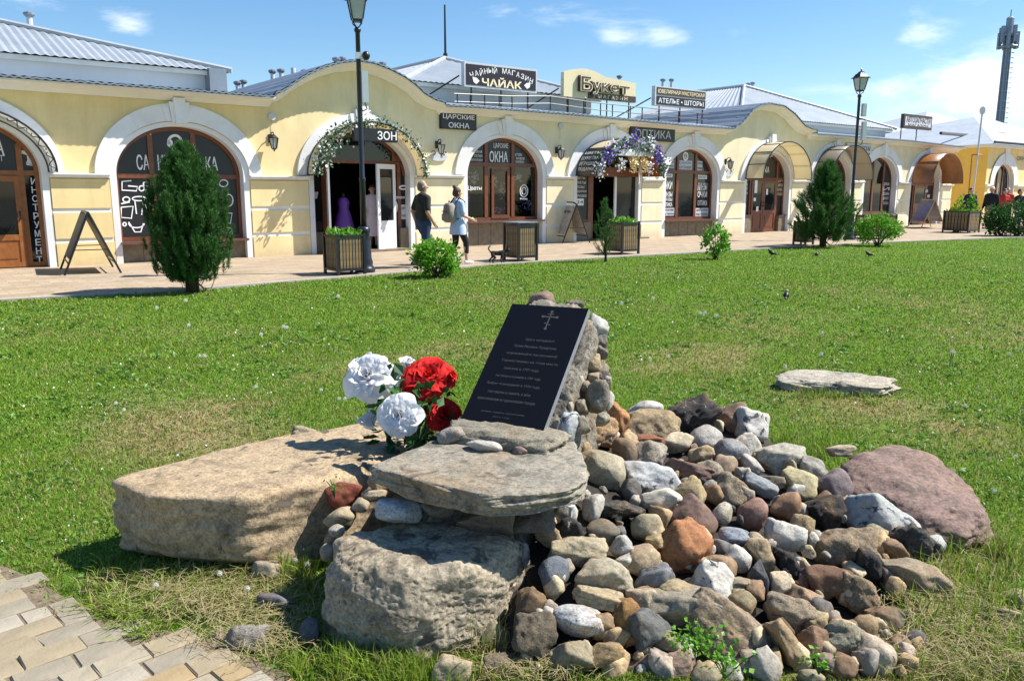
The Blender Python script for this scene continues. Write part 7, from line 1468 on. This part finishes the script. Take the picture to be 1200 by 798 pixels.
# ------------------------------------------------------------------ cloth roses
def petal_mat(name, c, c2):
    m, nt, b = mat(name); g_ = nd(nt, 'ShaderNodeNewGeometry'); tc = nd(nt, 'ShaderNodeTexCoord').outputs['Object']; n = tex_noise(nt, 40, 5, .6, tc); r = ramp(nt, [(.3, c2), (.65, c)]); nt.links.new(n.outputs[0], r.inputs[0]); nt.links.new(r.outputs[0], b.inputs['Base Color']); b.inputs['Roughness'].default_value = .75; b.inputs['Specular IOR Level'].default_value = .2
    out = nt.nodes['Material Output']; t = nd(nt, 'ShaderNodeBsdfTranslucent'); nt.links.new(r.outputs[0], t.inputs[0]); mx = nd(nt, 'ShaderNodeMixShader'); mx.inputs[0].default_value = .25; nt.links.new(b.outputs[0], mx.inputs[1]); nt.links.new(t.outputs[0], mx.inputs[2]); nt.links.new(mx.outputs[0], out.inputs[0]); bump(nt, b, n.outputs[0], .15, .004); return m
M['rosewhite'] = petal_mat('white_cloth_rose_petal', (.90, .89, .88), (.84, .83, .84)); M['rosered'] = petal_mat('red_cloth_rose_petal', (.72, .03, .025), (.52, .012, .012)); M['roseleaf'] = foliage('cloth_rose_leaf', [(.01, .045, .012), (.02, .085, .02), (.05, .15, .04)], .5, .15, 20); M['stem'] = plain('green_plastic_stem', (.03, .10, .025), .5, vary=.2)
def rose(px, py, diam, D, facing, colour, label, bud=False, seed=1, root=(487, 520, 3.80), droop=1.):
    g = np.random.default_rng(seed); p = BD(px, py, D); Rr = diam / 2 * D * 1.02 / FPX; nm = 'rose'
    z = Vector(facing).normalized(); x = z.orthogonal().normalized(); y = z.cross(x)
    e = thing(nm, label, 'flower', G(root[0], root[1], .34) if root[2] is None else BD(*root), 0, None); inv = e.location
    layers = [(3, 4, .42, .30, .30), (4, 14, .52, .36, .26), (5, 27, .64, .42, .20), (5, 41, .78, .50, .14), (6, 56, .92, .58, .08), (7, 72, 1.02, .62, .03)] if not bud else [(3, 3, .8, .40, .34), (4, 10, .95, .46, .30), (5, 19, 1.05, .52, .22)]
    for li, (n, al, L, wd, up_) in enumerate(layers):
        mb = MB()
        for k in range(n):
            az = 2 * PI * (k + .5 * (li % 2)) / n + g.normal(0, .12) + li * .4; V = []; nu, nv = 13, 8; Lp = L * Rr * g.uniform(.92, 1.08); al_ = R(al * g.uniform(.88, 1.12)); ph0, ph1 = g.uniform(0, 6.28, 2); rh_ = x * math.cos(az) + y * math.sin(az); th_ = y * math.cos(az) - x * math.sin(az)
            for iv in range(nv):
                v = iv / (nv - 1)
                for iu in range(nu):
                    u = iu / (nu - 1) * 2 - 1; ve = v * (1 - .20 * u * u * v); bend = al_ * (.45 + .55 * ve) + (.55 if li > 1 else .1) * max(0, ve - .72) ** 1.5 * 3.0
                    w_ = wd * Rr * (math.sqrt(max(ve, 0.02)) * 1.05 - .22 * ve ** 5); cup = (.55 if li < 3 else .34) * wd * Rr * u * u * (1 - .5 * ve)
                    mid = (rh_ * math.sin(bend) + z * math.cos(bend)) * (Lp * ve); inn = z * math.sin(bend) - rh_ * math.cos(bend)
                    rf = .05 * Rr * ve ** 2.2 * (math.sin(4.5 * u + ph0) + .75 * math.sin(10 * u + ph1)) * (1 if li > 1 else .4)
                    q = mid + th_ * (u * w_) + inn * (cup + rf) + z * (up_ * Rr - .42 * Rr) + rh_ * (.05 * Rr * li * .4); V.append(p + q - inv)
            mb.add(V, [(iv * nu + iu, iv * nu + iu + 1, (iv + 1) * nu + iu + 1, (iv + 1) * nu + iu) for iv in range(nv - 1) for iu in range(nu - 1)])
        if li == 0: o = mb.build('bloom', M[colour], e, True)
        else: mb.build('petals', M[colour], e, True)
    base = p - z * Rr * .4 - inv; mb = MB(); mb.tube([(0, 0, -.05), base * .5 + Vector((0, 0, .02)), base - z * .03, base], .006, 6); mb.build('stem', M['stem'], e)
    C_ = []; U_ = []
    for k in range(5): d = g.normal(size=3); C_.append(base - z * .015); U_.append(d - np.array(z) * .3)
    leafy('leaf', C_, Rr * .8, M['roseleaf'], e, seed=seed, up=np.array(U_), flat=.001, aspect=.55); return e
rose(430, 440, 60, 3.98, (-.25, -.75, .6), 'rosewhite', 'largest white cloth rose, uppermost at the left of the bunch', seed=2)
rose(467, 487, 51, 3.66, (-.12, -.95, .32), 'rosewhite', 'white cloth rose facing the viewer, lowest front of the bunch', seed=3)
rose(456, 439, 40, 4.02, (.35, -.5, .8), 'rosewhite', 'white cloth rose half open between the largest white and red ones', seed=4)
rose(476, 432, 32, 4.05, (.1, -.2, .95), 'rosewhite', 'small white cloth rosebud just left of the big red rose', True, 5)
rose(437, 484, 46, 4.0, (-.5, -.5, -.75), 'rosewhite', 'drooping white cloth rose hanging below the largest white one', True, 6)
rose(502, 441, 58, 3.95, (.05, -.6, .75), 'rosered', 'largest red cloth rose at the top of the bunch', seed=7)
rose(488, 455, 40, 3.9, (-.4, -.7, .4), 'rosered', 'red cloth rose tucked under the left of the largest red one', seed=17)
rose(526, 442, 24, 3.95, (.8, -.4, .5), 'rosered', 'small red cloth rosebud right of the largest red rose', True, 8)
rose(522, 486, 46, 3.88, (.35, -.6, .5), 'rosered', 'red cloth rose low at the right beside the black plaque', seed=9)
g = np.random.default_rng(4); C_ = []; 
for (x, y, sx, sy, n) in ((487, 500, 16, 18, 70), (480, 518, 26, 6, 50), (470, 455, 12, 12, 24), (505, 470, 14, 14, 40), (440, 500, 8, 8, 8)):
    for _ in range(n): C_.append(tuple(BD(x + g.normal(0, sx), min(526, y + g.normal(0, sy)), 3.9 + g.normal(0, .06))))
bl_ = thing('rose_foliage', 'dark green cloth leaves between the roses beside the plaque', 'leaves', BD(487, 520, 3.85)); o = leafy('leaves', np.array(C_) - np.array(bl_.location), g.uniform(.04, .085, len(C_)), M['roseleaf'], bl_, seed=6, aspect=.6)
# ------------------------------------------------------------------ old paving at the lower left, stone by stone
PB = [(-700, 566), (-80, 650), (0, 673), (30, 687), (70, 712), (110, 733), (170, 745), (232, 757), (262, 770), (300, 788), (325, 800), (340, 830)]
def on_path(px, py):
    return py > np.interp(px, [q[0] for q in PB], [q[1] for q in PB])
M['mortar'] = plain('sandy_joint_dirt', (.17, .13, .085), .95, vary=.4, scale=20, bs=.7)
pa = bpy.data.objects.new('footpath', None); COL.objects.link(pa); tag(pa, kind='structure')
mb = MB(); edge = [G(x, y) for x, y in PB]; cen = Vector((-2.6, .6, 0)); Q = [e_ + (cen - e_) * -.02 for e_ in edge] + [Vector((-.2, .4, 0)), Vector((-6.5, .4, 0))]
mb.add([(q.x, q.y, .004) for q in Q], [tuple(range(len(Q)))]); mb.build('joint_bed', M['mortar'], pa)
p0, p1 = G(0, 789), G(120, 746); du = (p1 - p0).normalized(); dv = Vector((-du.y, du.x, 0)); g = np.random.default_rng(21)
M['paver'] = []
for i, c in enumerate([(.29, .235, .15), (.32, .275, .195), (.32, .235, .125), (.26, .225, .165), (.34, .30, .23), (.37, .25, .11)]): M['paver'].append(plain('worn_sandstone_paver', c, .85, vary=.16, scale=7, bs=.35, bscale=45, dirt=mulc(c, .68)))
rh = .112
for row in range(-18, 24):
    u = -4.2 + g.uniform(0, .2)
    while u < 2.2:
        L = float(g.choice([.095, .15, .17, .19, .225])); c = p0 + du * (u + L / 2) + dv * (rh * row); u += L + .005
        if c.y < 1.6 or c.x < -4.6: continue
        px, py = PXL(c)
        if py > 1500 or not on_path(px, py + 7): continue
        hx, hy, top = L / 2, rh / 2 - .003, .011 + g.normal(0, .002); k = .005; mb = MB(); j = lambda: g.normal(0, .0022)
        a = [(-hx + j(), -hy + j()), (hx + j(), -hy + j()), (hx + j(), hy + j()), (-hx + j(), hy + j())]; inn = [(x - math.copysign(k, x), y - math.copysign(k, y)) for x, y in a]
        mb.add([(x, y, -.03) for x, y in a] + [(x, y, top - .006) for x, y in a] + [(x, y, top + j()) for x, y in inn], [(0, 1, 5, 4), (1, 2, 6, 5), (2, 3, 7, 6), (3, 0, 4, 7), (4, 5, 9, 8), (5, 6, 10, 9), (6, 7, 11, 10), (7, 4, 8, 11), (8, 9, 10, 11)])
        o = mb.build('paver', M['paver'][int(g.choice(6, p=[.32, .25, .09, .20, .12, .02]))], pa); o.location = c; o.rotation_euler = (g.normal(0, .008), g.normal(0, .008), math.atan2(du.y, du.x) + g.normal(0, .006))
# ------------------------------------------------------------------ grass: one field of blades, dense near, thinner far
BLOCK = []     # (centre, radii) ground taken by stones
def blocked(x, y):
    m = np.zeros(len(x), bool)
    for cx_, cy_, rx, ry in BLOCK: m |= ((x - cx_) / rx) ** 2 + ((y - cy_) / ry) ** 2 < 1
    return m
for (px, py, rx, ry) in ((290, 620, .48, .22), (400, 585, .4, .25), (495, 720, .34, .28), (560, 600, .5, .35), (1070, 600, .33, .2)):
    q = G(px, py); BLOCK.append((q.x, q.y, rx, ry))
def to_px(x, y):
    z = y * math.cos(PITCH) + CAM.z * math.sin(PITCH); return CX + FPX * x / z, CY - FPX * (y * math.sin(PITCH) - CAM.z * math.cos(PITCH)) / z
def in_heap(px, py): return (py < 786) & (px > 560) & (px < 1130) & (py > np.interp(px, _hx, _hy) + 14 + 0 * px)
def blade_cloud(name, x, y, h, w, lean, cols, seed, z=None):
    g = np.random.default_rng(seed); n = len(x); a = g.uniform(0, 2 * PI, n); b_ = g.uniform(0, 2 * PI, n)
    zz = lawn_z(x, y) if z is None else z; B_ = np.stack([x, y, zz], 1); s = np.stack([np.cos(a), np.sin(a), 0 * a], 1) * (w / 2)[:, None]; l = np.stack([np.cos(b_), np.sin(b_), 0 * b_], 1) * (lean * h)[:, None]
    m_ = B_ + l * .4 + np.stack([0 * h, 0 * h, h * .62], 1); t = B_ + l * 1.1 + np.stack([0 * h, 0 * h, h * (1 - .25 * np.minimum(1, lean))], 1)
    V = np.stack([B_ - s, B_ + s, m_ + s * .75, m_ - s * .75, t], 1).reshape(-1, 3).astype(np.float32); me = bpy.data.meshes.new(name)
    k = np.arange(n, dtype=np.int32) * 5; L = np.stack([k, k + 1, k + 2, k + 3, k + 3, k + 2, k + 4], 1).ravel(); st = (np.arange(n, dtype=np.int32) * 7)[:, None] + np.array([0, 4], np.int32)
    me.vertices.add(n * 5); me.vertices.foreach_set('co', V.ravel()); me.loops.add(n * 7); me.loops.foreach_set('vertex_index', L.astype(np.int32)); me.polygons.add(n * 2); me.polygons.foreach_set('loop_start', st.ravel().astype(np.int32)); me.update(calc_edges=True)
    ca = me.color_attributes.new('tint', 'FLOAT_COLOR', 'POINT'); c4 = np.concatenate([np.repeat(cols, 5, 0), np.ones((n * 5, 1))], 1).astype(np.float32); ca.data.foreach_set('color', c4.ravel())
    me.materials.append(M['blade']); o = link(name, me); tag(o, kind='stuff'); return o
def blade_mat():
    m, nt, b = mat('grass_blade'); at = nd(nt, 'ShaderNodeAttribute', attribute_name='tint'); nt.links.new(at.outputs['Color'], b.inputs['Base Color']); b.inputs['Roughness'].default_value = .5; b.inputs['Specular IOR Level'].default_value = .25
    out = nt.nodes['Material Output']; t = nd(nt, 'ShaderNodeBsdfTranslucent'); nt.links.new(at.outputs['Color'], t.inputs[0]); mx = nd(nt, 'ShaderNodeMixShader'); mx.inputs[0].default_value = .42; nt.links.new(b.outputs[0], mx.inputs[1]); nt.links.new(t.outputs[0], mx.inputs[2]); nt.links.new(mx.outputs[0], out.inputs[0]); return m
M['blade'] = blade_mat()
def grass_cols(n, dry, g):
    base = np.array([(.13, .225, .02), (.195, .305, .028), (.27, .365, .045), (.35, .385, .085)])[g.choice(4, n, p=[.28, .36, .26, .10])]; straw = np.array([(.34, .28, .12), (.42, .36, .19), (.26, .22, .08)])[g.integers(0, 3, n)]
    pz = g.random(n) < np.clip(.10 + .75 * dry, .03, .85); c = np.where(pz[:, None], straw, base); return c * g.uniform(.75, 1.2, (n, 1))
g = np.random.default_rng(99); n = 820000
r = np.exp(g.uniform(math.log(2.2), math.log(36), n)); a = g.uniform(-.72, .66, n); x, y = r * np.sin(a), r * np.cos(a)
kx_ = np.array([p.x for p in KERB]); ky_ = np.array([p.y for p in KERB]); px, py = to_px(x, y)
ok = (y < np.interp(x, kx_, ky_) - .05) & ~blocked(x, y) & ~in_heap(px, py) & ~((px < 340) & (py > np.interp(px, [q[0] for q in PB], [q[1] for q in PB]) - 3))
dr = dryness(x, y); ok &= g.random(n) > np.clip((dr - .15) * .75, 0, .55)
bare = ((px < 420) & (py > 668) & (g.random(n) < .45)); ok &= ~bare
x, y, r, dr = x[ok], y[ok], r[ok], dr[ok]; n = len(x)
h = g.uniform(.013, .032, n) * np.clip(1 + .15 * (r - 4) / 6, .9, 1.5) * (1 + .25 * vnoise(x, y, 3.1, 31)); w = .0034 * np.clip(r / 3.5, .85, 4.5) * g.uniform(.7, 1.4, n); lean = np.abs(g.normal(.55, .4, n))
blade_cloud('lawn_grass', x, y, h, w, lean, grass_cols(n, dr, g), 7)
# longer unmown tufts round the stones
X, Y, H, W_, LN, DRr = [], [], [], [], [], []
def tuft(px, py, nb, spread, hgt, dry, wide=.004, lean=.5, ntuft=1, sx=0, sy=0):
    for _ in range(ntuft):
        q = G(px + g.uniform(-sx, sx), py + g.uniform(-sy, sy)); 
        for _ in range(nb): X.append(q.x + g.normal(0, spread)); Y.append(q.y + g.normal(0, spread)); H.append(hgt * g.uniform(.45, 1.15)); W_.append(wide * g.uniform(.7, 1.3)); LN.append(abs(g.normal(lean, .3))); DRr.append(dry)
tuft(450, 788, 26, .025, .11, .0, .005, .5, 40, 110, 14); tuft(620, 792, 14, .02, .09, .5, .004, .7, 14, 60, 8)
tuft(1120, 690, 22, .03, .14, .25, .0045, .5, 70, 70, 60); tuft(1130, 770, 18, .03, .10, .6, .004, .9, 60, 90, 30); tuft(1080, 600, 18, .02, .16, .0, .004, .4, 6, 14, 10)
tuft(345, 526, 24, .025, .13, .05, .004, .5, 10, 18, 6); tuft(300, 690, 22, .03, .10, .55, .004, .8, 26, 60, 22); tuft(345, 672, 26, .02, .12, .1, .004, .4, 10, 14, 8); tuft(165, 735, 40, .03, .07, -.1, .007, 1.1, 7, 22, 10); tuft(200, 700, 20, .03, .07, .5, .004, 1.2, 26, 100, 18); tuft(90, 718, 26, .03, .05, .9, .004, 1.2, 7, 22, 8)
tuft(230, 690, 22, .035, .10, .45, .0045, .9, 34, 120, 24); tuft(170, 715, 30, .03, .07, .0, .008, 1.1, 12, 60, 12); tuft(330, 735, 20, .03, .09, .5, .0045, .9, 18, 40, 24); tuft(420, 770, 20, .03, .10, .1, .005, .6, 16, 60, 14); tuft(60, 700, 16, .02, .035, .45, .004, 1.0, 18, 60, 16); tuft(150, 742, 16, .02, .035, .5, .004, 1.0, 16, 50, 8); tuft(270, 772, 14, .02, .035, .5, .004, 1.0, 16, 40, 10); tuft(310, 770, 18, .03, .06, .35, .004, .8, 18, 40, 20); tuft(40, 675, 22, .03, .04, .3, .004, .9, 16, 50, 14); tuft(955, 460, 30, .03, .10, .3, .004, .6, 6, 24, 4); tuft(1000, 468, 26, .03, .08, .0, .006, .7, 8, 30, 5); tuft(930, 525, 24, .03, .12, .0, .005, .5, 18, 50, 14); tuft(755, 505, 18, .03, .1, .1, .004, .5, 8, 60, 6)
tuft(640, 330 + 70, 10, .03, .05, .2, .004, .8, 1, 1, 1); tuft(560, 770, 10, .02, .2, .55, .0035, .35, 5, 40, 14); tuft(410, 600, 5, .015, .22, .5, .003, .3, 4, 30, 14)
for (px, py, s) in ((230, 405, 1), (160, 415, 1), (335, 408, 1), (620, 385, 1), (830, 395, 1), (1000, 300 + 90, 1), (505, 345, 1), (760, 345, 1)): tuft(px, py, 24, .06, .06, .0, .012, 1.1, 5, 40, 8)
X, Y, H, W_, LN, DRr = map(np.array, (X, Y, H, W_, LN, DRr)); px, py = to_px(X, Y); k = ~blocked(X, Y) & ~((px < 340) & (py > np.interp(px, [q[0] for q in PB], [q[1] for q in PB]) + 20)); X, Y, H, W_, LN, DRr = X[k], Y[k], H[k], W_[k], LN[k], DRr[k]
blade_cloud('long_grass', X, Y, H, W_, LN, grass_cols(len(X), DRr, g), 8)
# cut dry straw lying about
n = 4600; ctr = [(230, 500, 90, 34), (150, 480, 80, 30), (300, 535, 70, 22), (250, 705, 90, 20), (300, 745, 70, 22), (620, 785, 60, 14), (1130, 745, 70, 40), (1040, 480, 70, 40), (880, 385, 120, 30), (640, 335, 200, 20), (1080, 690, 50, 50)]
ci = g.choice(len(ctr), n, p=np.array([11, 5, 7, 20, 14, 8, 17, 4, 3, 2, 9]) / 100); C_ = np.array(ctr)[ci]; px, py = C_[:, 0] + g.normal(0, 1, n) * C_[:, 2] * .7, C_[:, 1] + g.normal(0, 1, n) * C_[:, 3] * .7
P_ = np.array([tuple(G(a_, min(max(b_, 318), 840))) for a_, b_ in zip(px, py)]); pk = ~blocked(P_[:, 0], P_[:, 1]); P_ = P_[pk]; n = len(P_); ang = g.uniform(0, PI, n); L = g.uniform(.02, .11, n); wd = .0008 * np.clip(P_[:, 1] / 2.5, 1, 3)
d = np.stack([np.cos(ang), np.sin(ang), g.normal(0, .12, n)], 1) * (L / 2)[:, None]; s = np.stack([-np.sin(ang), np.cos(ang), 0 * ang], 1) * wd[:, None]; c = P_ + np.stack([0 * L, 0 * L, g.uniform(.012, .05, n)], 1)
V = np.stack([c - d - s, c + d - s, c + d + s, c - d + s], 1).reshape(-1, 3); me = bpy.data.meshes.new('dry_straw'); me.from_pydata(V.tolist(), [], np.arange(n * 4).reshape(-1, 4).tolist()); me.materials.append(foliage('dry_straw', [(.24, .19, .07), (.36, .30, .14), (.46, .40, .23)], .8, .2, 30)); tag(link('dry_straw', me), kind='stuff')
# low broad-leaved weeds and fallen white petals in the turf
n = 6500; r = np.exp(g.uniform(math.log(2.6), math.log(24), n)); a = g.uniform(-.65, .6, n); x, y = r * np.sin(a), r * np.cos(a); px, py = to_px(x, y)
ok = (y < np.interp(x, kx_, ky_) - .1) & ~blocked(x, y) & ~in_heap(px, py) & ~((px < 340) & (py > np.interp(px, [q[0] for q in PB], [q[1] for q in PB]))) & (vnoise(x, y, 2.4, 51) > .05); x, y, r = x[ok], y[ok], r[ok]
rep = 5; x, y, r = [np.repeat(q, rep) for q in (x, y, r)]; n = len(x); U_ = np.stack([g.normal(0, 1, n), g.normal(0, 1, n), g.uniform(.15, .6, n)], 1)
o = leafy('ground_weeds', np.stack([x + g.normal(0, .012, n), y + g.normal(0, .012, n), lawn_z(x, y) + .012], 1), g.uniform(.02, .05, n) * np.clip(r / 6, .8, 1.6), foliage('weed_leaves', [(.07, .17, .025), (.12, .25, .035), (.20, .33, .06)], .45, .3, 6), None, seed=61, up=U_, flat=.001, aspect=.5); tag(o, kind='stuff')
n = 1500; r = np.exp(g.uniform(math.log(3.2), math.log(26), n)); a = g.uniform(-.6, .58, n); x, y = r * np.sin(a), r * np.cos(a); px, py = to_px(x, y); ok = (y < np.interp(x, kx_, ky_) - .1) & ~blocked(x, y) & ~in_heap(px, py) & (py < 660) & (vnoise(x, y, 1.3, 77) > -.05); x, y, r = x[ok], y[ok], r[ok]; n = len(x)
o = leafy('white_petals', np.stack([x, y, lawn_z(x, y) + g.uniform(.02, .05, n)], 1), g.uniform(.006, .014, n) * np.clip(r / 5, .8, 1.8), M['petalwhite'], None, seed=62, aspect=.9); tag(o, kind='stuff')
# little green plant among the lowest stones
def sprig(name, px, py, n, sp, sz, label, D, m='leaf'):
    p = BD(px, py, D); e = thing(name, label, 'plant', p); C_ = np.stack([g.normal(0, sp, n), g.normal(0, sp * .7, n), np.abs(g.normal(0, sp * .9, n))], 1); leafy('leaves', C_, g.uniform(.6, 1.2, n) * sz, M[m], e, seed=n, up=np.stack([g.normal(0, 1, n), g.normal(0, 1, n), g.uniform(.2, 1, n)], 1), flat=.2, aspect=.85); mb = MB()
    for i in range(6): mb.tube([(0, 0, -.03), tuple(C_[i] * .6), tuple(C_[i])], .0025, 4)
    mb.build('stem', M['stem'], e)
sprig('weed_plant', 815, 760, 190, .045, .019, 'leafy green weed growing over the lowest boulders of the heap', heap_D(815, 760) - .12); sprig('weed_plant', 850, 785, 70, .035, .022, 'round leaved green weed at the bottom edge between two boulders', heap_D(850, 785) - .1); sprig('weed_plant', 960, 780, 40, .025, .02, 'small bright green weed near the pale egg shaped boulder', heap_D(960, 780) - .08); sprig('weed_plant', 392, 575, 14, .03, .016, 'thin green weed beside the brick red broken stone', 3.3)
# dandelion clocks
def fluff_mesh():
    U, Fc = ico(2); mb = MB()
    for u in U: u = Vector(u); mb.tube([u * .25, u], [.02, .02], 3, False); q = u.orthogonal().normalized(); w = u.cross(q); mb.add([u, u + q * .22 + u * .1, u + w * .22 + u * .1, u - q * .22 + u * .1, u - w * .22 + u * .1], [(0, 1, 2), (0, 2, 3), (0, 3, 4), (0, 4, 1)])
    mb.lathe([(0, -.25), (.22, -.1), (.22, .1), (0, .25)], n=8, cap=False); return mb.mesh('seed_head', plain('dandelion_fluff', (.72, .70, .66), .9, vary=.05))
fm = fluff_mesh(); M['weedstem'] = plain('pale_weed_stem', (.22, .26, .08), .6, vary=.2)
DD = [(136, 476, .06), (146, 482, .05), (222, 384, .08), (332, 390, .12), (337, 391, .12), (377, 460, .06), (397, 469, .05), (404, 469, .05), (300, 455, .05), (234, 419, .06), (240, 419, .06), (306, 392, .05), (765, 350, .07), (820, 371, .1), (826, 371, .1), (839, 374, .1), (963, 391, .06), (962, 415, .05), (1113, 424, .14), (1117, 425, .14), (1130, 477, .05), (184, 360, .05), (218, 352, .06), (396, 347, .06), (728, 355, .05), (920, 430, .05), (1181, 416, .06), (184, 703, .09), (258, 690, .09), (293, 707, .09), (346, 667, .07), (361, 672, .07), (761, 421, .05), (783, 418, .05), (1165, 580, .05), (1190, 540, .06)]
proto = None
for (px, py, hh) in DD:
    p = G(px, py + 4); p.z = -.01
    if proto is None:
        proto = thing('dandelion_clock', 'white dandelion clock on a thin stem standing in the grass', 'flower', p, 0, 'dandelion clocks in the lawn'); mb = MB(); mb.tube([(0, 0, 0), (.1, 0, .5), (.04, .05, 1)], .035, 5); st_ = mb.build('stem', M['weedstem'], proto); hd = link('seed_head', fm, proto, (.04, .05, 1.0)); hd.scale = (.3, .3, .3); t_ = proto
    else:
        t_ = proto.copy(); COL.objects.link(t_)
        for ch in (st_, hd): c_ = ch.copy(); COL.objects.link(c_); c_.parent = t_
    t_.location = p; t_.scale = (hh, hh, hh); t_.rotation_euler = (0, 0, g.uniform(0, 6))
    kids = [c_ for c_ in t_.children if c_.name.startswith('seed_head')]
    for c_ in kids: q_ = max(.010, .0021 * p.y) / hh; c_.scale = (q_, q_, q_)
